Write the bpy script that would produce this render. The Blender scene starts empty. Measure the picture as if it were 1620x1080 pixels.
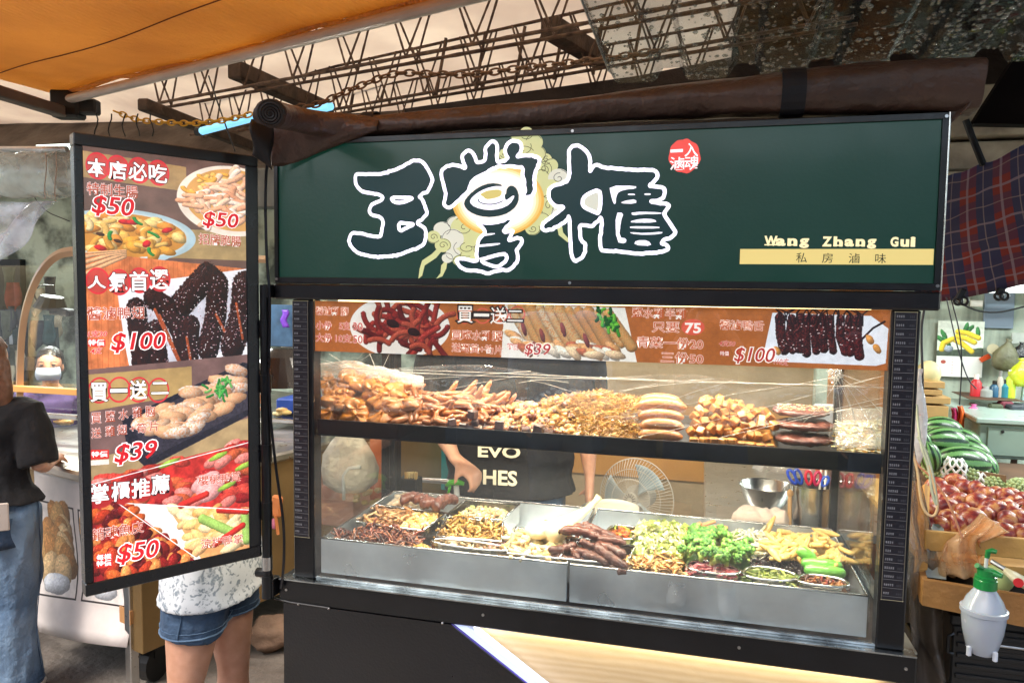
import bpy, bmesh, math, random
import numpy as np
from mathutils import Vector as V, Matrix, Euler, noise as mn
random.seed(7); np.random.seed(7)
S = bpy.context.scene
R = math.radians
# ---------------------------------------------------------------- camera
F, YAW, PITCH, ROLL, ZC = 1171.0, R(-14.47), R(3.97), R(.77), 1.55
_f = V((math.sin(YAW)*math.cos(PITCH), math.cos(YAW)*math.cos(PITCH), -math.sin(PITCH)))
_r = V((math.cos(YAW), -math.sin(YAW), 0)); _u = _r.cross(_f)
RT = _r*math.cos(ROLL)+_u*math.sin(ROLL); UP = -_r*math.sin(ROLL)+_u*math.cos(ROLL)
cam = bpy.data.objects.new('camera', bpy.data.cameras.new('camera'))
S.collection.objects.link(cam); S.camera = cam
cam.matrix_world = Matrix(((RT.x, UP.x, -_f.x, 0), (RT.y, UP.y, -_f.y, 0), (RT.z, UP.z, -_f.z, ZC), (0, 0, 0, 1)))
cam.data.sensor_width = 36; cam.data.lens = 36*F/1620; cam.data.clip_start = .02; cam.data.clip_end = 400
# ---------------------------------------------------------------- light
S.view_settings.view_transform = 'Standard'; S.view_settings.look = 'None'; S.view_settings.gamma = 1
S.view_settings.use_curve_mapping = False
EXP = 1.6
S.view_settings.exposure = EXP
S.render.engine = 'CYCLES'
S.cycles.use_denoising = True; S.cycles.max_bounces = 9; S.cycles.transparent_max_bounces = 24
S.cycles.glossy_bounces = 4; S.cycles.diffuse_bounces = 4; S.cycles.transmission_bounces = 6
S.cycles.sample_clamp_indirect = 6; S.cycles.caustics_reflective = False; S.cycles.caustics_refractive = False
W = bpy.data.worlds.new('World'); S.world = W; W.use_nodes = True
wn = W.node_tree.nodes; sky = wn.new('ShaderNodeTexSky'); sky.sky_type = 'NISHITA'; sky.sun_disc = False
SUN_EL, SUN_ROT = R(52), R(200)
sky.sun_elevation = SUN_EL; sky.sun_rotation = SUN_ROT; sky.air_density = 1.2; sky.dust_density = 3.0
W.node_tree.links.new(sky.outputs[0], wn['Background'].inputs[0]); wn['Background'].inputs[1].default_value = .13
sl = bpy.data.lights.new('sun', 'SUN'); sl.energy = 1.1; sl.angle = R(16); sl.color = (1, .96, .9)
sun = bpy.data.objects.new('sun', sl); S.collection.objects.link(sun)
sun.rotation_euler = V((math.sin(SUN_ROT)*math.cos(SUN_EL), math.cos(SUN_ROT)*math.cos(SUN_EL), math.sin(SUN_EL))).to_track_quat('Z', 'Y').to_euler()
def area(name, loc, sx, sy, power, col, rot=(0, 0, 0)):
    l = bpy.data.lights.new(name, 'AREA'); l.shape = 'RECTANGLE'; l.size = sx; l.size_y = sy; l.energy = power; l.color = col
    o = bpy.data.objects.new(name, l); S.collection.objects.link(o); o.location = loc; o.rotation_euler = rot
    return o
# ---------------------------------------------------------------- helpers
def ray(x, y): return _f*F + RT*(x-810) - UP*(y-540)
def P(x, y, Y): d = ray(x, y); return d*(Y/d.y)+V((0, 0, ZC))
def PZ(x, y, Z): d = ray(x, y); return d*((Z-ZC)/d.z)+V((0, 0, ZC))
class Pl:
    def __init__(s, o, ang=0):
        s.o = V(o); s.u = V((math.cos(ang), math.sin(ang), 0)); s.v = V((0, 0, 1)); s.n = s.u.cross(s.v)
    def uv(s, x, y):
        d = ray(x, y); o = V((0, 0, ZC)); t = (s.o-o).dot(s.n)/d.dot(s.n); p = o+d*t-s.o
        return p.dot(s.u), p.z
    def pt(s, u, v, d=0): return s.o+s.u*u+s.v*v+s.n*d
def hx(h): return tuple((c/12.92 if c <= .04045 else ((c+.055)/1.055)**2.4) for c in (int(h[i:i+2], 16)/255 for i in (0, 2, 4)))
ORG = {}
def thing(name, loc, label, cat, group=None):
    o = bpy.data.objects.new(name, None); S.collection.objects.link(o); o.location = loc; o.empty_display_size = .05
    ORG[o] = V(loc); return tag(o, label, cat, group)
def tag(o, label=None, cat=None, group=None, kind=None):
    if label: o['label'] = label
    if cat: o['category'] = cat
    if group: o['group'] = group
    if kind: o['kind'] = kind
    return o
def inst(name, me, loc, rot=(0, 0, 0), sc=1, label=None, cat=None, group=None, parent=None, kind=None):
    o = bpy.data.objects.new(name, me); S.collection.objects.link(o)
    if parent: o.parent = parent; loc = V(loc)-ORG[parent]
    o.location = loc; o.rotation_euler = rot; o.scale = (sc, sc, sc) if isinstance(sc, (int, float)) else sc
    ORG[o] = V(loc); return tag(o, label, cat, group, kind)
def rotm(r): return Euler(r).to_matrix() if r else Matrix.Identity(3)
class MB:
    def __init__(s): s.v = []; s.f = []; s.m = []; s.c = []; s.uv = {}; s.mi = 0; s.col = (1, 1, 1)
    def add(s, vs, fs):
        b = len(s.v); s.v += [V(p) for p in vs]
        for f in fs: s.f.append(tuple(i+b for i in f)); s.m.append(s.mi); s.c.append(s.col)
        return b
    def box(s, c, size, rot=None, bev=0):
        m = rotm(rot); c = V(c); h = V(size)/2
        if bev <= 0:
            vs = [c+m@V((x*h.x, y*h.y, z*h.z)) for x in (-1, 1) for y in (-1, 1) for z in (-1, 1)]
            s.add(vs, [(0, 1, 3, 2), (4, 6, 7, 5), (0, 4, 5, 1), (2, 3, 7, 6), (0, 2, 6, 4), (1, 5, 7, 3)]); return s
        bev = min(bev, h.x*.9, h.y*.9, h.z*.9)
        vs = []; idx = {}
        for x in (-1, 1):
            for y in (-1, 1):
                for z in (-1, 1):
                    for a in range(3):
                        q = [x*(h.x-bev), y*(h.y-bev), z*(h.z-bev)]; q[a] = (x, y, z)[a]*h[a]
                        idx[(x, y, z, a)] = len(vs); vs.append(c+m@V(q))
        fs = []
        for a in range(3):
            b_, c_ = (a+1) % 3, (a+2) % 3
            for sg in (-1, 1):
                q = []
                for p, r_ in ((-1, -1), (1, -1), (1, 1), (-1, 1)):
                    k = [0, 0, 0]; k[a] = sg; k[b_] = p; k[c_] = r_; q.append(idx[(*k, a)])
                fs.append(tuple(q if sg > 0 else q[::-1]))
            for p in (-1, 1):
                for r_ in (-1, 1):
                    k0 = [0, 0, 0]; k0[b_] = p; k0[c_] = r_; k1 = k0[:]; k0[a] = -1; k1[a] = 1
                    q = (idx[(*k0, b_)], idx[(*k1, b_)], idx[(*k1, c_)], idx[(*k0, c_)])
                    fs.append(q if p*r_ < 0 else q[::-1])
        for x in (-1, 1):
            for y in (-1, 1):
                for z in (-1, 1):
                    q = tuple(idx[(x, y, z, a)] for a in range(3)); fs.append(q if x*y*z > 0 else q[::-1])
        s.add(vs, fs); return s
    def bx(s, x0, x1, y0, y1, z0, z1, bev=0): return s.box(((x0+x1)/2, (y0+y1)/2, (z0+z1)/2), (abs(x1-x0), abs(y1-y0), abs(z1-z0)), None, bev)
    def tube(s, pts, r, seg=8, cap=True, flat=1, up=None, closed=False):
        pts = [V(p) for p in pts]; n = len(pts); rr = r if isinstance(r, (list, tuple)) else [r]*n
        b = None; ref = V(up) if up else None; vs = []
        for i, p in enumerate(pts):
            if closed: t = pts[(i+1) % n]-pts[i-1]
            else: t = pts[min(i+1, n-1)]-pts[max(i-1, 0)]
            if t.length < 1e-9: t = V((0, 0, 1))
            t.normalize()
            if ref is None:
                ref = V((0, 0, 1)) if abs(t.z) < .9 else V((1, 0, 0))
            a = ref-t*ref.dot(t)
            if a.length < 1e-6: a = t.orthogonal()
            a.normalize()
            if not up: ref = a
            c = t.cross(a)
            for k in range(seg):
                w = 2*math.pi*k/seg
                vs.append(p+(c*math.cos(w)+a*math.sin(w)*flat)*rr[i])
        fs = []
        for i in range(n if closed else n-1):
            j = (i+1) % n
            for k in range(seg): l = (k+1) % seg; fs.append((i*seg+k, i*seg+l, j*seg+l, j*seg+k))
        if cap and not closed: fs.append(tuple(range(seg))[::-1]); fs.append(tuple((n-1)*seg+k for k in range(seg)))
        s.add(vs, fs); return s
    def lathe(s, prof, c, seg=24, rot=None, sx=1, sy=1, rfn=None):
        m = rotm(rot); c = V(c); vs = []
        for r, z in prof:
            for k in range(seg):
                w = 2*math.pi*k/seg; q = r*(rfn(w, z) if rfn else 1); vs.append(c+m@V((q*math.cos(w)*sx, q*math.sin(w)*sy, z)))
        fs = [(i*seg+k, i*seg+(k+1) % seg, (i+1)*seg+(k+1) % seg, (i+1)*seg+k) for i in range(len(prof)-1) for k in range(seg)]
        if prof[0][0] > 1e-4: fs.append(tuple(range(seg))[::-1])
        if prof[-1][0] > 1e-4: fs.append(tuple((len(prof)-1)*seg+k for k in range(seg)))
        s.add(vs, fs); return s
    def ell(s, c, r, rot=None, seg=14, rings=9, nz=0, ns=8, seed=0):
        m = rotm(rot); c = V(c); r = V(r) if not isinstance(r, (int, float)) else V((r, r, r)); vs = []
        for i in range(rings+1):
            t = math.pi*i/rings
            for k in range(seg):
                w = 2*math.pi*k/seg; d = V((math.sin(t)*math.cos(w), math.sin(t)*math.sin(w), math.cos(t)))
                q = 1+(nz*mn.noise(d*ns*.3+V((seed*7.3, seed*3.1, 0)))*2 if nz else 0)
                vs.append(c+m@V((d.x*r.x*q, d.y*r.y*q, d.z*r.z*q)))
        fs = [(i*seg+k, (i+1)*seg+k, (i+1)*seg+(k+1) % seg, i*seg+(k+1) % seg) for i in range(rings) for k in range(seg)]
        s.add(vs, fs); return s
    def grid(s, fn, nu, nv, uv=True, thick=0):
        base = len(s.v); vs = []; fs = []
        for i in range(nu+1):
            for j in range(nv+1): vs.append(V(fn(i/nu, j/nv)))
        def fa(o, flip=False):
            out = []
            for i in range(nu):
                for j in range(nv):
                    a = o+i*(nv+1)+j; q = (a, a+nv+1, a+nv+2, a+1); out.append(q[::-1] if flip else q)
            return out
        fs = fa(0)
        if thick:
            N = len(vs); W_ = nv+1
            nn = []
            for i in range(nu+1):
                for j in range(nv+1):
                    a = vs[min(i+1, nu)*W_+j]-vs[max(i-1, 0)*W_+j]; b = vs[i*W_+min(j+1, nv)]-vs[i*W_+max(j-1, 0)]
                    q = a.cross(b); nn.append(q.normalized() if q.length > 1e-12 else V((0, 0, 1)))
            vs += [vs[k]-nn[k]*thick for k in range(N)]; fs += fa(N, True)
            rim = [i*W_ for i in range(nu+1)]+[nu*W_+j for j in range(1, nv+1)]+[i*W_+nv for i in range(nu-1, -1, -1)]+[j for j in range(nv-1, 0, -1)]
            for k in range(len(rim)): a, b = rim[k], rim[(k+1) % len(rim)]; fs.append((b, a, a+N, b+N))
        f0 = len(s.f); s.add(vs, fs)
        if uv:
            W_ = nv+1; n = (nu+1)*W_
            for q in range(f0, len(s.f)):
                s.uv[q] = [(((i-base) % n)//W_/nu, ((i-base) % n) % W_/nv) for i in s.f[q]]
        return s
    def extr(s, pts, d):     # closed polygon (list of V) extruded by vector d
        n = len(pts); pts = [V(p) for p in pts]; d = V(d)
        nrm = V((0, 0, 0))
        for i in range(n): nrm += pts[i].cross(pts[(i+1) % n])
        if nrm.dot(d) > 0: pts = pts[::-1]
        s.add(pts+[p+d for p in pts], [tuple(range(n)), tuple(range(n, 2*n))[::-1]]+[(i, i+n, (i+1) % n+n, (i+1) % n) for i in range(n)])
        return s
    def mesh(s, name, mats, smooth=False, org=V((0, 0, 0))):
        me = bpy.data.meshes.new(name); me.from_pydata([p-org for p in s.v], [], s.f)
        for m in (mats if isinstance(mats, (list, tuple)) else [mats]): me.materials.append(m)
        me.polygons.foreach_set('material_index', s.m)
        if smooth: me.polygons.foreach_set('use_smooth', [True]*len(s.f))
        if any(c != (1, 1, 1) for c in s.c):
            at = me.color_attributes.new('col', 'FLOAT_COLOR', 'CORNER'); buf = []
            for f, c in zip(s.f, s.c): buf += [c[0], c[1], c[2], 1]*len(f)
            at.data.foreach_set('color', buf)
        if s.uv:
            l = me.uv_layers.new(name='UVMap'); k = 0; buf = []
            for q, f in enumerate(s.f):
                u = s.uv.get(q)
                for i in range(len(f)): buf += list(u[i]) if u else [0, 0]
            l.data.foreach_set('uv', buf)
        if smooth == 2:
            me.update(); bm = bmesh.new(); bm.from_mesh(me)
            for e in bm.edges:
                if len(e.link_faces) == 2 and e.calc_face_angle(0) > R(38): e.smooth = False
            bm.to_mesh(me); bm.free()
        me.update(); return me
    def build(s, name, mats, parent=None, label=None, cat=None, group=None, kind=None, smooth=False):
        if parent: org = ORG[parent]
        else:
            n = len(s.v); org = V((sum(p.x for p in s.v)/n, sum(p.y for p in s.v)/n, min(p.z for p in s.v)))
        o = bpy.data.objects.new(name, s.mesh(name, mats, smooth, org)); S.collection.objects.link(o)
        if parent: o.parent = parent
        else: o.location = org
        ORG[o] = org; return tag(o, label, cat, group, kind)
def chaikin(p, k=1, closed=True):
    for _ in range(k):
        n = len(p); q = []
        for i in range(n if closed else n-1):
            a, b = V(p[i]), V(p[(i+1) % n]); q += [a*.75+b*.25, a*.25+b*.75]
        if not closed: q = [V(p[0])]+q+[V(p[-1])]
        p = q
    return p
# ---------------------------------------------------------------- materials
def nt(name):
    m = bpy.data.materials.new(name); m.use_nodes = True; n = m.node_tree
    return m, n, n.nodes['Principled BSDF'], (lambda t: n.nodes.new('ShaderNode'+t)), n.links.new
def M(name, col, rough=.5, metal=0, var=.25, vs=6., bump=0, bs=60., coat=0, em=0, emc=None, sss=0, vc=False, trans=0, col2=None, spec=None, rv=.15, fac=None, alpha=1):
    m, n, b, N, L = nt(name)
    if isinstance(col, str): col = hx(col)
    if isinstance(col2, str): col2 = hx(col2)
    tc = N('TexCoord'); no = N('TexNoise'); no.inputs['Scale'].default_value = vs; no.inputs['Detail'].default_value = 6
    L(tc.outputs['Object'], no.inputs['Vector'])
    mx = N('Mix'); mx.data_type = 'RGBA'; rp = N('ValToRGB'); rp.color_ramp.elements[0].position = .32; rp.color_ramp.elements[1].position = .68
    if fac: rp.color_ramp.elements[0].position, rp.color_ramp.elements[1].position = fac
    L(no.outputs[0], rp.inputs[0]); L(rp.outputs[0], mx.inputs[0])
    c2 = col2 or tuple(min(1, c*(1+var)) for c in col); c1 = col if col2 else tuple(c*(1-var) for c in col)
    mx.inputs[6].default_value = (*c1, 1); mx.inputs[7].default_value = (*c2, 1)
    out = mx.outputs[2]
    if vc:
        at = N('Attribute'); at.attribute_name = 'col'; m2 = N('Mix'); m2.data_type = 'RGBA'; m2.blend_type = 'MULTIPLY'; m2.inputs[0].default_value = 1
        L(out, m2.inputs[6]); L(at.outputs[0], m2.inputs[7]); out = m2.outputs[2]
    L(out, b.inputs['Base Color']); b.inputs['Metallic'].default_value = metal
    mr = N('MapRange'); mr.inputs[3].default_value = max(.02, rough-rv*.5); mr.inputs[4].default_value = min(1, rough+rv*.5)
    n2 = N('TexNoise'); n2.inputs['Scale'].default_value = vs*3.1; L(tc.outputs['Object'], n2.inputs['Vector']); L(n2.outputs[0], mr.inputs[0]); L(mr.outputs[0], b.inputs['Roughness'])
    if bump:
        nb = N('TexNoise'); nb.inputs['Scale'].default_value = bs; nb.inputs['Detail'].default_value = 5; L(tc.outputs['Object'], nb.inputs['Vector'])
        bp = N('Bump'); bp.inputs['Strength'].default_value = min(1, bump); bp.inputs['Distance'].default_value = .35/bs if bump <= 1 else .35*bump/bs
        L(nb.outputs[0], bp.inputs['Height']); L(bp.outputs[0], b.inputs['Normal'])
    b.inputs['Coat Weight'].default_value = coat; b.inputs['Coat Roughness'].default_value = .12
    if em: b.inputs['Emission Color'].default_value = (*(hx(emc) if isinstance(emc, str) else (emc or c2)), 1); b.inputs['Emission Strength'].default_value = em
    if sss: b.inputs['Subsurface Weight'].default_value = sss; b.inputs['Subsurface Radius'].default_value = (.6, .3, .15); b.inputs['Subsurface Scale'].default_value = .02
    if spec is not None: b.inputs['Specular IOR Level'].default_value = spec
    if trans: b.inputs['Transmission Weight'].default_value = trans
    b.inputs['Alpha'].default_value = alpha
    return m
def Mglass(name, tint=(.96, .985, .98), ior=1.45, rough=.01, clear=1., bump=0, bs=3., milk=0, mc=(.8, .8, .8), patchy=False):
    m, n, b, N, L = nt(name); n.nodes.remove(b); out = n.nodes['Material Output']
    t = N('BsdfTransparent'); t.inputs[0].default_value = (*tint, 1); g = N('BsdfGlossy'); g.inputs['Roughness'].default_value = rough
    f = N('Fresnel'); ge = N('NewGeometry'); im_ = N('MapRange'); im_.inputs[3].default_value = ior; im_.inputs[4].default_value = 1/ior; L(ge.outputs['Backfacing'], im_.inputs[0]); L(im_.outputs[0], f.inputs[0]); x = N('MixShader'); L(f.outputs[0], x.inputs[0]); L(t.outputs[0], x.inputs[1]); L(g.outputs[0], x.inputs[2])
    if bump:
        tc = N('TexCoord'); nb = N('TexNoise'); nb.inputs['Scale'].default_value = bs; nb.inputs['Detail'].default_value = 3; L(tc.outputs['Object'], nb.inputs['Vector'])
        bp = N('Bump'); bp.inputs['Strength'].default_value = bump; bp.inputs['Distance'].default_value = .3/bs; L(nb.outputs[0], bp.inputs['Height']); L(bp.outputs[0], g.inputs['Normal']); L(bp.outputs[0], f.inputs['Normal'])
    res = x
    if milk:
        d = N('BsdfDiffuse'); d.inputs[0].default_value = (*mc, 1); tl = N('BsdfTranslucent'); tl.inputs[0].default_value = (*mc, 1); ad = N('MixShader'); ad.inputs[0].default_value = .5
        L(d.outputs[0], ad.inputs[1]); L(tl.outputs[0], ad.inputs[2]); y = N('MixShader'); y.inputs[0].default_value = milk
        if patchy:
            tc = N('TexCoord'); nz = N('TexNoise'); nz.inputs['Scale'].default_value = 9; nz.inputs['Detail'].default_value = 5; L(tc.outputs['Object'], nz.inputs['Vector'])
            mr = N('MapRange'); mr.inputs[1].default_value = .4; mr.inputs[2].default_value = .7; mr.inputs[3].default_value = milk*.4; mr.inputs[4].default_value = min(1, milk*1.9); L(nz.outputs[0], mr.inputs[0]); L(mr.outputs[0], y.inputs[0])
        L(x.outputs[0], y.inputs[1]); L(ad.outputs[0], y.inputs[2]); res = y
    L(res.outputs[0], out.inputs[0]); return m
def Mcloth(name, col, tl=.5, rough=.8, var=.15, vs=3, wr=.0, ws=6., col2=None):
    "thin sheet that lets light through"
    m, n, b, N, L = nt(name); n.nodes.remove(b); out = n.nodes['Material Output']
    if isinstance(col, str): col = hx(col)
    if isinstance(col2, str): col2 = hx(col2)
    tc = N('TexCoord'); no = N('TexNoise'); no.inputs['Scale'].default_value = vs; no.inputs['Detail'].default_value = 7; L(tc.outputs['Object'], no.inputs['Vector'])
    mx = N('Mix'); mx.data_type = 'RGBA'; mr = N('MapRange'); mr.inputs[1].default_value = .35; mr.inputs[2].default_value = .65; L(no.outputs[0], mr.inputs[0]); L(mr.outputs[0], mx.inputs[0])
    mx.inputs[6].default_value = (*(c*(1-var) for c in col), 1); mx.inputs[7].default_value = (*(col2 or [min(1, c*(1+var)) for c in col]), 1)
    d = N('BsdfDiffuse'); t = N('BsdfTranslucent'); x = N('MixShader'); x.inputs[0].default_value = tl
    L(mx.outputs[2], d.inputs[0]); L(mx.outputs[2], t.inputs[0]); L(d.outputs[0], x.inputs[1]); L(t.outputs[0], x.inputs[2])
    g = N('BsdfGlossy'); g.inputs['Roughness'].default_value = rough*.5; y = N('MixShader'); y.inputs[0].default_value = .05; L(x.outputs[0], y.inputs[1]); L(g.outputs[0], y.inputs[2])
    if wr:
        w = N('TexWave'); w.inputs['Scale'].default_value = ws; w.inputs['Distortion'].default_value = 5; w.inputs['Detail'].default_value = 4; L(tc.outputs['Object'], w.inputs['Vector'])
        bp = N('Bump'); bp.inputs['Strength'].default_value = wr; bp.inputs['Distance'].default_value = .01; L(w.outputs[0], bp.inputs['Height'])
        for q in (d, t, g): L(bp.outputs[0], q.inputs['Normal'])
    L(y.outputs[0], out.inputs[0]); return m
def Mglow(name, col, s):
    m, n, b, N, L = nt(name); c = hx(col) if isinstance(col, str) else col
    b.inputs['Base Color'].default_value = (*c, 1); b.inputs['Emission Color'].default_value = (*c, 1); b.inputs['Emission Strength'].default_value = s/2**EXP; b.inputs['Roughness'].default_value = .3
    return m
def Mimg(name, arr, em=0, rough=.35, coat=.2):
    h, w = arr.shape[:2]; im = bpy.data.images.new(name, w, h); a = np.ones((h, w, 4), np.float32); a[..., :3] = np.clip(arr, 0, 1)[::-1]
    im.pixels.foreach_set(a.ravel()); im.update()
    m, n, b, N, L = nt(name); t = N('TexImage'); t.image = im; t.extension = 'EXTEND'; uv = N('UVMap'); L(uv.outputs[0], t.inputs[0])
    L(t.outputs[0], b.inputs['Base Color']); b.inputs['Roughness'].default_value = rough; b.inputs['Coat Weight'].default_value = coat
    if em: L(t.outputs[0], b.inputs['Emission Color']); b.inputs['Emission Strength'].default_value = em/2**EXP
    return m
# ---------------------------------------------------------------- flat print, painted pixel by pixel in memory
RN = np.random.RandomState(5)
FRONT = Pl((0, 1.70, 0)); PRINT = Pl((-1.1, 1.66, 0), R(56.09))
def c3(h): return np.array([int(h[i:i+2], 16)/255 for i in (0, 2, 4)])
def vnoise(h, w, s, oct=4):
    out = np.zeros((h, w)); amp = 1; tot = 0
    for o in range(oct):
        gh, gw = int(h/s)+3, int(w/s)+3; g = RN.rand(gh, gw)
        y = np.arange(h)/s; x = np.arange(w)/s; yi = y.astype(int); xi = x.astype(int); fy = (y-yi)[:, None]; fx = (x-xi)[None]
        fy = fy*fy*(3-2*fy); fx = fx*fx*(3-2*fx)
        a = g[yi][:, xi]; b = g[yi][:, xi+1]; c = g[yi+1][:, xi]; d = g[yi+1][:, xi+1]
        out += amp*((a*(1-fx)+b*fx)*(1-fy)+(c*(1-fx)+d*fx)*fy); tot += amp; amp *= .55; s = max(1.5, s/2)
    return out/tot
class Cv:
    def __init__(s, w, h, col): s.w, s.h = w, h; s.a = np.ones((h, w, 3))*c3(col)
    def win(s, x0, y0, x1, y1):
        x0, y0, x1, y1 = max(0, int(x0)), max(0, int(y0)), min(s.w, int(x1)+1), min(s.h, int(y1)+1)
        if x1 <= x0 or y1 <= y0: return None
        Y, X = np.mgrid[y0:y1, x0:x1]; return slice(y0, y1), slice(x0, x1), X+.5, Y+.5
    def put(s, ys, xs, col, al): al = np.clip(al, 0, 1)[..., None]; s.a[ys, xs] = s.a[ys, xs]*(1-al)+np.clip(col, 0, 1)*al
    def poly(s, pts, col, tex=0, ts=20, clip=None, col2=None):
        xs = [p[0] for p in pts]; ys = [p[1] for p in pts]; r = s.win(min(xs), min(ys), max(xs), max(ys))
        if r is None: return
        sy, sx, X, Y = r; ins = np.zeros(X.shape, bool); n = len(pts)
        for i in range(n):
            (xa, ya), (xb, yb) = pts[i], pts[(i+1) % n]
            if ya == yb: continue
            c = ((ya > Y) != (yb > Y)) & (X < (xb-xa)*(Y-ya)/(yb-ya)+xa); ins ^= c
        c = c3(col) if isinstance(col, str) else col
        nz = vnoise(*X.shape, ts)[..., None] if (tex or col2) else .5
        cc = c*(1+(nz-.5)*2*tex)+0*X[..., None] if not col2 else c+(c3(col2)-c)*np.clip((nz-.35)*3, 0, 1)
        s.put(sy, sx, cc, ins.astype(float))
    def ellipse(s, cx, cy, rx, ry, col, ang=0, ring=0, soft=1.2, inner=None):
        q = max(rx, ry)+3; r = s.win(cx-q, cy-q, cx+q, cy+q)
        if r is None: return
        sy, sx, X, Y = r; ca, sa = math.cos(ang), math.sin(ang); u = ((X-cx)*ca+(Y-cy)*sa)/rx; v = (-(X-cx)*sa+(Y-cy)*ca)/ry; d = np.sqrt(u*u+v*v)
        al = np.clip((1-d)*min(rx, ry)/soft, 0, 1)
        if ring: al *= np.clip((d-(1-ring))*min(rx, ry)/soft, 0, 1)
        c = c3(col)*np.ones(X.shape+(3,))
        if inner: k = np.clip((d-.8)/.12, 0, 1)[..., None]; c = c3(inner)*(1-k)+c*k
        s.put(sy, sx, c, al)
    def blob(s, cx, cy, rx, ry, ang, col, spec=.5, tex=.25, ts=6, col2=None, rim=.45):
        q = max(rx, ry)*1.25+2; r = s.win(cx-q, cy-q, cx+q, cy+q)
        if r is None: return
        sy, sx, X, Y = r; ca, sa = math.cos(ang), math.sin(ang); nz = vnoise(*X.shape, ts); n2 = vnoise(*X.shape, max(8, min(rx, ry)))
        u = ((X-cx)*ca+(Y-cy)*sa)/rx; v = (-(X-cx)*sa+(Y-cy)*ca)/ry; d = np.sqrt(u*u+v*v)*(1+.35*(n2-.5))
        s._sh(sy, sx, X, Y, d, np.stack([u*ca-v*sa, u*sa+v*ca], -1), min(rx, ry), nz, col, col2, spec, tex, rim)
    def _sh(s, sy, sx, X, Y, d, g, rad, nz, col, col2, spec, tex, rim):
        h = np.sqrt(np.clip(1-d*d, 0, 1)); l = (-.45*g[..., 0]-.65*g[..., 1])*.8+h*.75; gx = np.gradient(nz, axis=1)+np.gradient(nz, axis=0) if min(nz.shape) > 2 else 0
        l = l-gx*3*tex
        c = c3(col) if isinstance(col, str) else np.array(col)
        if col2 is not None: c = c+(c3(col2)-c)*np.clip((nz-.4)*4, 0, 1)[..., None]
        cc = c*(rim+.12+.55*np.clip(l, 0, 1.4))[..., None]*(1+tex*(nz-.5)*1.5)[..., None]+.8*spec*np.clip((l-1.0)*4, 0, 1)[..., None]*(nz > .45)[..., None]
        s.put(sy, sx, cc, np.clip((1-d)*rad/1.3, 0, 1))
    def worm(s, pts, r, col, spec=.4, tex=.2, ts=5, col2=None, rim=.4):
        P_ = np.array(pts, float); r1 = s.win(*(P_.min(0)-r-2), *(P_.max(0)+r+2))
        if r1 is None: return
        sy, sx, X, Y = r1; best = np.full(X.shape, 1e9); gx = np.zeros(X.shape); gy = np.zeros(X.shape)
        for a, b in zip(P_[:-1], P_[1:]):
            ab = b-a; L2 = max(1e-6, ab@ab); t = np.clip(((X-a[0])*ab[0]+(Y-a[1])*ab[1])/L2, 0, 1); dx = X-(a[0]+ab[0]*t); dy = Y-(a[1]+ab[1]*t); d = np.hypot(dx, dy)
            k = d < best; best[k] = d[k]; gx[k] = dx[k]; gy[k] = dy[k]
        nz = vnoise(*X.shape, ts); s._sh(sy, sx, X, Y, best/r*(1+.25*(nz-.5)), np.stack([gx, gy], -1)/r, r, nz, col, col2, spec, tex, rim)
    def curl(s, cx, cy, ln, r, col, bend=1.5, **k):
        a = RN.rand()*6.28; b = (RN.rand()-.5)*2*bend; p = [(cx, cy)]
        for i in range(6): a += b/6; p.append((p[-1][0]+math.cos(a)*ln/6, p[-1][1]+math.sin(a)*ln/6))
        s.worm(p, r, col, **k)
    def grain(s, k=.03): s.a += (RN.rand(s.h, s.w, 1)-.5)*k
def pick(l): return l[RN.randint(len(l))]
def inpoly(x, y, pts):
    ins = False; n = len(pts)
    for i in range(n):
        (xa, ya), (xb, yb) = pts[i], pts[(i+1) % n]
        if (ya > y) != (yb > y) and x < (xb-xa)*(y-ya)/(yb-ya)+xa: ins = not ins
    return ins
def scatter(pts, n):
    xs = [p[0] for p in pts]; ys = [p[1] for p in pts]; out = []
    t = 0
    while len(out) < n and t < n*30:
        t += 1; x = min(xs)+RN.rand()*(max(xs)-min(xs)); y = min(ys)+RN.rand()*(max(ys)-min(ys))
        if inpoly(x, y, pts): out.append((x, y))
    return sorted(out, key=lambda p: p[1])
def wood(c, pts, a, b, n=26):
    c.poly(pts, a, .25, 30); xs = [p[0] for p in pts]; ys = [p[1] for p in pts]
    for i in range(n):
        x = min(xs)+(max(xs)-min(xs))*i/n+RN.rand()*8; q = [(x, min(ys)), (x+3+RN.rand()*5, min(ys)), (x+5+RN.rand()*6, max(ys)), (x, max(ys))]
        r = c.win(x-1, min(ys), x+12, max(ys))
        if r is None: continue
        sy, sx, X, Y = r; wv = np.sin(Y*.012+i)*3; al = np.clip(1-abs(X-x-4-wv)/2.5, 0, 1)*.5
        msk = np.array([[inpoly(xx, yy, pts) for xx in (X[0, 0], X[0, -1])] for yy in Y[::8, 0]]).all(1).repeat(8)[:X.shape[0]]
        c.put(sy, sx, c3(b)+0*X[..., None], al*msk[:, None])

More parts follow.
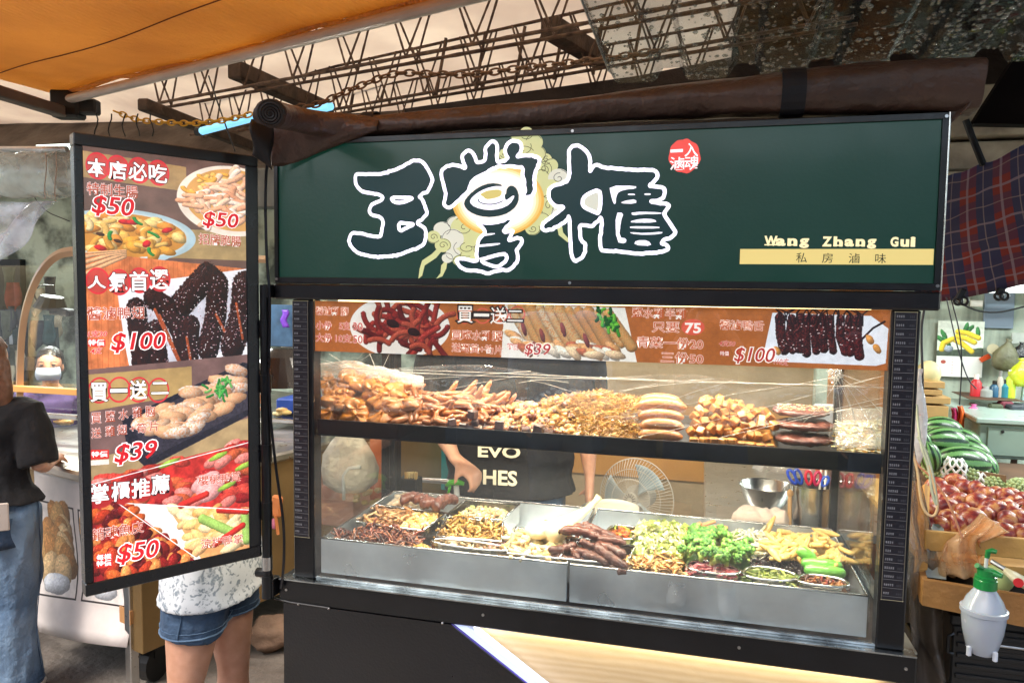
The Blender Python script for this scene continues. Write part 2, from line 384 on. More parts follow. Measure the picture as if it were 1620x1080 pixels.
# the swing-out light box poster: 2 px per mm
def poster():
    w, h = 712, 1940; c = Cv(w, h, '6b5148')
    # first panel: two plates of intestines
    c.poly([(0, 0), (w, 0), (w, 690), (0, 690)], '6b5148', .2, 90)
    c.poly([(330, 500), (w, 480), (w, 700), (330, 700)], 'a88f62', .15, 60)
    c.poly([(0, 30), (430, 60), (430, 230), (0, 200)], 'a98a5c', .12, 60)
    c.ellipse(650, 270, 265, 255, 'f3e6d6', inner='efe0cf'); c.ellipse(660, 262, 238, 225, 'd9a35c')
    for x, y in scatter([(440, 120), (w, 40), (w, 430), (520, 440), (450, 300)], 95):
        d = math.hypot((x-655)/225, (y-265)/215)
        if d > .95: continue
        if x+y < 700 and y < 330: c.curl(x, y, 60, 13, pick(['f0bc62', 'e8a848', 'f6cf85']), spec=.35, rim=.5)
        else: c.curl(x, y, 70, 17, pick(['eec6a8', 'e5ad88', 'f5dccb', 'dd9c76']), 1.0, spec=.45, rim=.5)
    c.ellipse(170, 560, 300, 175, 'a9c5cf', inner='d8e2dc'); c.ellipse(165, 560, 262, 145, 'c98a3a')
    for x, y in scatter([(0, 470), (60, 420), (260, 420), (400, 520), (410, 600), (300, 690), (0, 690)], 70):
        if RN.rand() < .6: c.blob(x, y, 44, 28, RN.rand()*3, pick(['f0bb5a', 'e8a23c', 'f6d184', 'e0913a']), .45, .2)
        else: c.curl(x, y, 66, 15, pick(['f3c36a', 'e7a747', 'f7dc9e']), spec=.4)
    for x, y in ((160, 470), (340, 510), (60, 650), (190, 470), (250, 610)): c.blob(x, y, 28, 18, RN.rand()*3, 'd0222a', .5)
    for x, y in ((100, 590), (300, 560), (200, 440), (260, 640)): c.curl(x, y, 50, 9, '2f9a44')
    for x, y in ((60, 560), (130, 600)): c.blob(x, y, 20, 12, .5, '4a2a18', .1)
    # second: glazed wings on a board
    wood(c, [(0, 690), (w, 730), (w, 1130), (0, 1130)], 'd57a48', 'a84c28', 30)
    for k in range(5): c.worm([(0, 760-k*18), (160, 700-k*10)], 7, 'e7b384', spec=.1)
    c.poly([(120, 800), (w, 730), (w, 1070), (190, 1180), (150, 1000)], 'eef0f6', .05, 60); c.poly([(190, 850), (w, 790), (w, 1010), (230, 1110)], 'c9cbd6', .1, 40)
    for p, r in (([(640, 1010), (690, 900), (700, 800)], 62), ([(520, 1020), (560, 900), (570, 790), (520, 760), (400, 860)], 52), ([(220, 1060), (210, 960), (200, 880)], 44), ([(420, 1060), (390, 960), (330, 870), (270, 840)], 40), ([(430, 1060), (440, 940)], 42), ([(300, 1080), (280, 950)], 38)):
        c.worm(p, r, '4a1a16', spec=.75, tex=.55, ts=7, col2='1d0c10', rim=.25)
    for p in ([(280, 880), (380, 1060)], [(300, 900), (400, 1090)], [(560, 900), (600, 960)], [(660, 860), (690, 990)], [(420, 980), (440, 1080)]): c.worm(p, 7, 'b0522c', spec=.3, tex=.4)
    for x, y in scatter([(200, 860), (560, 760), (w, 770), (w, 1010), (420, 1080), (220, 1080)], 420):
        c.blob(x, y, 3.5, 2.5, 0, pick(['ffffff', 'e6cdd6', 'a87a86']), .2, 0)
    # third: sliced chicken on a dark tray
    c.poly([(0, 1075), (w, 1050), (w, 1560), (0, 1560)], '765a56', .15, 60); c.poly([(0, 1440), (500, 1380), (w, 1340), (w, 1560), (0, 1560)], 'a88f68', .15, 60)
    c.poly([(0, 1095), (440, 1085), (440, 1205), (0, 1245)], 'b5965f', .1, 60)
    c.poly([(130, 1290), (690, 1080), (w, 1085), (w, 1330), (230, 1510), (150, 1420)], '23222e', .3, 10); c.poly([(165, 1300), (680, 1110), (w, 1120), (w, 1300), (240, 1470)], '35323e', .3, 8)
    for x, y in scatter([(200, 1290), (430, 1200), (680, 1105), (700, 1230), (440, 1370), (250, 1400)], 46):
        c.blob(x, y, 62, 27, -.5+RN.rand()*.8, pick(['f3d8c4', 'e9c3a2', 'f7e8dc', 'eab98e']), .3, .2, col2='d99a70')
    for x, y in scatter([(500, 1180), (600, 1130), (640, 1200), (560, 1240)], 26): c.curl(x, y, 30, 6, pick(['2e8f3e', '46b04e', '77c865']))
    # fourth: mixed plates cut by white lines
    c.poly([(0, 1560), (w, 1500), (w, h), (0, h)], 'b4232c', .3, 30)
    A = [(0, 1530), (w, 1450), (w, 1760), (130, 1640)]
    c.poly(A, 'c0302c', .35, 30)
    for x, y in scatter(A, 60): c.blob(x, y, 50, 24, RN.rand()*.8-.5, pick(['b5342a', 'd8453a', '9c1f24', 'e8837a', 'c85a36']), .6, .35)
    for x, y in scatter([(400, 1590), (560, 1580), (520, 1690)], 6): c.blob(x, y, 60, 34, -.3, 'f3a8a6', .6)
    for x, y in ((330, 1500), (600, 1640), (690, 1560), (560, 1500)): c.blob(x, y, 52, 13, -.3, '9cc24a', .4)
    B = [(250, 1680), (w, 1790), (w, 1900), (470, h)]
    c.poly([(130, 1640), (w, 1760), (w, h), (440, h)], 'f1e6e0', .1, 60); c.poly([(320, 1690), (w, 1770), (w, h), (470, h)], 'e0a066', .2, 30)
    for x, y in scatter([(330, 1700), (w, 1770), (w, 1930), (480, 1930)], 55): c.blob(x, y, 56, 22, RN.rand()*1.4-.6, pick(['f2c27c', 'e8a760', 'f6dba8', 'eeb77e']), .4, .25)
    for p in ([(480, 1765), (620, 1850)], [(690, 1790), (700, 1900)]): c.worm(p, 22, 'a8d06a', spec=.5)
    for p in ([(380, 1690), (500, 1660)], [(560, 1740), (700, 1770)], [(540, 1890), (680, 1830)]): c.worm(p, 15, 'd8322c', spec=.6)
    C = [(0, 1660), (130, 1650), (440, h), (0, h)]
    c.poly(C, '8e1c22', .3, 20)
    for x, y in scatter(C, 90): c.blob(x, y, 40, 24, RN.rand()*3, pick(['b93a22', '8a1d1c', 'd6602c', '5c1417', 'e08a4a']), .7, .4)
    for a, b in (((0, 1545), (w, 1455)), ((130, 1640), (w, 1765)), ((110, 1640), (455, h))): c.worm([a, b], 2.6, 'ffffff', spec=0, tex=0, rim=.9)
    yy = np.interp(np.arange(h), [0, 470, 975, 1475, 1940], [0, 700, 1075, 1530, 1939]).astype(int); c.a = c.a[yy].copy()
    def cp(x, y): u, z = PRINT.uv(x, y); return (u+.383)*2000, (1.85-z)*2000
    for row, fill in ((((154, 262), (186, 266), (219, 269), (250, 273)), 'c4463f'), (((154, 444), (188, 446), (220, 443), (252, 441)), 'c4463f'), (((157, 617), (188, 616), (219, 616), (250, 617)), None)):
        for x, y in row:
            u, v = cp(x, y)
            if fill: c.ellipse(u, v, 46, 58, fill, soft=4)
            c.ellipse(u, v, 48, 60, 'd8323c', ring=.16)
    for x, y in ((162, 783), (194, 778), (225, 774), (256, 770)): u, v = cp(x, y); c.ellipse(u, v, 50, 62, 'b02c2c', soft=6)
    for q, col in ((((143, 711), (172, 711), (172, 725), (143, 727)), 'd8322c'), (((143, 728), (172, 726), (172, 734), (143, 736)), 'efe4da'), (((151, 877), (178, 874), (178, 896), (152, 899)), 'd8322c'), (((139, 536), (166, 536), (166, 548), (139, 548)), 'd8322c')): c.poly([cp(*p) for p in q], col)
    k_ = c.a.copy(); k_[1:-1, 1:-1] = (c.a[1:-1, 1:-1]*2+c.a[:-2, 1:-1]+c.a[2:, 1:-1]+c.a[1:-1, :-2]+c.a[1:-1, 2:])/6; c.a = k_; c.a = c.a*.96*(1+.10*(vnoise(c.h, c.w, 60)[..., None]-.5)*2); c.grain(.03); return c.a
def fan_pattern(c, x0, x1, a='b5652e', b='6b3d22'):
    c.poly([(x0, 0), (x1, 0), (x1, c.h), (x0, c.h)], a, .12, 60)
    st = 42
    for j in range(-1, c.h//(st//2)+2):
        for i in range(int(x0/st)-1, int(x1/st)+2):
            cx = i*st+(st/2 if j % 2 else 0); cy = j*st/2+st/2
            for k in range(7):
                w = math.pi*(1.08+k*.14); p0 = (cx+math.cos(w)*st*.30, cy+math.sin(w)*st*.30); p1 = (cx+math.cos(w)*st*.46, cy+math.sin(w)*st*.46)
                if x0 <= p0[0] < x1: c.worm([p0, p1], 1.5, b, spec=0, tex=0, rim=.9)
def banner():
    w, h = 2684, 264; c = Cv(w, h, 'b5652e'); fan_pattern(c, 0, w)
    T = lambda l, k, a, o: [(o+(x-a)*k, y) for x, y in l]
    c.ellipse(462, 125, 268, 158, 'f1e8e0', inner='e9ddd2')
    for x, y in scatter([(260, 120), (370, 20), (560, 10), (690, 90), (660, 200), (540, 235), (330, 200)], 64): c.curl(x, y, 110, 15, pick(['8e1f1c', 'b3342a', '6e1414', 'c6523a', 'a02822']), 1.9, spec=.75, tex=.35, ts=4, rim=.3)
    for x, y in ((430, 110), (540, 150)): c.blob(x, y, 36, 22, .3, '2a0a0a', .1)
    c.poly(T([(610, 0), (990, 8), (1030, 264), (600, 264)], 1.5, 610, 1005), 'f6ede2', .04)
    for i in range(11): c.worm([(1040+i*46, 10+i*3), (1075+i*46, 90), (1130+i*48, 180+(i % 3)*14)], 22+i % 3*4, pick(['efc489', 'e8b271', 'f4d8ae', 'dba066']), spec=.35, tex=.3, col2='d08a4c')
    for x, y in scatter([(1020, 130), (1100, 230), (1560, 240), (1540, 190), (1130, 200)], 34): c.blob(x, y, 50, 20, RN.rand()-.2, pick(['f0caa0', 'e3a56c', 'c06a48', 'f6e3cc']), .3, .3)
    for x, y in ((1100, 120), (1190, 150), (1290, 120), (1400, 170), (1160, 215)): c.blob(x, y, 12, 40, -.3, '8a4038', .2)
    for x, y in scatter([(1430, 20), (1530, 30), (1550, 120), (1490, 110)], 30): c.curl(x, y, 26, 8, pick(['3f9a2e', '6fc23c', '1f5c28']))
    c.poly([(2215, 20), (2610, 26), (2680, 80), (2676, 232), (2640, 244), (2200, 240), (2185, 205)], 'f0eef4', .05)
    for i in range(10):
        x = 2245+i*34; c.worm([(x+RN.rand()*20, 40), (x+8, 120), (x+14+RN.rand()*20, 205-RN.rand()*30)], 15+RN.rand()*8, '3a1218', spec=.8, tex=.6, ts=5, col2='7a2420', rim=.2)
    for i in range(24): x = 2235+i*15; c.worm([(x, 70), (x+RN.rand()*30-15, 20), (x+RN.rand()*50-25, 2)], 3.4, '1c0a10', spec=.5)
    c.worm([(2570, 140), (2620, 80), (2664, 50)], 5, '1c0a10')
    for x, y in scatter([(2250, 60), (2580, 60), (2580, 200), (2250, 210)], 60): c.blob(x, y, 4, 3, 0, 'ffdede', .2, 0)
    for x, y in ((2610, 130), (2640, 170), (2240, 190)): c.blob(x, y, 24, 14, 1, 'e39a4a', .3)
    for x, y in ((733, 500), (762, 500), (791, 497), (817, 497)): u, v = FRONT.uv(x, y); c.ellipse((u+.962)*2000, (1.517-v)*2000, 40, 40, 'e0604a', ring=.2)
    u, v = FRONT.uv(1096, 519); c.ellipse((u+.962)*2000, (1.517-v)*2000, 52, 38, 'dd5a44')
    c.grain(.03); return c.a
def row_strip():
    w, h = 90, 1240; c = Cv(w, h, '17161c'); c.poly([(0, 0), (w, 0), (w, 3), (0, 3)], '8c8468')
    for x in (2, w-3): c.worm([(x, 0), (x, h)], 1.1, '9a916f', spec=0, tex=0, rim=.9)
    c.worm([(0, h-3), (w, h-3)], 1.4, '9a916f', spec=0, tex=0, rim=.9)
    n = 33
    for i in range(n):
        y = 10+i*(h-16)/n
        for k in range(RN.randint(3, 6)):
            for q in range(4): c.worm([(9+k*8+RN.rand()*2, y+6+q*2.6), (14+k*8, y+6+q*2.6+RN.rand()-.5)], 1.0, 'e8e8e8', spec=0, tex=0, rim=.9)
        for k in range(3): c.ellipse(62+k*7, y+11, 2.6, 4.5, 'dcdcdc', ring=.5)
        c.worm([(6, y+24), (w-6, y+24)], 1.0, '8c8a86', spec=0, tex=0, rim=.9)
    return c.a
def fruit_picture():
    w, h = 300, 400; c = Cv(w, h, 'eef2ee'); c.poly([(0, 0), (w, 0), (w, 250), (0, 250)], 'dfe9dc', .1)
    for x, y in ((40, 100), (60, 150), (200, 60), (260, 80), (180, 50), (250, 210), (270, 235), (20, 130)): c.blob(x, y, 45, 16, RN.rand()*3, '3f8a4a', .2, .3)
    c.poly([(0, 215), (w, 190), (w, 252), (0, 252)], '4c5a4a', .3)
    for p in ([(130, 75), (190, 85), (265, 118)], [(125, 110), (190, 125), (240, 150)], [(100, 130), (160, 160), (225, 215)], [(95, 130), (40, 160), (30, 205)]): c.worm(p, 19, 'ecd23c', spec=.35, tex=.15, col2='d2b52c', rim=.55)
    c.blob(75, 200, 30, 24, 0, 'a8b8c8', .3)
    c.ellipse(45, 295, 17, 14, 'b5564a')
    for i in range(7):
        for j in range(6): c.worm([(100+i*26, 275+j*20), (108+i*26, 275+j*20)], 1.8, 'a7a9ad' if i else 'd2625a', spec=0, tex=0, rim=.9)
    return c.a
def duck_banner():
    w, h = 420, 560; c = Cv(w, h, 'd8cfca')
    c.poly([(0, 0), (w, 0), (w, h), (0, h)], 'dcd3ce', .08, 60)
    for x0, x1 in ((15, 195), (215, 400)):
        c.poly([(x0, 120), (x1, 120), (x1, 430), (x0, 430)], '2b2426'); c.poly([(x0+6, 126), (x1-6, 126), (x1-6, 424), (x0+6, 424)], 'e4dcd6', .1)
        m = (x0+x1)/2
        for x, y in scatter([(x0+40, 160), (x1-40, 150), (x1-24, 330), (m, 380), (x0+26, 330)], 20): c.blob(x, y, 38, 60, RN.rand()-.5, pick(['c99a5e', 'a8743c', 'd9b684', 'b98248']), .4, .3)
        c.blob(m, 385, 60, 34, 0, 'dfe4ec', .3, .2)
    return c.a
# ---------------------------------------------------------------- lettering from the built-in fonts, as thin flat meshes
SERIF = None
def text_mesh(s, off=0.0):
    cu = bpy.data.curves.new('t', 'FONT'); cu.body = s; cu.size = 1; cu.resolution_u = 3; cu.offset = off; cu.fill_mode = 'FRONT'; cu.extrude = 0
    o = bpy.data.objects.new('t', cu); S.collection.objects.link(o); dg = bpy.context.evaluated_depsgraph_get(); me = o.evaluated_get(dg).to_mesh()
    vs = [v.co.copy() for v in me.vertices]; fs = [tuple(p.vertices) for p in me.polygons]; o.evaluated_get(dg).to_mesh_clear()
    bpy.data.objects.remove(o); bpy.data.curves.remove(cu); return vs, fs
def letter(pl, s, x0, y0, x1, y1, hpx, layers, parent, d0=.0012, slant=0, name='lettering', label=None, gap=None):
    """string from baseline point (x0,y0) to (x1,y1) in photo pixels, cap height hpx; layers = [(offset, material)] back to front"""
    ua, va = pl.uv(x0, y0); ub, vb = pl.uv(x1, y1); _, vt = pl.uv(x0, y0-hpx); H = vt-va; Wd = math.hypot(ub-ua, vb-va); dx, dy = (ub-ua)/Wd, (vb-va)/Wd
    vs0, _ = text_mesh(s); xa, xb = min(v.x for v in vs0), max(v.x for v in vs0); ya, yb = min(v.y for v in vs0), max(v.y for v in vs0)
    kx, ky = Wd/(xb-xa), H/(yb-ya); mb = MB(); mats = []
    for li, (off, mt) in enumerate(layers):
        vs, fs = text_mesh(s, off); q = []
        for v in vs:
            x = (v.x-xa)*kx; y = (v.y-ya)*ky; x += slant*y; q.append(pl.pt(ua+x*dx-y*dy*0, va+y+x*dy, d0+.0005*li))
        mb.mi = li; mb.add(q, fs); mats.append(mt)
    return mb.build(name, mats, parent, label)
# ================================================================ materials shared by many things
m_black = M('black_powder_coat', '0a0b0e', .36, var=.4, vs=9, bump=.25, bs=220, coat=.1, rv=.3)
m_blackmatt = M('black_paint_satin', '0d0e11', .5, var=.3, bump=.15, bs=90)
m_steel = M('brushed_steel', (.50, .50, .49), .3, metal=1, var=.12, vs=12, bump=.12, bs=30)
m_steel2 = M('bright_steel', (.62, .61, .58), .22, metal=1, var=.1, vs=9, bump=.08, bs=25)
m_glass = Mglass('clear_glass', ior=1.75, milk=.014, mc=(.8, .85, .9))
m_glass2 = Mglass('side_glass', (.95, .98, .97), ior=1.5); m_glass3 = Mglass('thin_side_glass', (.97, .98, .97), ior=1.4)
m_rust = M('rusty_bar', '76604e', .85, var=.5, vs=18, bump=1, bs=50, col2='42302a')
m_chrome = M('galvanised_pipe', (.6, .58, .57), .3, metal=1, var=.2, vs=10)
m_white = M('white_paint', 'd8d8d4', .5, var=.08)
m_ink = M('black_ink', '1a1614', .6, var=.1)
# ================================================================ ground and the street behind the camera
mb = MB(); mb.bx(-40, 40, -40, 40, -.3, 0); mb.build('ground', M('wet_concrete', '57504b', .55, var=.35, vs=2.2, bump=.8, bs=14, col2='8d857c'), kind='structure')
# ================================================================ the food stall
st = thing('food_stall', (-.3, 1.7, 0), 'black metal street food stall with a green lit sign, glass front and steel counter', 'food stall')
mb = MB(); mb.bx(-1.063, .462, 1.69, 2.28, .722, .786, .004); mb.build('counter_top', m_black, st)
mb = MB(); mb.bx(-1.055, .458, 1.679, 1.715, .787, .7905); mb.bx(-1.03, .43, 1.705, 1.712, .7905, .797, .001); mb.build('counter_trim', M('wet_steel_ledge', (.42, .46, .47), .25, metal=1, var=.4, vs=18), st)
mb = MB(); mb.bx(.436, .4635, 1.7, 2.27, .7865, .7895); mb.build('counter_edge', M('dented_zinc', (.55, .6, .58), .35, metal=1, var=.3, vs=12, bump=.5, bs=20), st)
# cabinet under the counter
mb = MB(); mb.bx(-1.045, .44, 1.75, 2.26, .12, .7215); mb.build('cabinet', m_blackmatt, st)
m_wood = M('blonde_plywood', 'c8b08a', .5, var=.12, vs=2, bump=.15, bs=12, col2='c0a57c')
_n = m_wood.node_tree; w_ = _n.nodes.new('ShaderNodeTexWave'); w_.bands_direction = 'Z'; w_.inputs['Scale'].default_value = 11; w_.inputs['Distortion'].default_value = 9; w_.inputs['Detail'].default_value = 4; w_.inputs['Detail Scale'].default_value = .6
_tc = _n.nodes.new('ShaderNodeTexCoord'); _mp = _n.nodes.new('ShaderNodeMapping'); _mp.inputs['Scale'].default_value = (.35, 1, 1.6); _n.links.new(_tc.outputs['Object'], _mp.inputs[0]); _n.links.new(_mp.outputs[0], w_.inputs[0])
for l in list(_n.links):
    if l.to_node.type == 'MIX' and l.to_socket.name == 'Factor': _n.links.remove(l)
for q in _n.nodes:
    if q.type == 'MIX': _n.links.new(w_.outputs[0], q.inputs[0])
mb = MB(); mb.bx(-1.04, .435, 1.738, 1.749, .13, .721); mb.build('wood_panel', m_wood, st)
q = [P(452, 952, 1.692), P(712, 990, 1.692), P(832, 1084, 1.692)]; t = (q[2]-q[1])*3.6; a = q[1]+t
mb = MB(); mb.extr([V((-1.05, 1.692, .7205)), V((q[1].x, 1.692, .7205)), V((a.x, 1.692, a.z)), V((a.x, 1.692, .08)), V((-1.05, 1.692, .08))], (0, .044, 0)); mb.build('lower_panel', M('black_sheet_metal', '0a0b0f', .34, var=.5, vs=3, bump=.5, bs=170, coat=.25, rv=.35), st)
dn = (q[2]-q[1]).normalized(); pn = V((-dn.z, 0, dn.x))
if pn.x < 0: pn = -pn
e0 = V((q[1].x, 1.700, .7203))
mb = MB(); mb.extr([e0+pn*.003+dn*.004, a+pn*.003, a+pn*.021, e0+pn*.021+dn*.03], (0, .03, 0)); mb.build('light_strip', Mglow('led_strip', 'b9c6ee', .8), st)
mb = MB(); mb.tube([e0+V((0, -.001, -.002)), a+V((0, .007, -.001))], .0022, 6); mb.build('strip_edge', Mglow('violet_edge', '6a4fd0', .5), st)
for x, z in ((472, 955), (520, 962), (700, 985)): mb = MB(); mb.ell(P(x, z, 1.689), .0035, seg=8, rings=5); mb.build('panel_screw', m_steel, st)
mb = MB(); mb.tube([P(434, 946, 1.69), P(460, 952, 1.688), P(520, 961, 1.688)], .0025, 6); mb.build('panel_wire', m_black, st)
for x in (-.95, .35):
    for y in (1.8, 2.2):
        mb = MB(); mb.tube([(x-.02, y, .05), (x+.02, y, .05)], .05, 18); mb.bx(x-.025, x+.025, y-.02, y+.02, .06, .12); mb.build('caster_wheel', m_blackmatt, st)
mb = MB(); mb.bx(-.6, .44, 1.735, 1.7375, .712, .7205); mb.build('under_light', Mglow('warm_led', 'fff0c8', 1.2), st)
area('under_counter_light', (-.1, 1.722, .712), 1.0, .015, .25, (1, .93, .74), (R(12), 0, 0))
# posts, front and back, and the header
PX = {'l': (-1.022, -.963), 'r': (.381, .437)}
for x0, x1 in PX.values():
    mb = MB(); mb.bx(x0, x1, 1.698, 1.74, .7905, 1.519, .003); mb.build('post', m_black, st)
for x0, x1 in ((-.975, -.955), (.36, .38)):
    mb = MB(); mb.bx(x0, x1, 2.2, 2.22, .79, 1.519, .002); mb.build('rear_post', m_black, st)
rs = Mimg('price_rows', row_strip(), rough=.4, em=.5)  # faint glow painted into the print lifts its rows; the strip is unlit
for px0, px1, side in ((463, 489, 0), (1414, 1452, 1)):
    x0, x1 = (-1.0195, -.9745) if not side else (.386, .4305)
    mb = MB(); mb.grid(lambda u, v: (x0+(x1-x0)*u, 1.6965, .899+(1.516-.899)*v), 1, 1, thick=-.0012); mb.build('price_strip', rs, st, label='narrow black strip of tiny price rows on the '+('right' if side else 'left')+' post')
mb = MB(); mb.bx(-1.065, .468, 1.682, 2.23, 1.5195, 1.5585, .004); mb.build('header_bar', M('wet_black_bar', '0c0b0f', .34, var=.35, vs=12, bump=.25, bs=260, coat=.5), st)
# sign box
SZ0, SZ1 = 1.575, 1.905
mb = MB(); mb.bx(-1.063, .466, 1.70, 1.80, 1.5595, 1.918); mb.build('sign_box', m_blackmatt, st)
mb = MB(); mb.bx(-1.064, .467, 1.686, 1.6995, 1.5598, SZ0, .001); mb.bx(-1.064, .467, 1.686, 1.6995, SZ1, 1.9185, .001); mb.bx(-1.064, -1.054, 1.6862, 1.6995, SZ0, SZ1); mb.bx(.455, .467, 1.6862, 1.6995, SZ0, SZ1); mb.build('sign_frame', m_black, st)
mb = MB(); mb.tube([(.4675, 1.685, 1.56), (.4675, 1.685, 1.918)], .0016, 6); mb.build('edge_trim', m_steel2, st)
mb = MB(); mb.bx(-1.0535, .4545, 1.692, 1.699, SZ0, SZ1)
m_sign = M('green_sign_film', '06281f', .4, var=.3, vs=2.5, bump=.10, bs=120, coat=.3, em=.04, emc='1d7a62', rv=.4)
face = mb.build('sign_face', m_sign, st); SG = Pl((0, 1.692, 0))
def fillmesh(loops, pl, d, holes=()):
    "2D loops in plane coordinates -> filled flat faces"
    cu = bpy.data.curves.new('c', 'CURVE'); cu.dimensions = '2D'; cu.fill_mode = 'FRONT'
    for lp in loops:
        s = cu.splines.new('POLY'); s.points.add(len(lp)-1); s.use_cyclic_u = True
        for i, p in enumerate(lp): s.points[i].co = (p[0], p[1], 0, 1)
    o = bpy.data.objects.new('c', cu); S.collection.objects.link(o); dg = bpy.context.evaluated_depsgraph_get(); me = o.evaluated_get(dg).to_mesh()
    vs = [pl.pt(v.co.x, v.co.y, d) for v in me.vertices]; fs = [tuple(p.vertices) for p in me.polygons]
    o.evaluated_get(dg).to_mesh_clear(); bpy.data.objects.remove(o); bpy.data.curves.remove(cu); return vs, fs
def ribbon(lp, w, pl, d, closed=True):
    vs, fs = [], []; n = len(lp)
    for i in range(n if closed else n-1):
        a, b = V(lp[i]), V(lp[(i+1) % n]); t = b-a
        if t.length < 1e-7: continue
        t.normalize(); nn = V((-t.y, t.x))*w/2; k = len(vs)
        vs += [pl.pt(*(a-nn), d), pl.pt(*(b-nn), d), pl.pt(*(b+nn), d), pl.pt(*(a+nn), d)]; fs.append((k, k+1, k+2, k+3))
    for p in lp:
        k = len(vs); vs += [pl.pt(p[0]+math.cos(q*math.pi/4)*w/2, p[1]+math.sin(q*math.pi/4)*w/2, d+.00004) for q in range(8)]; fs.append(tuple(range(k, k+8)))
    return vs, fs
def trace(pts, ox, oy, sc, jag=0, ch=1):
    q = [V(SG.uv(ox+x/sc, oy+y/sc)) for x, y in pts]
    q = chaikin(q, ch)
    if jag:
        out = []
        for i, p in enumerate(q):
            b = q[(i+1) % len(q)]; n = max(1, int((b-p).length/.0035))
            for k in range(n):
                r = p.lerp(b, k/n); z = (mn.noise(V((r.x*330, r.y*330, 3)))*1.3 if mn.noise(V((r.x*22, r.y*22, 5))) > -.05 else 0)+.7*mn.noise(V((r.x*90, r.y*90, 9))); out.append(r+V((z, -z))*jag)
        q = out
    return q
lit_white = Mglow('lit_white_outline', 'f4f0ff', 1.05); dark_green = M('dark_green_print', '06282a', .36, var=.1, em=.036, emc='1a6c70')
cloud_m = Mglow('cloud_yellow', 'cdd296', .55); cloud_w = Mglow('cloud_pale', 'd5d8c8', .6); ochre = Mglow('ochre', 'c9bc6e', .7)
# the clouds and the egg-like disc behind the letters
lay = MB(); lay.mi = 0
def disc2(cx, cy, rx, ry, k=28, a0=0): return [V(SG.uv(cx+rx*math.cos(a0+2*math.pi*i/k), cy+ry*math.sin(a0+2*math.pi*i/k))) for i in range(k)]
pale, lines = [], []
clouds = [(833, 211, 11, 10), (817, 217, 9, 8), (845, 225, 14, 13), (852, 244, 12, 13), (864, 252, 9, 9), (872, 262, 11, 11), (861, 268, 13, 13), (826, 232, 16, 13), (797, 245, 9, 9), (857, 285, 14, 18), (884, 282, 17, 15), (872, 300, 18, 16), (868, 325, 14, 18), (858, 350, 14, 14), (843, 362, 12, 10), (884, 340, 12, 15), (830, 250, 20, 20),
          (700, 362, 14, 11), (686, 375, 11, 10), (720, 352, 13, 10), (735, 360, 22, 18), (750, 372, 26, 20), (740, 392, 24, 15), (716, 378, 18, 16), (701, 388, 13, 11), (717, 402, 12, 9), (730, 412, 14, 9), (708, 408, 9, 8), (760, 395, 20, 18), (745, 405, 18, 12), (781, 372, 16, 12)]
z = 0
for i, (x, y, a, b) in enumerate(clouds):
    lay.mi = 1 if 880 < x or (x < 722 and i % 2) else 0
    vs, fs = fillmesh([disc2(x, y, a, b)], SG, .0004+.00001*i); lay.add(vs, fs)
for pts in ([(693, 392), (683, 402), (668, 412), (664, 425), (662, 441), (668, 436), (672, 420), (690, 408), (700, 396)], [(705, 412), (698, 420), (697, 432), (690, 441), (700, 437), (706, 425), (708, 414)], [(880, 352), (884, 372), (899, 384), (900, 378), (891, 368), (888, 352)]):
    vs, fs = fillmesh([[V(SG.uv(*p)) for p in pts]], SG, .0005); lay.mi = 0; lay.add(vs, fs)
lay.mi = 2
for i, (x, y, a, b) in enumerate(clouds):
    if i % 2 == 0 and i > 2:
        sp = []
        for k in range(16): w = k*.5+i; r = (.15+.85*k/16); sp.append(V(SG.uv(x+math.cos(w)*a*r*.6, y+math.sin(w)*b*r*.6)))
        vs, fs = ribbon(sp, .0012, SG, .0009, False); lay.add(vs, fs)
    w0 = (i*1.7) % 6; ar = [V(SG.uv(x+math.cos(w0+k*.3)*a*.92, y+math.sin(w0+k*.3)*b*.92)) for k in range(9)]
    vs, fs = ribbon(ar, .0011, SG, .0009, False); lay.add(vs, fs)
for x, y, w in ((1038-0, 0, 0),):
    pass
lay.build('cloud_print', [cloud_m, cloud_w, m_ink], face)
lay = MB(); cols = ['d9a94c', 'e6bd6a', 'efd295', 'f3e2c4', 'efe8dc']; mm = []
for k, c in enumerate(cols):
    vs, fs = fillmesh([disc2(788, 317, 73-k*4.2, 57-k*3.3, 48)], SG, .0011+.0001*k); lay.mi = k; lay.add(vs, fs); mm.append(Mglow('disc_%s' % 'abcde'[k], c, .72+.05*k))
lay.build('disc_print', mm, face)
def glyph(outs, ribs, whites, ochres=(), greens=(), inks=()):
    g = MB(); g.mi = 0
    for lp in outs: vs, fs = fillmesh([lp], SG, .0018); g.add(vs, fs)
    g.mi = 1
    for lp in ribs: vs, fs = ribbon(lp, .0086, SG, .0021); g.add(vs, fs)
    for i, lp in enumerate(whites): vs, fs = fillmesh([lp], SG, .0022+.00001*i); g.add(vs, fs)
    g.mi = 0
    for lp in greens: vs, fs = fillmesh([lp], SG, .0026); g.add(vs, fs)
    g.mi = 2
    for lp in ochres: vs, fs = fillmesh([lp], SG, .0029); g.add(vs, fs)
    g.mi = 0
    for lp, w in inks: vs, fs = ribbon(lp, w, SG, .0031, False); g.add(vs, fs)
    return g.build('sign_letter', [dark_green, lit_white, ochre], face)
T1 = lambda p, j=.0018: trace(p, 540, 230, 5.4, j)
T2 = lambda p, j=.0016: trace(p, 680, 200, 6.75, j)
T3 = lambda p, j=.0018: trace(p, 680, 300, 6.75, j)
T4 = lambda p, j=.0017: trace(p, 850, 220, 5.4, j)
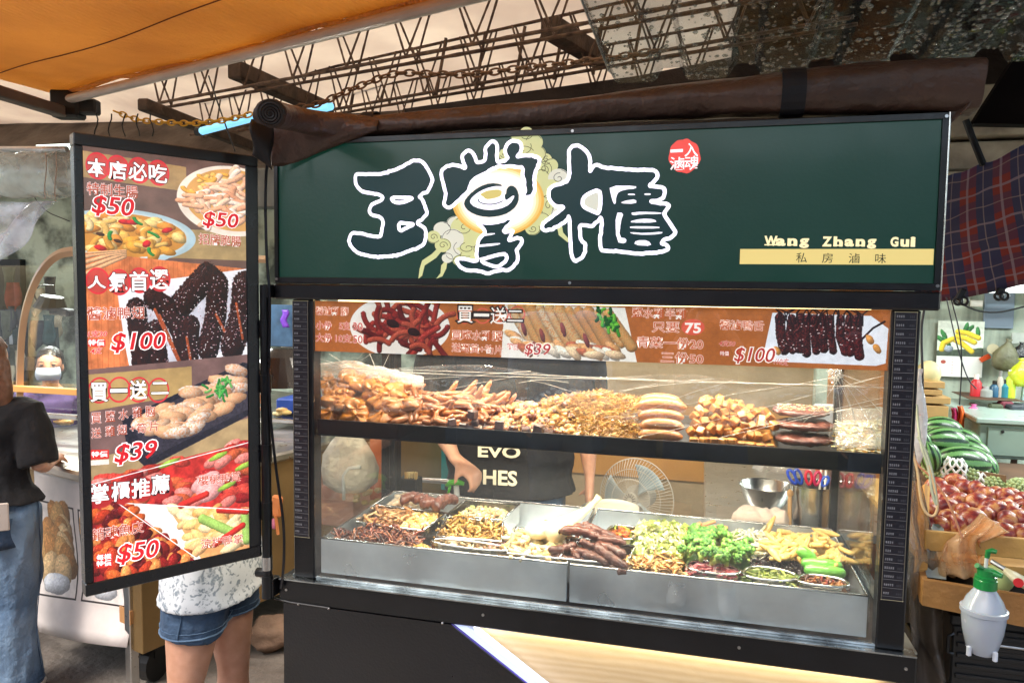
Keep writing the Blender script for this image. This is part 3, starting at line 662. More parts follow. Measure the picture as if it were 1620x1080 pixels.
o1 = T1([(125, 260), (150, 245), (250, 250), (330, 248), (420, 225), (500, 195), (570, 160), (610, 130), (650, 125), (700, 145), (735, 190), (765, 250), (785, 310), (755, 360), (745, 395), (690, 415), (665, 440), (690, 455), (710, 500), (740, 580), (700, 625), (640, 660), (690, 690), (725, 715), (725, 780), (715, 830), (680, 870), (600, 895), (540, 920), (450, 945), (350, 955), (260, 950), (180, 930), (130, 910), (90, 870), (65, 820), (80, 770), (110, 745), (180, 755), (260, 775), (335, 785), (350, 730), (360, 670), (355, 630), (320, 605), (260, 595), (240, 565), (250, 520), (290, 490), (350, 480), (360, 440), (320, 420), (260, 408), (190, 400), (150, 370), (120, 320)])
h1 = T1([(425, 445), (520, 448), (620, 448), (570, 475), (520, 492), (450, 488)], .0005); h2 = T1([(490, 660), (560, 668), (630, 672), (560, 705), (498, 738)], .0005)
glyph([o1], [o1, h1, h2], [])
h4 = T4([(532, 430), (545, 520), (530, 640), (480, 620), (410, 590), (385, 560), (390, 510), (430, 470)], .0004)
o4 = T4([(275, 200), (270, 110), (290, 65), (340, 50), (400, 85), (440, 130), (455, 190), (455, 240), (450, 285), (480, 230), (520, 220), (560, 245), (700, 255), (850, 268), (980, 265), (1020, 280), (1030, 320), (1000, 370), (950, 400), (1000, 405), (1080, 415), (1095, 450), (1085, 495), (1040, 525), (960, 540), (1050, 548), (1120, 555), (1125, 585), (1090, 625), (1080, 640), (1120, 700), (1160, 760), (1185, 800), (1150, 840), (1090, 860), (1050, 888), (1110, 905), (1125, 940), (1080, 960), (960, 975), (850, 980), (740, 965), (620, 955), (560, 960), (540, 930), (535, 860), (545, 780), (555, 720), (545, 670), (535, 680), (510, 710), (460, 745), (400, 740), (365, 735), (365, 800), (375, 870), (410, 890), (415, 930), (400, 990), (360, 1030), (320, 1045), (295, 1000), (285, 900), (280, 780), (275, 650), (250, 700), (180, 745), (120, 775), (60, 785), (35, 750), (60, 710), (130, 660), (200, 610), (230, 575), (160, 580), (110, 530), (95, 470), (110, 415), (180, 385), (275, 360)])
W4 = [T4(p, .0003) for p in ([(615, 400), (845, 400), (845, 425), (760, 432), (700, 450), (675, 490), (670, 560), (650, 550), (630, 480)], [(775, 468), (835, 468), (835, 482), (775, 480)], [(700, 550), (760, 525), (845, 515), (845, 555)], [(915, 466), (970, 466), (970, 480), (915, 480)], [(668, 630), (740, 630), (715, 700), (700, 840), (765, 850), (755, 895), (675, 880)], [(805, 622), (1060, 626), (1060, 642), (900, 642), (810, 655)], [(800, 700), (900, 680), (1000, 685), (1025, 715), (800, 715)], [(793, 745), (1045, 748), (1045, 765), (793, 765)], [(793, 795), (920, 805), (1075, 790), (1060, 812), (900, 820), (800, 808)], [(845, 865), (950, 865), (980, 915), (825, 905)])]
glyph([o4], [o4, h4], W4)
# see-through gap in the last letter shows the cloud print again
g = MB(); vs, fs = fillmesh([h4], SG, .0019); g.add(vs, fs); g.build('cloud_gap', cloud_w, face)
oA = T2([(150, 830), (170, 740), (170, 700), (140, 600), (120, 480), (190, 420), (270, 410), (330, 430), (390, 455), (350, 360), (355, 300), (400, 255), (450, 270), (490, 330), (500, 385), (530, 385), (590, 375), (600, 300), (590, 240), (640, 180), (680, 155), (720, 190), (725, 260), (715, 350), (730, 390), (845, 355), (810, 300), (800, 240), (840, 180), (900, 155), (960, 165), (985, 220), (970, 280), (925, 330), (1000, 315), (1080, 310), (1170, 340), (1180, 370), (1150, 430), (1125, 500), (1120, 600), (1120, 720), (1050, 765), (990, 745), (1020, 690), (1015, 600), (990, 520), (1000, 440), (940, 440), (880, 425), (800, 435), (740, 425), (680, 450), (600, 500), (500, 550), (450, 585), (430, 650), (380, 730), (300, 800), (225, 870), (180, 865)])
oB = T2([(765, 620), (650, 603), (520, 650), (420, 730), (362, 810), (385, 880), (470, 940), (600, 972), (740, 962), (850, 920), (930, 850), (958, 760), (935, 670), (880, 628), (825, 655), (812, 740), (790, 700), (770, 640)], .0003)
wB = T2([(740, 636), (650, 648), (540, 690), (450, 760), (425, 810), (480, 865), (620, 898), (760, 882), (860, 832), (912, 745), (885, 740), (840, 780), (805, 790), (800, 700), (795, 650)], .0002)
oc = T2([(560, 712), (640, 680), (775, 675), (768, 745), (680, 775), (600, 782), (572, 750), (540, 735)], .0003)
ink = T2([(532, 778), (514, 795), (560, 825), (640, 836), (720, 826), (800, 790)], 0)
oC = T3([(500, 345), (650, 360), (760, 345), (860, 290), (890, 320), (860, 375), (785, 432), (800, 452), (905, 438), (870, 490), (842, 532), (860, 545), (920, 515), (980, 520), (995, 560), (950, 620), (920, 640), (945, 690), (935, 760), (890, 820), (840, 870), (760, 860), (690, 875), (620, 900), (580, 880), (500, 865), (400, 860), (330, 830), (300, 790), (290, 750), (330, 730), (400, 745), (500, 768), (515, 740), (500, 700), (505, 650), (510, 600), (520, 540), (560, 490), (600, 470), (580, 420)])
hC = T3([(540, 768), (700, 825), (745, 815), (832, 750), (812, 680), (700, 702), (600, 732)], .0005)
wC = [T3(p, .0003) for p in ([(505, 590), (750, 568), (755, 585), (640, 605), (505, 615)], [(560, 478), (695, 462), (700, 478), (560, 500)], [(505, 735), (700, 692), (810, 660), (815, 690), (700, 712), (520, 750)])]
glyph([oA, oB, oC], [oA, oC, hC], [wB]+wC, [oc], [], [(ink[:len(ink)*5//6], .0022)])
# seal
lay = MB(); sl_ = trace([(1083+25*math.cos(a)*(1+.04*math.sin(7*a)), 247+27*math.sin(a)*(1+.04*math.cos(9*a))) for a in [i*2*math.pi/40 for i in range(40)]], 0, 0, 1, .0006)
vs, fs = fillmesh([sl_], SG, .0006); lay.add(vs, fs); lay.build('red_seal', Mglow('seal_red', 'e0483f', .8), face)
wt = Mglow('seal_white', 'fff2f4', .9)
letter(SG, '一', 1061, 241, 1080, 240, 3.2, [(.02, wt)], face); letter(SG, '入', 1083, 248, 1104, 248, 21, [(.012, wt)], face); letter(SG, '滷', 1060, 269, 1082, 269, 20, [(.012, wt)], face); letter(SG, '魂', 1083, 269, 1105, 269, 22, [(.012, wt)], face)
# yellow bar with the small line, and the roman name
xa, za = SG.uv(1171, 394); xb, zb = SG.uv(1476, 419)
mb = MB(); mb.bx(xa, xb, 1.6905, 1.6918, zb, za); mb.build('yellow_bar', Mglow('bar_yellow', 'dcc67c', .72), face)
dk = M('dark_letters', '1b2a20', .5)
for c, x in zip('私房滷味', (1259, 1300, 1342, 1384)): letter(SG, c, x, 415.5+(x-1259)*.008, x+17, 415.6+(x-1259)*.008, 15.5, [(0, dk)], face, d0=.0018)
yl = Mglow('cream_letters', 'f3e2ae', .85)
def serif(word, x0, x1, y, h):
    n = len(word); 
    for i, c in enumerate(word):
        w = (x1-x0)/n; k = {'W': 1., 'i': .26}.get(c, .68); hh = h*(1 if c in 'WZGhi' else .72); yy = y+(h*.25 if c == 'g' else 0)
        if c == 'g': hh = h*.98
        a = x0+w*i; letter(SG, c, a, yy, a+w*k, yy+.2, hh, [(.045, yl)], face, d0=.0012)
        mb = MB(); u0, v0 = SG.uv(a-.8, y); u1, v1 = SG.uv(a+w*k+.8, y)
        if c not in 'gaGi': mb.bx(u0, u1, 1.6895, 1.6903, v0-.0004, v0+.0022); mb.build('serif', yl, face)
serif('Wang', 1210, 1284, 388, 14); serif('Zhang', 1302, 1390, 389, 14); serif('Gui', 1409, 1458, 389.5, 14)
# front glass, banner behind it, shelf
mb = MB(); mb.bx(-.9625, .3805, 1.700, 1.704, .797, 1.519); fg = mb.build('front_glass', m_glass, st)
for x, z in ((-1.058, 1.57), (-1.058, 1.91), (.461, 1.57), (.461, 1.91), (-.3, 1.911), (-.3, 1.568), (-1.04, .757), (.44, .757), (.1, .757), (-.5, .757)):
    mb = MB(); y_ = 1.686 if z > 1 else 1.69; mb.tube([(x, y_, z), (x, y_-.002, z)], .0035, 10); mb.build('frame_screw', m_steel, st)
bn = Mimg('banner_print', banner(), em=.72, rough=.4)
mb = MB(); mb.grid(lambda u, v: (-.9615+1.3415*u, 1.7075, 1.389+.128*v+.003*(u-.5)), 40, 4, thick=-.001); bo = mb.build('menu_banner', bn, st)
BNP = Pl((0, 1.7065, 0)); rw = Mglow('banner_white', 'fff4ea', .75); rr = Mglow('banner_red', 'c8322c', .6); ro = Mglow('banner_orange', 'd0663c', .6)
def two(pl, s, x0, y0, x1, y1, h, a, b, par, w=.035, sl=0): letter(pl, s, x0, y0, x1, y1, h, [(w, a), (.006, b)], par, slant=sl, d0=.0008)
for s, x0, y0, x1, y1, h in (('醬滷雞腳', 500, 498, 551, 499, 13), ('小份', 500, 521, 525, 521.5, 13), ('5支', 537, 521.5, 554, 522, 13), ('30', 559, 522, 574, 522.5, 12), ('大份', 500, 540, 525, 541, 13), ('10支', 531, 541, 556, 542, 13), ('50', 559, 542, 574, 543, 12),
        ('買鹽水雞腿', 715, 537, 794, 539, 15), ('送蛋黃+筍片', 715, 556, 795, 561, 14), ('只要', 1032, 525, 1074, 526, 16), ('青菜一份20', 1008, 549, 1112, 553, 17), ('三份50', 1046, 573, 1112, 576, 17)): two(BNP, s, x0, y0, x1, y1, h, rw, rr if y0 > 505 and x0 < 600 else ro, bo)
for s, x0, y0, x1, y1, h in (('鹽水雞半雞', 1000, 502, 1086, 505, 16), ('醬滷鴨舌', 1139, 521, 1208, 523, 15)): two(BNP, s, x0, y0, x1, y1, h, rw, ro, bo)
for c, x, y in zip('買一送二', (724, 750, 776, 803), (510, 500, 512, 508)): two(BNP, c, x, y, x+24, y+.4, 26 if c not in '一二' else (4 if c == '一' else 17), M('dkbrown', '4a2a20'), rw, bo, .09)
letter(BNP, '75', 1084, 526, 1108, 526.5, 15, [(.03, rw)], bo)
two(BNP, '$39', 829, 563, 868, 564, 20, rw, rr, bo, .06, .2); two(BNP, '$100', 1160, 574, 1222, 576, 25, rw, rr, bo, .06, .2); two(BNP, '/10支', 1224, 576, 1246, 578, 11, rw, rr, bo, .03, .2); two(BNP, '4支50', 1137, 547, 1162, 548, 9, rw, rr, bo, .03, .2)
two(BNP, '特價', 803, 552, 819, 552.5, 8, rr, rw, bo, .1); two(BNP, '特價', 1139, 562, 1153, 562.5, 7, rr, rw, bo, .1)
mb = MB(); mb.bx(-.9605, .379, 1.712, 1.72, 1.168, 1.2105, .001)
for x in (-.74, -.58, -.14): mb.bx(x, x+.0008, 1.7112, 1.712, 1.169, 1.21)
mb.build('shelf_edge', m_black, st)
mb = MB(); mb.bx(-.955, .379, 1.7205, 2.08, 1.180, 1.19); mb.build('shelf', M('shelf_panel', '2b2724', .4, var=.2), st)
mb = MB(); mb.bx(-.957, .3785, 2.085, 2.09, 1.17, 1.21); mb.build('shelf_rail', m_steel, st)
for x in (-.965, .3715):
    mb = MB(); mb.bx(x, x+.004, 1.742, 2.198, .80, 1.517); mb.build('side_glass', m_glass2 if x > 0 else m_glass3, st)
# warm lamps in the case
for nm, z, y, p in (('case_light', 1.513, 1.80, 7.), ('case_light', 1.166, 1.80, 4.3)):
    mb = MB(); mb.bx(-.94, .36, y-.01, y+.01, z, z+.005); mb.build(nm, Mglow('warm_tube', 'ffdf9e', 6), st)
    area('case_lamp', (-.29, y+.0, z-.004), 1.28, .03, p, (1, .88, .70), (R(14), 0, 0))
# cable down the left post
mb = MB(); mb.tube(chaikin([P(431, 208, 1.64), P(424, 240, 1.65), P(419, 300, 1.66), P(422, 420, 1.66), P(428, 470, 1.66), P(424, 620, 1.66), P(436, 740, 1.665), P(450, 830, 1.67), P(449, 900, 1.675), P(444, 930, 1.68)], 3, False), .0035, 6); mb.build('power_cable', M('black_rubber', '15151a', .3, coat=.5), st)
# ================================================================ the swing-out menu light box
lb = thing('menu_light_box', (-1.1, 1.66, .79), 'tall black framed menu light box with four backlit dish photos, hinged left of the stall', 'light box')
PB = PRINT; T_ = .035
def bp(mb_, u0, u1, z0, z1, d0, d1, bev=.002):
    c = PB.pt((u0+u1)/2, (z0+z1)/2, (d0+d1)/2); mb_.box(c, (abs(u1-u0), abs(d1-d0), abs(z1-z0)), (0, 0, R(56.09)), bev)
U0, U1, Z0, Z1 = -.400, .006, .851, 1.876; u0, u1, z0, z1 = -.3825, -.026, .8805, 1.849
mb = MB(); bp(mb, U0, U1, z1, Z1, -T_, .004); bp(mb, U0, U1, Z0, z0, -T_, .004); bp(mb, U0, u0, z0, z1, -T_, .0035); bp(mb, u1, U1, z0, z1, -T_, .0035); mb.build('frame', M('black_powder_frame', '090b10', .3, var=.4, bump=.5, bs=260, coat=.25, rv=.3), lb)
mb = MB(); bp(mb, u0, u1, z0, z1, -T_+.003, -.006, 0); mb.build('back_board', m_blackmatt, lb)
mb = MB(); mb.grid(lambda a, b: PB.pt(u0+(u1-u0)*a, z0+(z1-z0)*b, -.002), 1, 1, thick=-.003); po = mb.build('poster', Mimg('poster_print', poster(), em=.86, rough=.25, coat=.5), lb)
LP = Pl(PB.o+PB.n*.0015, R(56.09)); lw = Mglow('poster_white', 'fff6f4', 1.0); lr = Mglow('poster_red', 'd2202a', .7); lbk = M('poster_navy', '1a1c26', .4); lbr = Mglow('poster_brown', 'b4553c', .6)
def pt_(s, x0, y0, x1, y1, h, k, w=.05, sl=0):
    if k == 'name': w = .03
    a, b = {'title': (lbk, lw), 'price': (lw, lr), 'name': (lw, lbr), 'tag': (lr, lw)}[k]
    letter(LP, s, x0, y0, x1, y1, h, [(w, a), (.018 if k != 'name' else .012, b)], po, slant=sl, d0=0)
for c, x, y in zip('本店必吃', (139, 172, 204, 236), (278, 282, 284, 287)): pt_(c, x, y, x+28, y+3, 28, 'title')
for c, x, y in zip('人氣首選', (139, 173, 206, 238), (456, 461, 460, 457)): pt_(c, x, y, x+28, y-.3, 19 if c == '人' else 30, 'title')
for c, x, y in zip('買一送二', (144, 175, 206, 240), (635, 620, 631, 623)): pt_(c, x, y, x+26, y-.7, {'一': 4, '二': 18}.get(c, 29), 'title')
for c, x, y in zip('掌櫃推薦', (144, 177, 209, 240), (797, 793, 788, 782)): pt_(c, x, y, x+28, y-3, 30, 'title')
pt_('特制生腸', 138, 308, 218, 314, 20, 'name'); pt_('$50', 144, 340, 208, 346, 32, 'price', sl=.2); pt_('$50', 320, 360, 374, 364, 26, 'price', sl=.2); pt_('招牌脆腸', 315, 386, 381, 390, 17, 'name')
pt_('醬滷鴨翅', 139, 506, 229, 504, 20, 'name'); pt_('1支30', 139, 533, 168, 532.5, 10, 'price', .04, .2); pt_('特價', 140, 547, 165, 546.5, 10, 'tag', .0); pt_('4支', 143, 560, 160, 559, 10, 'price', .04, .2); pt_('$100', 175, 558, 258, 555, 31, 'price', .06, .2)
for c, x, y in zip('買鹽水雞胸', (145, 167, 188, 210, 230), (670, 667, 664, 661, 659)): pt_(c, x, y, x+15, y-1, 17, 'name')
for c, x, y in zip('送雞翅+筍片', (145, 167, 186, 206, 216, 236), (693, 690, 688, 682, 685, 682)): pt_(c, x, y, x+(15 if c != '+' else 8), y-1, 16 if c != '+' else 8, 'name')
pt_('特價', 145, 723, 170, 722, 9, 'tag', 0); pt_('$39', 180, 736, 244, 727, 32, 'price', .06, .2)
pt_('櫻桃鴨賞', 313, 768, 380, 760, 15, 'name'); pt_('銷魂魚皮', 145, 856, 227, 841, 19, 'name'); pt_('每樣', 153, 886, 176, 883.5, 9, 'tag', 0); pt_('特價', 153, 896, 176, 893.5, 9, 'tag', 0); pt_('$50', 184, 894, 247, 884, 32, 'price', .06, .2); pt_('涼拌鴨掌', 318, 868, 384, 858, 15, 'name')
hp = P(420, 600, 1.668); hxp = hp.x
mb = MB(); mb.tube([(hxp, 1.668, .80), (hxp, 1.668, 1.555)], .0125, 16); mb.build('hinge_pole', m_black, lb)
mb = MB(); mb.tube([(hxp, 1.668, .815), (hxp, 1.668, .85)], .0135, 16); mb.build('pole_collar', m_steel2, lb)
mb = MB(); mb.tube([(hxp, 1.668, .74), (hxp, 1.668, .80)], .0145, 16); mb.bx(hxp, -1.064, 1.665, 1.70, .742, .79, .002); mb.tube([(hxp-.03, 1.668, .805), (hxp+.004, 1.668, .805)], .012, 12); mb.build('lower_bracket', m_black, lb)
mb = MB(); mb.bx(hxp-.002, -1.066, 1.66, 1.70, 1.522, 1.556, .002); mb.build('upper_bracket', m_black, lb)
for z in (.95, 1.1, 1.28, 1.42): mb = MB(); mb.tube([(hxp, 1.668, z), (hxp, 1.668, z+.045)], .0145, 14); mb.build('hinge_knuckle', m_black, lb)

# ================================================================ rolled tarpaulin on top
tp = thing('rolled_tarpaulin', (-.3, 1.72, 1.92), 'brown tarpaulin rolled up and strapped along the top of the green sign', 'tarpaulin')
m_tarp = M('brown_vinyl', '3f2e27', .48, var=.25, vs=4, bump=.9, bs=9, coat=.08, col2='584137')
path = chaikin([P(428, 180, 1.40), P(436, 182, 1.47), P(455, 186, 1.56), P(490, 194, 1.63), P(535, 200, 1.69), P(600, 200, 1.715), P(700, 192, 1.72), P(900, 176, 1.73), P(1080, 160, 1.73), P(1250, 148, 1.72), P(1400, 142, 1.72), P(1545, 138, 1.71)], 3, False)
n = len(path); xs = [p.x for p in path]
def rad(p): return float(np.interp(p.x, [path[0].x, P(500, 1, 1.66).x, P(600, 1, 1.7).x, P(900, 1, 1.7).x, P(1250, 1, 1.7).x, P(1545, 1, 1.7).x], [.029, .032, .024, .03, .045, .060]))
mb = MB(); sg = 26; vs = []
for i, p in enumerate(path):
    t = (path[min(i+1, n-1)]-path[max(0, i-1)]).normalized(); a = (V((0, 0, 1))-t*t.z).normalized(); b = t.cross(a)
    for k in range(sg):
        w = 2*math.pi*k/sg; r = rad(p)*(1+.16*mn.noise(V((p.x*3.5, math.cos(w)*1.4, math.sin(w)*1.4)))+.06*mn.noise(V((p.x*14, math.cos(w)*4, math.sin(w)*4))))
        q = p+(b*math.cos(w)*(1.15)+a*math.sin(w))*r
        if q.y > 1.672 or q.z > 1.93: q.z = max(q.z, 1.9195)
        vs.append(q)
mb.add(vs, [(i*sg+k, (i+1)*sg+k, (i+1)*sg+(k+1) % sg, i*sg+(k+1) % sg) for i in range(n-1) for k in range(sg)]+[tuple(range(sg)), tuple((n-1)*sg+k for k in range(sg))[::-1]])
mb.build('roll', m_tarp, tp, smooth=True)
t = (path[3]-path[0]).normalized(); a = (V((0, 0, 1))-t*t.z).normalized(); b = t.cross(a); sp = []
for k in range(90): w = k*.33; r = .029*(1-k/100); sp.append(path[0]-t*.003+(b*math.cos(w)+a*math.sin(w))*r)
mb = MB(); mb.tube(sp, .0026, 5); mb.build('roll_end', M('dark_roll_edge', '1c1614', .6), tp)
ps = [P(431, 215, 1.655), P(430, 262, 1.662), P(452, 262, 1.675), P(520, 233, 1.683), P(597, 207, 1.684), P(597, 190, 1.70), P(500, 190, 1.66)]
def drape(u, v):
    top = P(431, 180, 1.64).lerp(P(600, 192, 1.684), u); bot = chaikin([P(431, 263, 1.655), P(452, 262, 1.672), P(520, 234, 1.6835), P(600, 206, 1.6845)], 1, False)
    f = u*(len(bot)-1); i = min(int(f), len(bot)-2); q = bot[i].lerp(bot[i+1], f-i); p = top.lerp(q, v); p.y -= .010*math.sin(v*math.pi)+.004*mn.noise(V((u*6, v*3, 2)))+.006*math.sin(u*5-v*4)*v; return p
mb = MB(); mb.grid(drape, 24, 12, thick=.002); mb.build('hanging_flap', m_tarp, tp, smooth=True)
mb = MB(); mb.grid(lambda u, v: P(431, 195, 1.60).lerp(P(398, 188, 1.56), u)+V((0, .008*math.sin(v*6+u*3), 0))+(P(418, 262, 1.65)-P(418, 190, 1.65))*(v*(1-.25*u)), 8, 10, thick=.003); mb.build('dark_fold', M('black_lining', '120f10', .55), tp, smooth=True)
for x, y in ((588, 196), (1252, 148)):
    c = P(x, y, 1.72); r = rad(c)*1.13; mb = MB(); rg = []
    for k in range(20): w = 2*math.pi*k/20; q = c+V((0, math.cos(w)*r*1.18, math.sin(w)*r)); q.z = max(q.z, 1.921); rg.append(q)
    W2 = .017 if x < 700 else .024
    mb.add([q+V((-W2, 0, 0)) for q in rg]+[q+V((W2, 0, 0)) for q in rg]+[q*1+V((0, (c.y-q.y)*.08, (c.z-q.z)*.08))+V((s*W2, 0, 0)) for s in (-1, 1) for q in rg],
           [(k, (k+1) % 20, 20+(k+1) % 20, 20+k) for k in range(20)]+[(40+k, 60+k, 60+(k+1) % 20, 40+(k+1) % 20) for k in range(20)]+[(k, 40+k, 40+(k+1) % 20, (k+1) % 20) for k in range(20)]+[(20+k, 20+(k+1) % 20, 60+(k+1) % 20, 60+k) for k in range(20)])
    mb.build('strap', M('black_webbing', '131319', .7, bump=.5, bs=300), tp)
# right hand corner flap
def fl(u, v):
    a = P(1492, 182, 1.69).lerp(P(1548, 140, 1.67), u); b = P(1493, 208, 1.69).lerp(P(1530, 172, 1.67), u); return a.lerp(b, v)+V((0, .01*math.sin(u*4), 0))
mb = MB(); mb.grid(fl, 8, 5, thick=.002); mb.build('corner_flap', m_tarp, tp, smooth=True)
# ================================================================ roofs and awnings over the lane
m_orange = Mcloth('orange_tarpaulin', (.95, .58, .20), .68, .7, .12, 2.2, .5, 14)
m_cream = Mcloth('cream_tarpaulin', (.93, .79, .65), .6, .8, .12, 1.2, .15, 3)
aw = thing('orange_awning', (-1.2, 1.4, 2.4), 'orange tarpaulin awning with a seam and a pale pipe along its edge, upper left', 'awning')
A_, B_ = PZ(98, 160, 2.42), PZ(745, -4, 2.42); dA = (B_-A_).normalized(); B2 = B_+dA*1.7; A2 = A_-dA*.05
nA = V((-dA.y, dA.x, 0)); nA = nA if nA.y < 0 else -nA
def awn(u, v):
    p = A2.lerp(B2, u)+nA*(v*1.9)+V((0, 0, .035)); p.z += -.10*math.sin(math.pi*min(1, v*1.2))*math.sin(math.pi*u)**.5+.02*mn.noise(V((u*5, v*3, 0)))+.12*v; return p
mb = MB(); mb.grid(awn, 50, 30, thick=.002); mb.build('awning_cloth', m_orange, aw, smooth=True)
def sm(k): return [awn(u/40, .16+.13*k+.05*math.sin(u/40*3))-V((0, 0, .004)) for u in range(41)]
mb = MB(); mb.tube(sm(0), .0022, 5); mb.build('seam', M('seam_thread', '6a3a12', .8), aw)
mb = MB(); mb.tube([A2, B2], .021, 14); mb.build('edge_pipe', M('cream_painted_pipe', 'e4dcd4', .35, var=.12, coat=.3), aw)
mb = MB(); mb.tube([awn(u/30, .0)+V((0, 0, -.006+.008*math.sin(u*2.1))) for u in range(31)], .011, 8); mb.build('hem', m_orange, aw)
# side beam and dark joint of the awning frame
mb = MB(); c = PZ(108, 166, 2.40); mb.box(c, (.13, .09, .13), (0, 0, R(16)), .01); mb.box(c+V((.08, .02, -.01)), (.12, .06, .07), (0, 0, R(16)), .008); mb.build('frame_joint', M('soot_black_steel', '15110f', .6), aw)
a, b = PZ(-60, 128, 2.36), PZ(100, 178, 2.36); mb = MB(); mb.box((a+b)/2, ((b-a).length, .06, .05), (0, 0, math.atan2(b.y-a.y, b.x-a.x)), .006); mb.build('side_beam', M('grey_box_beam', '6e625a', .5, var=.3), aw)
cp_ = thing('cream_canopy', (-1, 4, 3), 'cream canopy sheet stretched over the rusty trusses behind the stall', 'canopy')
def cano(u, v):
    x = -8.5+8.9*u; y = 1.15+4.8*v; return V((x, y, 3.08+.05*math.sin(u*9)+.04*mn.noise(V((x, y, 0)))-.03*v))
mb = MB(); mb.grid(cano, 40, 24, thick=.002); mb.build('canopy_cloth', m_cream, cp_, smooth=True)
def truss(name, pa, pb, zb, ht, n, label, wid=.10, r=.009):
    a, b = PZ(*pa, zb), PZ(*pb, zb); d = (b-a); L = d.length; d.normalize(); nn = V((-d.y, d.x, 0)); a = a-d*L*.15; b = b+d*L*.35; L = (b-a).length; n = int(n*1.5)
    t = thing(name, (a+b)/2, label, 'truss', 'rusty roof trusses behind the stall')
    def rough(p, q, rr, k=10):
        return [p.lerp(q, i/k) for i in range(k+1)], [rr*(1+.5*abs(mn.noise((p.lerp(q, i/k))*40))) for i in range(k+1)]
    for s in (-1, 1):
        mb = MB(); ps, rr = rough(a+nn*s*wid/2, b+nn*s*wid/2, r, 80); mb.tube(ps, rr, 7); mb.build('lower_chord', m_rust, t)
    mb = MB(); mb.tube([a+V((0, 0, ht)), b+V((0, 0, ht))], r, 7); mb.build('upper_chord', m_rust, t)
    st_ = L/n
    for i in range(n):
        for s in (-1, 1):
            for e in (-.32, .32):
                p = a+d*(i+.5)*st_+nn*s*wid/2*.9; q = a+d*((i+.5)+e)*st_+V((0, 0, ht))+nn*s*.02
                mb = MB(); ps, rr = rough(p, q, r*.62, 12); mb.tube(ps, rr, 5); mb.build('web', m_rust, t)
    return t
truss('roof_truss', (293, 160), (892, 50), 2.76, .30, 7, 'nearest rusty lattice roof truss, just behind the pale awning pipe')
truss('roof_truss', (370, 205), (980, 98), 2.74, .30, 9, 'second rusty lattice roof truss, lower down behind the hanging chain')
truss('roof_truss', (420, 222), (1000, 140), 2.76, .28, 11, 'farthest rusty lattice truss, just above the brown rolled tarpaulin')
bm = M('dark_rusty_beam', '4a382c', .8, var=.5, vs=9, bump=.8, bs=30)
for lab, (x0, y0), (x1, y1), z, w in (('short dark cross beam over the truss above the middle of the sign', (868, 42), (950, 92), 2.86, .10), ('dark cross beam behind the left end of the rolled tarpaulin', (370, 110), (520, 175), 2.86, .10), ('long dark beam running left behind the yellow chain', (225, 165), (420, 240), 2.6, .07)):
    a, b = PZ(x0, y0, z), PZ(x1, y1, z); mb = MB(); mb.box((a+b)/2, ((b-a).length, w, w), (0, 0, math.atan2(b.y-a.y, b.x-a.x)), .008); mb.build('cross_beam', bm, label=lab, cat='beam', group='dark roof beams')
rf = thing('dark_roof', (2, 4, 2.6), 'dark low roof of timber sheets over the right hand stalls', 'roof')
mb = MB(); mb.bx(.12, 6, .35, 7, 2.98, 3.04); mb.build('roof_sheet', M('dark_roof_sheet', '141414', .9, var=.3, vs=2, bump=.3, bs=10, spec=.1), rf)
q0, q1 = P(640, 172, 4.2), P(1010, 120, 4.2); mb = MB(); mb.extr([q0, q1, q1+V((2.5, 0, .35)), q1+V((2.5, 0, -.9)), q0+V((0, 0, -.3))], (0, .04, 0)); mb.build('fascia', M('dark_fascia', '2b201b', .8, var=.4, vs=5, bump=.7, bs=12), rf)
for i in range(6):
    q = P(690+i*62, 150-i*8, 4.1); mb = MB(); mb.tube([q, q+V((.05, .02, .32))], .01, 5); mb.build('rafter_strut', m_rust, rf)
br = thing('rear_roof', (-3, 6, 2.5), 'dark sloping roof of old timber beyond the cream canopy', 'roof')
mb = MB(); mb.add([(-12, 5.2, 2.46), (.4, 5.2, 2.46), (.4, 6.05, 3.22), (-12, 6.05, 3.22), (-12, 5.2, 2.50), (.4, 5.2, 2.50), (.4, 6.05, 3.26), (-12, 6.05, 3.26)], [(0, 1, 2, 3), (7, 6, 5, 4), (0, 4, 5, 1), (2, 6, 7, 3), (1, 5, 6, 2), (0, 3, 7, 4)]); mb.build('roof_sheet', M('old_roof', '3a302a', .85, var=.5, vs=3, bump=.6, bs=9, col2='6a5e54'), br)
for i in range(9): mb = MB(); x = -6.2+i*.75; mb.box((x, 5.6, 2.78), (.07, 1.1, .09), (R(41.8), 0, 0), .006); mb.build('rafter', bm, br)
mb = MB(); mb.bx(-12, .3, 5.14, 5.2, 2.36, 2.50, .006); mb.build('eaves_beam', M('grey_eaves', '6c6258', .8, var=.4, vs=6, bump=.5, bs=20), br)
mb = MB(); mb.bx(-12, 2, 6.4, 6.5, 0, 3.6); mb.build('lit_lane_wall', M('far_pale_wall', 'a9b6aa', .85, var=.2), label='pale wall far behind under the old roof', cat='wall')
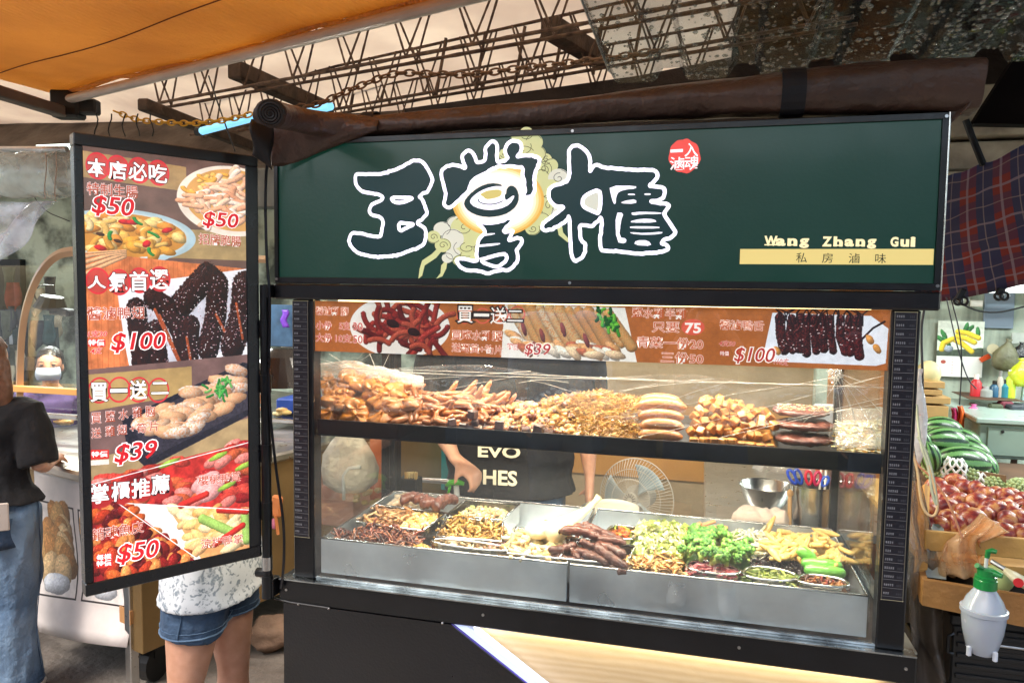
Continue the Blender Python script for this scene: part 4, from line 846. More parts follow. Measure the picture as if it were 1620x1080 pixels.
# chains
def link_mesh(r, w, m):
    mb = MB(); pts = [(r*1.6*math.cos(k*math.pi/8)*(1 if abs(math.cos(k*math.pi/8)) > .01 else 1), r*.8*math.sin(k*math.pi/8), 0) for k in range(16)]; mb.tube(pts, w, 5, closed=True); return mb.mesh('link', m, True)
def chain(label, pts, mat, r):
    t = thing('chain', pts[0], label, 'chain'); me = link_mesh(r, r*.28, mat); ps = chaikin(pts, 3, False); L = [0]
    for a, b in zip(ps, ps[1:]): L.append(L[-1]+(b-a).length)
    s = 0; i = 0; k = 0
    while s < L[-1]:
        while i < len(L)-2 and L[i+1] < s: i += 1
        p = ps[i].lerp(ps[i+1], (s-L[i])/max(1e-6, L[i+1]-L[i])); d = (ps[i+1]-ps[i]).normalized()
        e = d.to_track_quat('X', 'Z').to_euler(); e2 = (d.to_track_quat('X', 'Z') @ Euler((R(90) if k % 2 else 0, 0, 0)).to_quaternion()).to_euler()
        inst('link', me, p, e2, 1, parent=t); s += r*2.35; k += 1
chain('yellow chain hanging in a sag above the menu light box', [P(x, y, 2.9) for x, y in ((186, 178), (215, 190), (260, 194), (310, 196), (360, 190), (400, 180))], M('yellow_chain', 'f0b42c', .45, var=.3), .014)
chain('rusty chain strung from the tarpaulin roll towards the clear roofing sheet', [P(x, y, 2.6) for x, y in ((440, 172), (500, 168), (540, 148), (580, 132), (625, 114), (690, 118), (750, 119), (820, 108), (900, 100), (985, 90), (1040, 80))], M('rusty_chain', '7d5836', .6, var=.4), .014)
for lab, a, b in (('blue lit tube lamp nearest the roll end of the tarpaulin', (442, 190), (523, 168)), ('blue lit tube lamp half hidden by the dark fold of the tarpaulin', (318, 208), (400, 186))):
    t = thing('tube_lamp', P(*a, 3.6), lab, 'lamp', 'blue lit tubes under the canopy'); mb = MB(); mb.tube([P(*a, 3.6), P(*b, 3.4)], .021, 12); mb.build('tube', Mglow('blue_tube', '7cc4ee', 1.3), t); mb = MB(); mb.tube([P(*a, 3.6)-V((.03, 0, 0)), P(*a, 3.6)+V((.01, 0, 0))], .024, 10); mb.build('end_cap', m_blackmatt, t)
# clear corrugated roofing sheet with rain
cr = thing('clear_roofing_sheet', (.6, 1.3, 2.2), 'clear corrugated plastic roofing sheet covered in raindrops, upper right', 'roofing sheet')
zc = 2.32; L0 = PZ(958, 36, zc); Lf = PZ(1012, 140, zc-.12)
def wavez(x): u = (x*5.2) % 1; return .035*max(0, min(1, (abs(u-.5)*2-.55)/.2))
def crs(u, v):
    x = .02+2.3*u; y0 = .15; y1 = 2.12; y = y0+(y1-y0)*v; return V((L0.x+x-(1-v)*.05, y, zc-.19*v+wavez(x)))
m_poly = Mglass('clear_polycarbonate', (.74, .78, .80), 1.10, .05, bump=.25, bs=9, milk=.035, mc=(.75, .8, .8), patchy=True)
mb = MB(); mb.grid(crs, 260, 12, thick=.0015); mb.build('sheet', m_poly, cr)
mb = MB(); mb.tube([crs(0, v/8)+V((0, 0, .001)) for v in range(9)], .003, 6); mb.build('cut_edge', M('milky_edge', (.6, .68, .72), .25), cr)
dm = MB(); rr = random.Random(3)
for i in range(3600):
    u, v = rr.random()*.62, .45+rr.random()*.55; p = crs(u, v)-V((0, 0, .002)); r = .0022+.0055*rr.random()**2
    dm.ell(p, (r, r*rr.uniform(1, 2.2), r*.5), None, 6, 4)
dm.build('raindrops', Mglass('water', (.8, .84, .84), 2.4, .02, milk=.12, mc=(.9, .95, .95)), cr, kind='stuff', smooth=True)
for y in (.75, 1.45):
    mb = MB(); mb.box((1.3, y, 2.44), (3, .05, .05), None, .004); mb.build('purlin', bm, cr)
# ================================================================ left: roast stall and wall
wl = thing('left_wall', (-5, 5.4, 0), 'grimy pale green plastered wall behind the roast stall', 'wall')
m_wall = M('grimy_plaster', 'b4c2b2', .85, vs=3.4, bump=.8, bs=20, col2='434a42', fac=(.46, .62))
mb = MB(); mb.bx(-9, -2.2, 5.4, 5.6, 0, 2.42); mb.build('plaster', m_wall, wl)
mb = MB(); mb.bx(-5.2, -5.1, 5.3, 5.399, .3, 2.6); mb.build('drain_pipe', M('dark_pipe', '2c2b2b', .5), wl)
mb = MB(); mb.bx(P(-120, 500, 5.34).x, P(34, 500, 5.34).x, 5.34, 5.399, .4, P(20, 410, 5.34).z); mb.build('dark_doorway_slab', M('painted_opening_shade', '11161a', .7), wl)  # solid slab; the shade of an opening is put into its dark colour
mb = MB(); mb.grid(lambda u, v: P(15+12*u, 505+40*v, 5.33), 1, 1, thick=.002); mb.build('paper_notice', M('notice_paper', 'b9c2cc', .7), label='pale paper notice taped on the wall behind the wooden arch', cat='notice')
C_ = PZ(207, 1038, .18); C_.z = 0; print('CORNER', C_); ua = V((-.959, .284, 0)); ub = V((.355, .935, 0)); ra = math.atan2(-ub.x, ub.y)
rc = thing('roast_cart', C_, 'brown steel roast meat cart with a duck banner and a curved glass case on top', 'cart')
def cb(mb, a0, a1, b0, b1, z0, z1, bev=.003):
    c = C_+ua*(a0+a1)/2+ub*(b0+b1)/2; c.z = (z0+z1)/2; mb.box(c, (abs(a1-a0), abs(b1-b0), abs(z1-z0)), (0, 0, math.atan2(ua.y, ua.x)), bev)
mb = MB(); cb(mb, .01, 1.6, .01, 1.9, .2, .80); mb.build('body', M('brown_steel_panel', '8a7049', .4, metal=.6, var=.2, vs=3, bump=.2, bs=30), rc)
mb = MB(); cb(mb, -.03, 1.65, -.03, 1.95, .80, .84, .01); mb.build('worktop', M('worktop_steel', (.5, .47, .42), .3, metal=1, var=.2), rc)
mb = MB(); cb(mb, -.005, .03, -.005, .03, .05, .80); mb.build('corner_post', m_steel, rc)
for i in range(3):
    for j in range(2):
        c = C_+ub*(1.0+i*.13)+V((0, 0, .70-j*.09))+ua*.004; mb = MB(); mb.tube([c, c+ua*.004], .017, 12); mb.build('vent_hole', m_ink, rc)
duck = Mimg('duck_print', duck_banner(), rough=.6)
mb = MB(); mb.grid(lambda u, v: C_+ua*(.62-.62*u)-ub*(.012+.02*math.sin(v*7+u*3)*(1-v))+V((0, 0, .17+.66*v+.05*u*(1-v)-.05*(1-u)*(1-v))), 14, 14, thick=.002); mb.build('duck_banner', duck, rc, smooth=True)
mb = MB(); cb(mb, -.006, .06, -.004, .0, .30, .36, 0); mb.box(C_-ua*.004+ub*.05+V((0, 0, .33)), (.004, .11, .05), (0, 0, math.atan2(ua.y, ua.x))); mb.build('brown_tape', M('packing_tape', 'b9895a', .4), rc)
for a in (.1, 1.4):
    for b in (.15, 1.6): c = C_+ua*a+ub*b; mb = MB(); mb.tube([c+V((-.02, 0, .07)), c+V((.02, 0, .07))], .07, 16); mb.box(c+V((0, 0, .15)), (.05, .05, .1)); mb.build('caster_wheel', m_blackmatt, rc)
# curved case on the cart
m_arch = M('varnished_arch', 'caa57e', .35, var=.15, vs=6, coat=.3)
def arch(b):
    pts = []; a = [P(31, 740, 2.75), P(31, 640, 2.75), P(32, 560, 2.75), P(36, 510, 2.75), P(47, 465, 2.75), P(66, 425, 2.75), P(90, 402, 2.75), P(115, 397, 2.75), P(150, 397, 2.75)]
    return chaikin([p+ub*b for p in a], 2, False)
for b, w in ((0, .022), (.9, .02)):
    mb = MB(); mb.tube(arch(b), w, 4, up=(0, 1, 0), flat=.7); mb.build('arch_frame', m_arch, rc)
for z, yy in ((1.195, 613), (1.115, 652)):
    a, b = P(-80, yy+2, 2.72), P(125, yy, 2.72); mb = MB(); mb.box((a+b)/2, ((b-a).length, .03, .028 if yy == 613 else .022), (0, 0, math.atan2(b.y-a.y, b.x-a.x)), .003); mb.build('shelf_bar', Mglow('painted_glow_bar', 'e0a35a', .55) if yy == 613 else m_steel2, rc)  # upper bar is no lamp; orange light on it is painted as glow
mb = MB(); a, b = P(-80, 700, 2.9), P(130, 700, 2.9); mb.box((a+b)/2+V((0, .15, 0)), ((b-a).length, .4, .015), (0, 0, math.atan2(b.y-a.y, b.x-a.x))); mb.build('case_shelf', m_steel, rc)
mb = MB(); mb.grid(lambda u, v: P(-60+185*u, 420+300*v, 2.78), 2, 2, thick=.003); mb.build('case_glass', m_glass2, rc)
mb = MB(); mb.lathe([(.0, .16), (.05, .155), (.09, .12), (.19, .0), (.185, 0), (.085, .11), (.04, .145), (0, .147)], P(447, 606, 2.9), 28); mb.build('heat_lamp', M('black_enamel', '17171a', .25, coat=.6), label='black enamel lamp hood hanging beside the left post of the stall', cat='lamp')
mb = MB(); mb.lathe([(0, .06), (.05, .06), (.075, .0), (.0, .0)], P(80, 488, 2.9), 14, (0, .2, 0)); mb.box(P(98, 493, 2.9), (.11, .05, .035), (0, .1, 0), .006); mb.tube(chaikin([P(86, 452, 2.9), P(60, 450, 2.9), P(52, 468, 2.9), P(66, 482, 2.9)], 2, False), .004, 5); mb.build('clip_lamp', M('dark_clip_lamp', '1f1c1c', .4), label='small dark clip lamp inside the wooden arch', cat='lamp')
rrn = random.Random(11)
m_food = M('glossy_food', (.80, .78, .74), .36, var=.3, vs=70, bump=.6, bs=90, coat=.35, vc=True, sss=.12)
m_dry = M('matt_food', (.82, .82, .80), .55, var=.22, vs=60, bump=.6, bs=120, vc=True, sss=.1)
for nm, lab, x0, x1, y, cs in (('roast_meat_pile', 'heap of pale roast meat on the shelf of the curved case, below the masked woman', 55, 108, 662, ('e3b070', 'f0cf98', 'c98c4c')), ('roast_meat_pile', 'second heap of roast meat in foil under the upper heap in the curved case', 50, 110, 690, ('dca25c', 'ecc98c'))):
    mb = MB()
    for i in range(26): mb.col = hx(rrn.choice(cs)); mb.ell(P(x0+(x1-x0)*rrn.random(), y+rrn.uniform(-7, 6), 2.95+rrn.random()*.1), (.04, .02, .016), (0, rrn.uniform(-.4, .4), rrn.uniform(-1, 1)), 8, 6, .2, 8, i)
    mb.build(nm, m_food, label=lab, cat='food', kind='stuff', smooth=True)
mb = MB(); mb.box(P(75, 710, 2.70), (.06, .004, .09), (0, 0, .2), 0); mb.build('pink_card', M('pink_card', 'c8386a', .5), label='pink price card on the curved case beside the black-shirted shoulder', cat='card')
for x, y, c, l in ((100, 740, 'c9642c', 'orange paper box on the cart by the light box edge'), (92, 775, '3a62b0', 'blue tub on the cart top beside the woman in black')):
    mb = MB(); mb.box(P(x, y, 2.55), (.06, .06, .07), (0, 0, .3), .006); mb.build('small_box', M('box_'+c, c, .5), label=l, cat='box')
# the strip between light box and post
for nm, lab, cat, pts, mt in (('blue_crate', 'blue plastic crate on the cart top seen left of the price strip', 'crate', (436, 466, 630, 656, 3.3), M('blue_plastic', '2850b0', .4)),):
    x0, x1, y0, y1, Y = pts; a, b = P(x0, y0, Y), P(x1+14, y1, Y); mb = MB(); mb.bx(a.x, b.x, Y, Y+.2, b.z, a.z, .008); mb.build(nm, mt, label=lab, cat=cat)
mb = MB(); a, b = P(405, 660, 3.2), P(480, 672, 3.2); mb.bx(a.x, b.x, 3.2, 3.6, b.z, a.z, .004); mb.build('steel_tray', m_steel2, label='steel tray on the cart under the blue crate', cat='tray')
for i, (x, y, c) in enumerate(((440, 650, 'f0d9a0'), (452, 648, 'e9c980'), (446, 644, 'd9b070'))): mb = MB(); mb.ell(P(x, y+4, 3.25), (.03, .02, .012), None, 10, 6, .2, 6, i); mb.build('bread_piece', M('bread%d' % i, c, .6), label=('flat pale piece of food nearest the pole on the steel tray', 'golden piece of food at the right on the steel tray', 'brownish piece of food on top of the pair on the steel tray')[i], cat='food', smooth=True)
mb = MB(); mb.tube([P(430, 710, 2.9), P(470, 722, 2.9)], .012, 8); mb.build('red_tube', M('red_plastic_tube', 'b5283a', .4), label='red tube lying on the cart top behind the cable', cat='tube')
mb = MB(); a, b = P(400, 690, 3.0), P(485, 735, 3.0); mb.bx(a.x, b.x, 3.0, 3.3, b.z, a.z, .01); mb.build('steel_basin', M('dull_basin', (.42, .40, .42), .35, metal=.8), label='dull steel basin on the cart behind the hinge pole', cat='basin')
mb = MB(); mb.box(P(438, 800, 2.5), (.045, .02, .085), (0, .1, 0), .008); mb.tube([P(436, 815, 2.49), P(440, 845, 2.49)], .006, 6); mb.build('orange_glove', M('orange_rubber', 'd9864e', .5), label='orange rubber glove hanging on the side of the brown cart', cat='glove')
mb = MB(); mb.ell(P(434, 828, 2.5), (.016, .012, .022)); mb.build('pink_sponge', M('pink_sponge', 'd07a96', .7), label='pink sponge hanging below the orange glove', cat='sponge', smooth=True)
# wall hangings right behind that strip
mb = MB(); mb.bx(P(424, 480, 4.4).x, P(462, 480, 4.4).x+.05, 4.4, 4.43, P(440, 548, 4.4).z, P(440, 482, 4.4).z, .004); mb.build('blue_cloth', M('blue_cloth', '3d5a78', .8, var=.4, vs=8), label='faded blue cloth hanging on the wall left of the price strip', cat='cloth')
mb = MB(); mb.grid(lambda u, v: P(446+10*u+2*math.sin(v*8), 490+28*v, 4.35), 3, 8, thick=.006); mb.build('purple_bag', M('purple_plastic', '7a3fc0', .4), label='small purple plastic bag hanging on the blue cloth', cat='bag', smooth=True)
mb = MB(); mb.bx(-2.4, -1.0, 4.6, 4.7, 0, 2.1); mb.build('stone_wall', m_wall, label='stained wall between the roast cart and the black stall', cat='wall')
# clear plastic roll and curtain on the left
m_film = Mglass('plastic_film', (.93, .94, .96), 1.5, .12, bump=.6, bs=7, milk=.28, mc=(.75, .76, .86), patchy=True)
mb = MB(); a, b = P(-60, 277, 2.6), P(108, 277, 2.6)
mb.tube([a.lerp(b, i/12)+V((0, 0, .006*math.sin(i*1.7))) for i in range(13)], .098, 22, cap=False); mb.build('rolled_plastic_sheet', Mglass('clear_rolled_plastic', (.9, .93, .93), 1.5, .1, bump=.9, bs=5, milk=.4, mc=(.62, .68, .66), patchy=True), label='clear plastic sheet rolled up under the canopy at the left edge', cat='plastic sheet', smooth=True)
mb = MB(); a, b = P(-60, 236, 2.6), P(106, 236, 2.6); mb.tube([a, b], .012, 8); mb.build('curtain_rail', m_chrome, label='metal rail above the rolled clear plastic sheet', cat='rail')
def cur(u, v):
    top = P(-60+150*u, 318, 2.55); bl = P(-60, 470, 2.4); br = P(78, 322, 2.55); bot = bl.lerp(br, u**.8); bot.z -= .06*math.sin(math.pi*u); p = top.lerp(bot, v); p.y += .02*math.sin(u*14+v*5)+.03*math.sin(v*4+u*3); return p
mb = MB(); mb.grid(cur, 30, 16, thick=.001); mb.build('plastic_curtain', m_film, label='cloudy plastic curtain drooping from the roll at the left edge', cat='plastic sheet', smooth=True)
for i, (x, y0, y1) in enumerate(((72, 242, 315), (88, 240, 318))):
    mb = MB(); mb.tube([P(x, y0, 2.49)+V((.004*math.sin(k), 0, 0)) if k else P(x, y0, 2.49) for k in range(1)]+[P(x+math.sin(k)*1.5, y0+(y1-y0)*k/6, 2.49) for k in range(1, 7)], .0022, 5)
    mb.build('tie_string', M('string%d' % i, 'b5aaa0', .8), label=('left one of two strings tied round the rolled plastic', 'right one of two strings tied round the rolled plastic, with a knot')[i], cat='string')
mb = MB(); mb.bx(-4.2, -1.9, 4.2, 4.32, 2.05, 2.3, .01); mb.build('grey_duct', M('grey_duct', '71726c', .6, var=.3), label='grey duct under the canopy above the rolled plastic', cat='duct')
for i in range(5):
    x = 152+i*22; mb = MB(); mb.tube([P(x+math.sin(k*1.3+i)*3, 180+k*9, 2.8) for k in range(5)], .003, 5); mb.build('dangling_wire', m_blackmatt, label=('leftmost', 'second', 'middle', 'fourth', 'rightmost')[i]+' of five dark wires dangling above the menu light box', cat='wire', group='wires above the light box')
mb = MB(); a, b = P(60, 330, 3.8), P(160, 330, 3.8); mb.bx(a.x, b.x, 3.8, 3.83, P(0, 240, 3.8).z, P(0, 232, 3.8).z); mb.build('tube_lamp', Mglow('white_tube', 'f0fff4', 2.2), label='white tube lamp behind the rolled plastic at the left', cat='lamp')
area('left_tube_light', (-3.6, 3.7, 2.1), 1.4, .1, 22, (.95, 1, .95), (R(-10), 0, 0))
# ================================================================ behind the stall
bw = thing('back_wall', (0, 4.0, 0), 'beige panelled wall behind the stall seen through the glass', 'wall')
mb = MB(); mb.bx(-1.0, .55, 4.0, 4.1, 0, 1.95); mb.build('panelling', M('beige_panel', 'b09a78', .6, var=.2, vs=2, bump=.3, bs=9, col2='8e7a5c'), bw)
mb = MB(); mb.bx(-1.0, .55, 3.99, 3.999, .55, .95); mb.build('lower_board', M('plywood_dado', 'b8864c', .6, var=.2, vs=3), bw)
mb = MB(); mb.bx(P(700, 700, 3.98).x, P(735, 700, 3.98).x, 3.96, 3.99, .4, 1.3); mb.build('teal_panel', M('teal_paint', '2c7a78', .5), bw)
# ================================================================ right: fruit stall
wr = thing('right_wall', (1.5, 3.9, 0), 'dirty streaked pale wall behind the fruit stall with a timber top', 'wall')
m_wall2 = M('streaked_wall', 'b9c6b6', .85, vs=3.2, bump=.5, bs=25, col2='4f584f', fac=(.42, .75)); 
_n = m_wall2.node_tree; _mp = _n.nodes.new('ShaderNodeMapping'); _mp.inputs['Scale'].default_value = (4, 4, .6); _tn = [q for q in _n.nodes if q.type == 'TEX_NOISE'][0]; _t = [q for q in _n.nodes if q.type == 'TEX_COORD'][0]; _n.links.new(_t.outputs['Object'], _mp.inputs[0]); _n.links.new(_mp.outputs[0], _tn.inputs[0])
mb = MB(); mb.bx(.55, 5, 3.9, 4.0, 0, 1.95); mb.build('plaster', m_wall2, wr)
m_timber = M('grey_timber', 'b7ad98', .75, var=.2, vs=5, bump=.5, bs=25, col2='6e6557')
for i, (z0, z1, y) in enumerate(((1.95, 2.12, 3.8), (2.13, 2.26, 3.86), (2.27, 2.5, 3.8))): mb = MB(); mb.bx(.7, 5, y, y+.12, z0, z1-.004, .006); mb.build('timber_beam', m_timber, wr)
def wallbox(nm, lab, cat, x0, y0, x1, y1, mt, Y=3.88, th=.015, bev=.002): a, b = P(x0, y0, Y), P(x1, y1, Y); mb = MB(); mb.bx(a.x, b.x, Y, Y+th, b.z, a.z, bev); return mb.build(nm, mt, label=lab, cat=cat)
a, b = P(1484, 507, 3.88), P(1552, 597, 3.88); mb = MB(); mb.grid(lambda u, v: (a.x+(b.x-a.x)*u, 3.875-.004*math.sin(u*3), b.z+(a.z-b.z)*v), 6, 6, thick=-.002); mb.build('banana_calendar', Mimg('calendar_print', fruit_picture(), rough=.5), label='paper calendar with a photo of bananas on the streaked wall', cat='calendar')
wallbox('grey_sheet', 'blank grey board fixed high on the wall right of the calendar', 'board', 1559, 462, 1603, 520, M('grey_board', '7d8ea0', .6, var=.1))
mb = MB(); mb.tube([P(1548, 456, 3.6), P(1700, 456, 3.6)], .02, 12); t = thing('ceiling_tube_lamp', P(1600, 456, 3.6), 'bright white tube lamp under the plaid awning', 'lamp'); mb.build('tube', Mglow('white_tube_b', 'f2fffb', 3), t)
mb = MB(); a = P(1548, 447, 3.62); mb.bx(a.x, a.x+1.2, 3.62, 3.70, a.z, a.z+.035, .004); mb.build('lamp_housing', m_white, t)
area('right_tube_light', (2.2, 3.4, 1.66), 1.3, .1, 13, (.9, 1, .95), (R(-25), 0, 0)); area('right_tube_fill', (1.6, 2.7, 1.95), 1.0, .1, 7, (.92, 1, .96), (R(10), 0, 0))
# plaid awning
pm, pn_, pb, pN, pL = nt('plaid_cloth'); uvn = pN('UVMap'); sp_ = pN('SeparateXYZ'); pL(uvn.outputs[0], sp_.inputs[0])
def stripes(sock, freq, th, off=0):
    m1 = pN('Math'); m1.operation = 'MULTIPLY_ADD'; m1.inputs[1].default_value = freq; m1.inputs[2].default_value = off; pL(sock, m1.inputs[0]); m2 = pN('Math'); m2.operation = 'FRACT'; pL(m1.outputs[0], m2.inputs[0]); m3 = pN('Math'); m3.operation = 'LESS_THAN'; m3.inputs[1].default_value = th; pL(m2.outputs[0], m3.inputs[0]); return m3.outputs[0]
def mixc(f, a, b, am=1):
    q = pN('Mix'); q.data_type = 'RGBA'; pL(f, q.inputs[0]) if am == 1 else None
    if am != 1: mm_ = pN('Math'); mm_.operation = 'MULTIPLY'; mm_.inputs[1].default_value = am; pL(f, mm_.inputs[0]); pL(mm_.outputs[0], q.inputs[0])
    for i, c in ((6, a), (7, b)):
        if isinstance(c, str): q.inputs[i].default_value = (*hx(c), 1)
        else: pL(c, q.inputs[i])
    return q.outputs[2]
FU, FV = 5.2, 4.2
c0 = mixc(stripes(sp_.outputs[0], FU, .5), '8a3034', '2c3766'); c0 = mixc(stripes(sp_.outputs[1], FV, .5), c0, '2a3262', .6)
for s, f in ((sp_.outputs[0], FU), (sp_.outputs[1], FV)):
    c0 = mixc(stripes(s, f, .07, .3), c0, '9d94ac', .75); c0 = mixc(stripes(s, f, .03, .8), c0, 'b5a9a9', .5)
pL(c0, pb.inputs['Base Color']); pb.inputs['Roughness'].default_value = .7
def plaid(u, v):
    tl, tr, bl, br = P(1455, 300, 2.35), P(1760, 172, 1.9), P(1450, 482, 2.75), P(1760, 400, 2.5)
    p = tl.lerp(tr, u).lerp(bl.lerp(br, u), v); p.z -= .02*math.sin(math.pi*u)*v+.012*mn.noise(V((u*7, v*7, 0))); p.y += .05*math.sin(v*3+u*2); return p
pa_ = thing('plaid_awning', P(1550, 400, 2.5), 'dark red and blue plaid cloth awning right of the green sign', 'awning'); mb = MB(); mb.grid(plaid, 30, 24, thick=.003); mb.build('cloth', pm, pa_, smooth=True)
for i, (x, y) in enumerate(((1520, 470), (1584, 462))):
    t = thing('clip', P(x, y, 2.6), ('dark spring clip on the lower edge of the plaid awning beside the sign', 'spring clip on the plaid awning in front of the tube lamp')[i], 'clip', 'clips on the plaid awning')
    mb = MB(); mb.box(P(x, y-4, 2.6), (.022, .012, .04), (0, .4, 0), .004); mb.build('jaw', m_blackmatt, t)
    for dx in (-4, 5): mb = MB(); c = P(x+dx, y+6, 2.6-.005*(dx > 0)); mb.tube([c+V((.011*math.cos(k*math.pi/6), 0, .012*math.sin(k*math.pi/6))) for k in range(12)], .0045, 6, closed=True); mb.build('ring_handle', m_black, t, smooth=True)
mb = MB(); mb.tube([P(1528, 190, 2.2), P(1537, 215, 2.2), P(1556, 262, 2.2)], .009, 8); mb.build('awning_strut', m_black, label='black strut between the tarpaulin end and the plaid awning', cat='strut')
mb = MB(); a, b = P(1560, 120, 2.5), P(1700, 195, 2.5); mb.extr([P(1540, 195, 2.5), P(1620, 70, 2.5), P(1800, 30, 2.5), P(1800, 200, 2.5)], (0, .05, 0)); mb.build('dark_soffit', M('dark_soffit', '14100f', .9, spec=.05), rf)
# bags and things on the wall
def sack(nm, lab, cat, x, y, Y, rx, rz, mt, seed, tie=True):
    mb = MB(); c = P(x, y, Y)
    prof = [(0, -1), (.55, -.95), (.9, -.7), (1, -.3), (.9, .1), (.6, .5), (.25, .8), (.16, .95), (.28, 1.1)]
    mb.lathe([(r*rx, z*rz) for r, z in prof], c, 22, (0, .12*math.sin(seed), 0), 1, .6, lambda w, z: 1+.16*mn.noise(V((math.cos(w)*2.2, math.sin(w)*2.2, z/rz*2+seed)))+.05*math.sin(w*7+seed)*(z > 0)); return mb.build(nm, mt, label=lab, cat=cat, smooth=True)
sack('cloth_bag', 'drab olive plastic bag hanging on the wall right of the calendar', 'bag', 1592, 563, 3.8, .055, .07, M('olive_bag', '6a6a50', .5, var=.3, vs=20, bump=.6, bs=30), 1)
sack('plastic_bag', 'bright yellow green plastic bag hanging at the right edge above the shelf', 'bag', 1618, 590, 3.7, .06, .06, M('lime_bag', 'c3d428', .35, var=.2, vs=14, bump=.5, bs=24, coat=.4), 4)
sack('plastic_bag', 'black plastic bag behind the lime bag at the right edge', 'bag', 1614, 560, 3.84, .04, .05, M('bin_bag', '131416', .3, bump=.6, bs=24), 7)
wallbox('orange_packet', 'orange packet pinned at an angle beside the calendar', 'packet', 1553, 562, 1570, 570, M('orange_packet', 'd8562a', .4), 3.86).rotation_euler = (0, -.55, 0)
mb = MB(); mb.tube([P(1571, 552, 3.86), P(1571, 552, 3.84)], .024, 20); mb.build('tape_roll', M('cream_tape', 'c9c4a4', .5), label='roll of tape hanging on the wall beside the orange packet', cat='tape')
# shelf with bottles
sh = thing('wall_shelf', P(1570, 632, 3.6), 'small brown wooden shelf with legs under the calendar wall', 'shelf'); a, b = P(1528, 628, 3.65), P(1612, 633, 3.65); wd = M('brown_shelf_wood', '5a3f2c', .6, var=.3)
mb = MB(); mb.bx(a.x, b.x, 3.6, 3.85, b.z, a.z, .003); mb.build('top', wd, sh)
for x in (1533, 1570, 1604): q = P(x, 636, 3.66); mb = MB(); mb.bx(q.x, q.x+.02, 3.64, 3.66, 0, q.z-.001); mb.build('leg', wd, sh)
for i, (x, h, r, c, cc, l) in enumerate(((1543, 30, .022, 'c22a32', 'e8e4e0', 'red bottle with white cap'), (1572, 22, .018, '2a5a78', '222222', 'dark blue bottle'), (1581, 36, .014, 'b8b4a8', '8a8a88', 'silver spray can'), (1588, 24, .02, '2f7f90', '333a40', 'teal jar'), (1597, 38, .021, 'b8d83a', 'f2f2f0', 'white capped lime and blue bottle'), (1558, 14, .03, '9aa09c', 'aaaaaa', 'clear low jar'))):
    q = P(x, 628, 3.7); q.z = a.z+.001; H = h/1171*3.8; t = thing('bottle', q, l+' standing on the brown wall shelf', 'bottle', 'bottles on the wall shelf')
    mb = MB(); mb.lathe([(r, 0), (r, H*.62), (r*.5, H*.78)], q, 16); mb.build('body', M('bottle_%d' % i, c, .35, var=.15), t, smooth=2); mb = MB(); mb.lathe([(r*.45, H*.78), (r*.45, H)], q, 12); mb.build('cap', M('cap_%d' % i, cc, .4), t, smooth=2)
sack('pink_bag', 'pink netted bag hanging under the wall shelf', 'bag', 1539, 655, 3.55, .045, .04, M('pink_net', 'c85a92', .5, bump=.6, bs=40, vs=30), 9)
for lab, x, c, y0, y1 in (('pink plastic strip hanging beside the cardboard boxes', 1508, 'e04a86', 645, 678), ('orange plastic strip hanging next to the pink one', 1518, 'e8682a', 642, 678)):
    mb = MB(); mb.grid(lambda u, v: P(x-4+9*u*(1+.5*v)+2*math.sin(v*5), y0+(y1-y0)*v, 3.4+.03*math.sin(u*9)), 6, 8, thick=.003); mb.build('plastic_strip', M('strip'+c, c, .4), label=lab, cat='plastic strip', smooth=True)
# cabinet
cbn = thing('metal_cabinet', P(1590, 700, 3.3), 'pale green metal cabinet behind the fruit', 'cabinet'); cm = M('mint_enamel', '93aa9c', .4, var=.12); a, b = P(1549, 668, 3.3), P(1700, 733, 3.3)
mb = MB(); mb.bx(a.x, b.x, 3.3, 3.85, b.z, a.z, .006); mb.build('body', cm, cbn); mb = MB(); mb.bx(a.x-.02, b.x, 3.27, 3.86, a.z+.001, a.z+.022, .004); mb.build('top', M('cabinet_top', 'a9bdb4', .3, var=.1), cbn); mb = MB(); mb.bx(a.x+.03, b.x-.02, 3.29, 3.299, b.z+.015, a.z-.015, .002); mb.build('door', cm, cbn)
mb = MB(); mb.bx(a.x, a.x+.04, 3.32, 3.36, 0, b.z-.001); mb.bx(b.x-.5, b.x-.46, 3.32, 3.36, 0, b.z-.001); mb.build('leg_frame', M('cabinet_leg', '55625c', .5), cbn); mb = MB(); mb.ell((a.x+.08, 3.287, a.z-.03), .006); mb.build('lock', m_ink, cbn)
# cardboard boxes
card = M('cardboard', 'b5935f', .8, var=.1, vs=4, bump=.3, bs=60)
for i, (x0, x1, y0, y1, l) in enumerate(((1458, 1500, 641, 664, 'largest cardboard box, lowest of the stack behind the post'), (1458, 1504, 627, 640, 'wide flat cardboard box, middle of the stack behind the post'), (1458, 1495, 603, 615, 'small cardboard box on top of the stack behind the post'), (1458, 1491, 616, 626, 'darker flat box under the topmost box of the stack'))):
    a, b = P(x0, y0, 3.2), P(x1, y1, 3.2); mb = MB(); mb.bx(a.x, b.x, 3.2, 3.5, b.z+.001, a.z, .002); t = mb.build('cardboard_box', card, label=l, cat='box', group='cardboard boxes stacked behind the right post')
mb = MB(); mb.ell(P(1469, 590, 3.25), (.045, .045, .05), None, 18, 12); mb.build('pale_melon', M('pale_melon', 'd8cf9a', .5), label='pale round melon on top of the cardboard boxes', cat='melon', smooth=True)
mb = MB(); a, b = P(1455, 664, 3.2), P(1502, 667, 3.2); mb.bx(a.x, b.x+.02, 3.15, 3.6, a.z-.03, a.z-.001, .003); mb.bx(a.x, a.x+.03, 3.2, 3.24, 0, a.z-.031); mb.bx(b.x-.03, b.x, 3.2, 3.24, 0, a.z-.031); mb.build('box_table', wd, label='low wooden table that carries the cardboard boxes', cat='table')
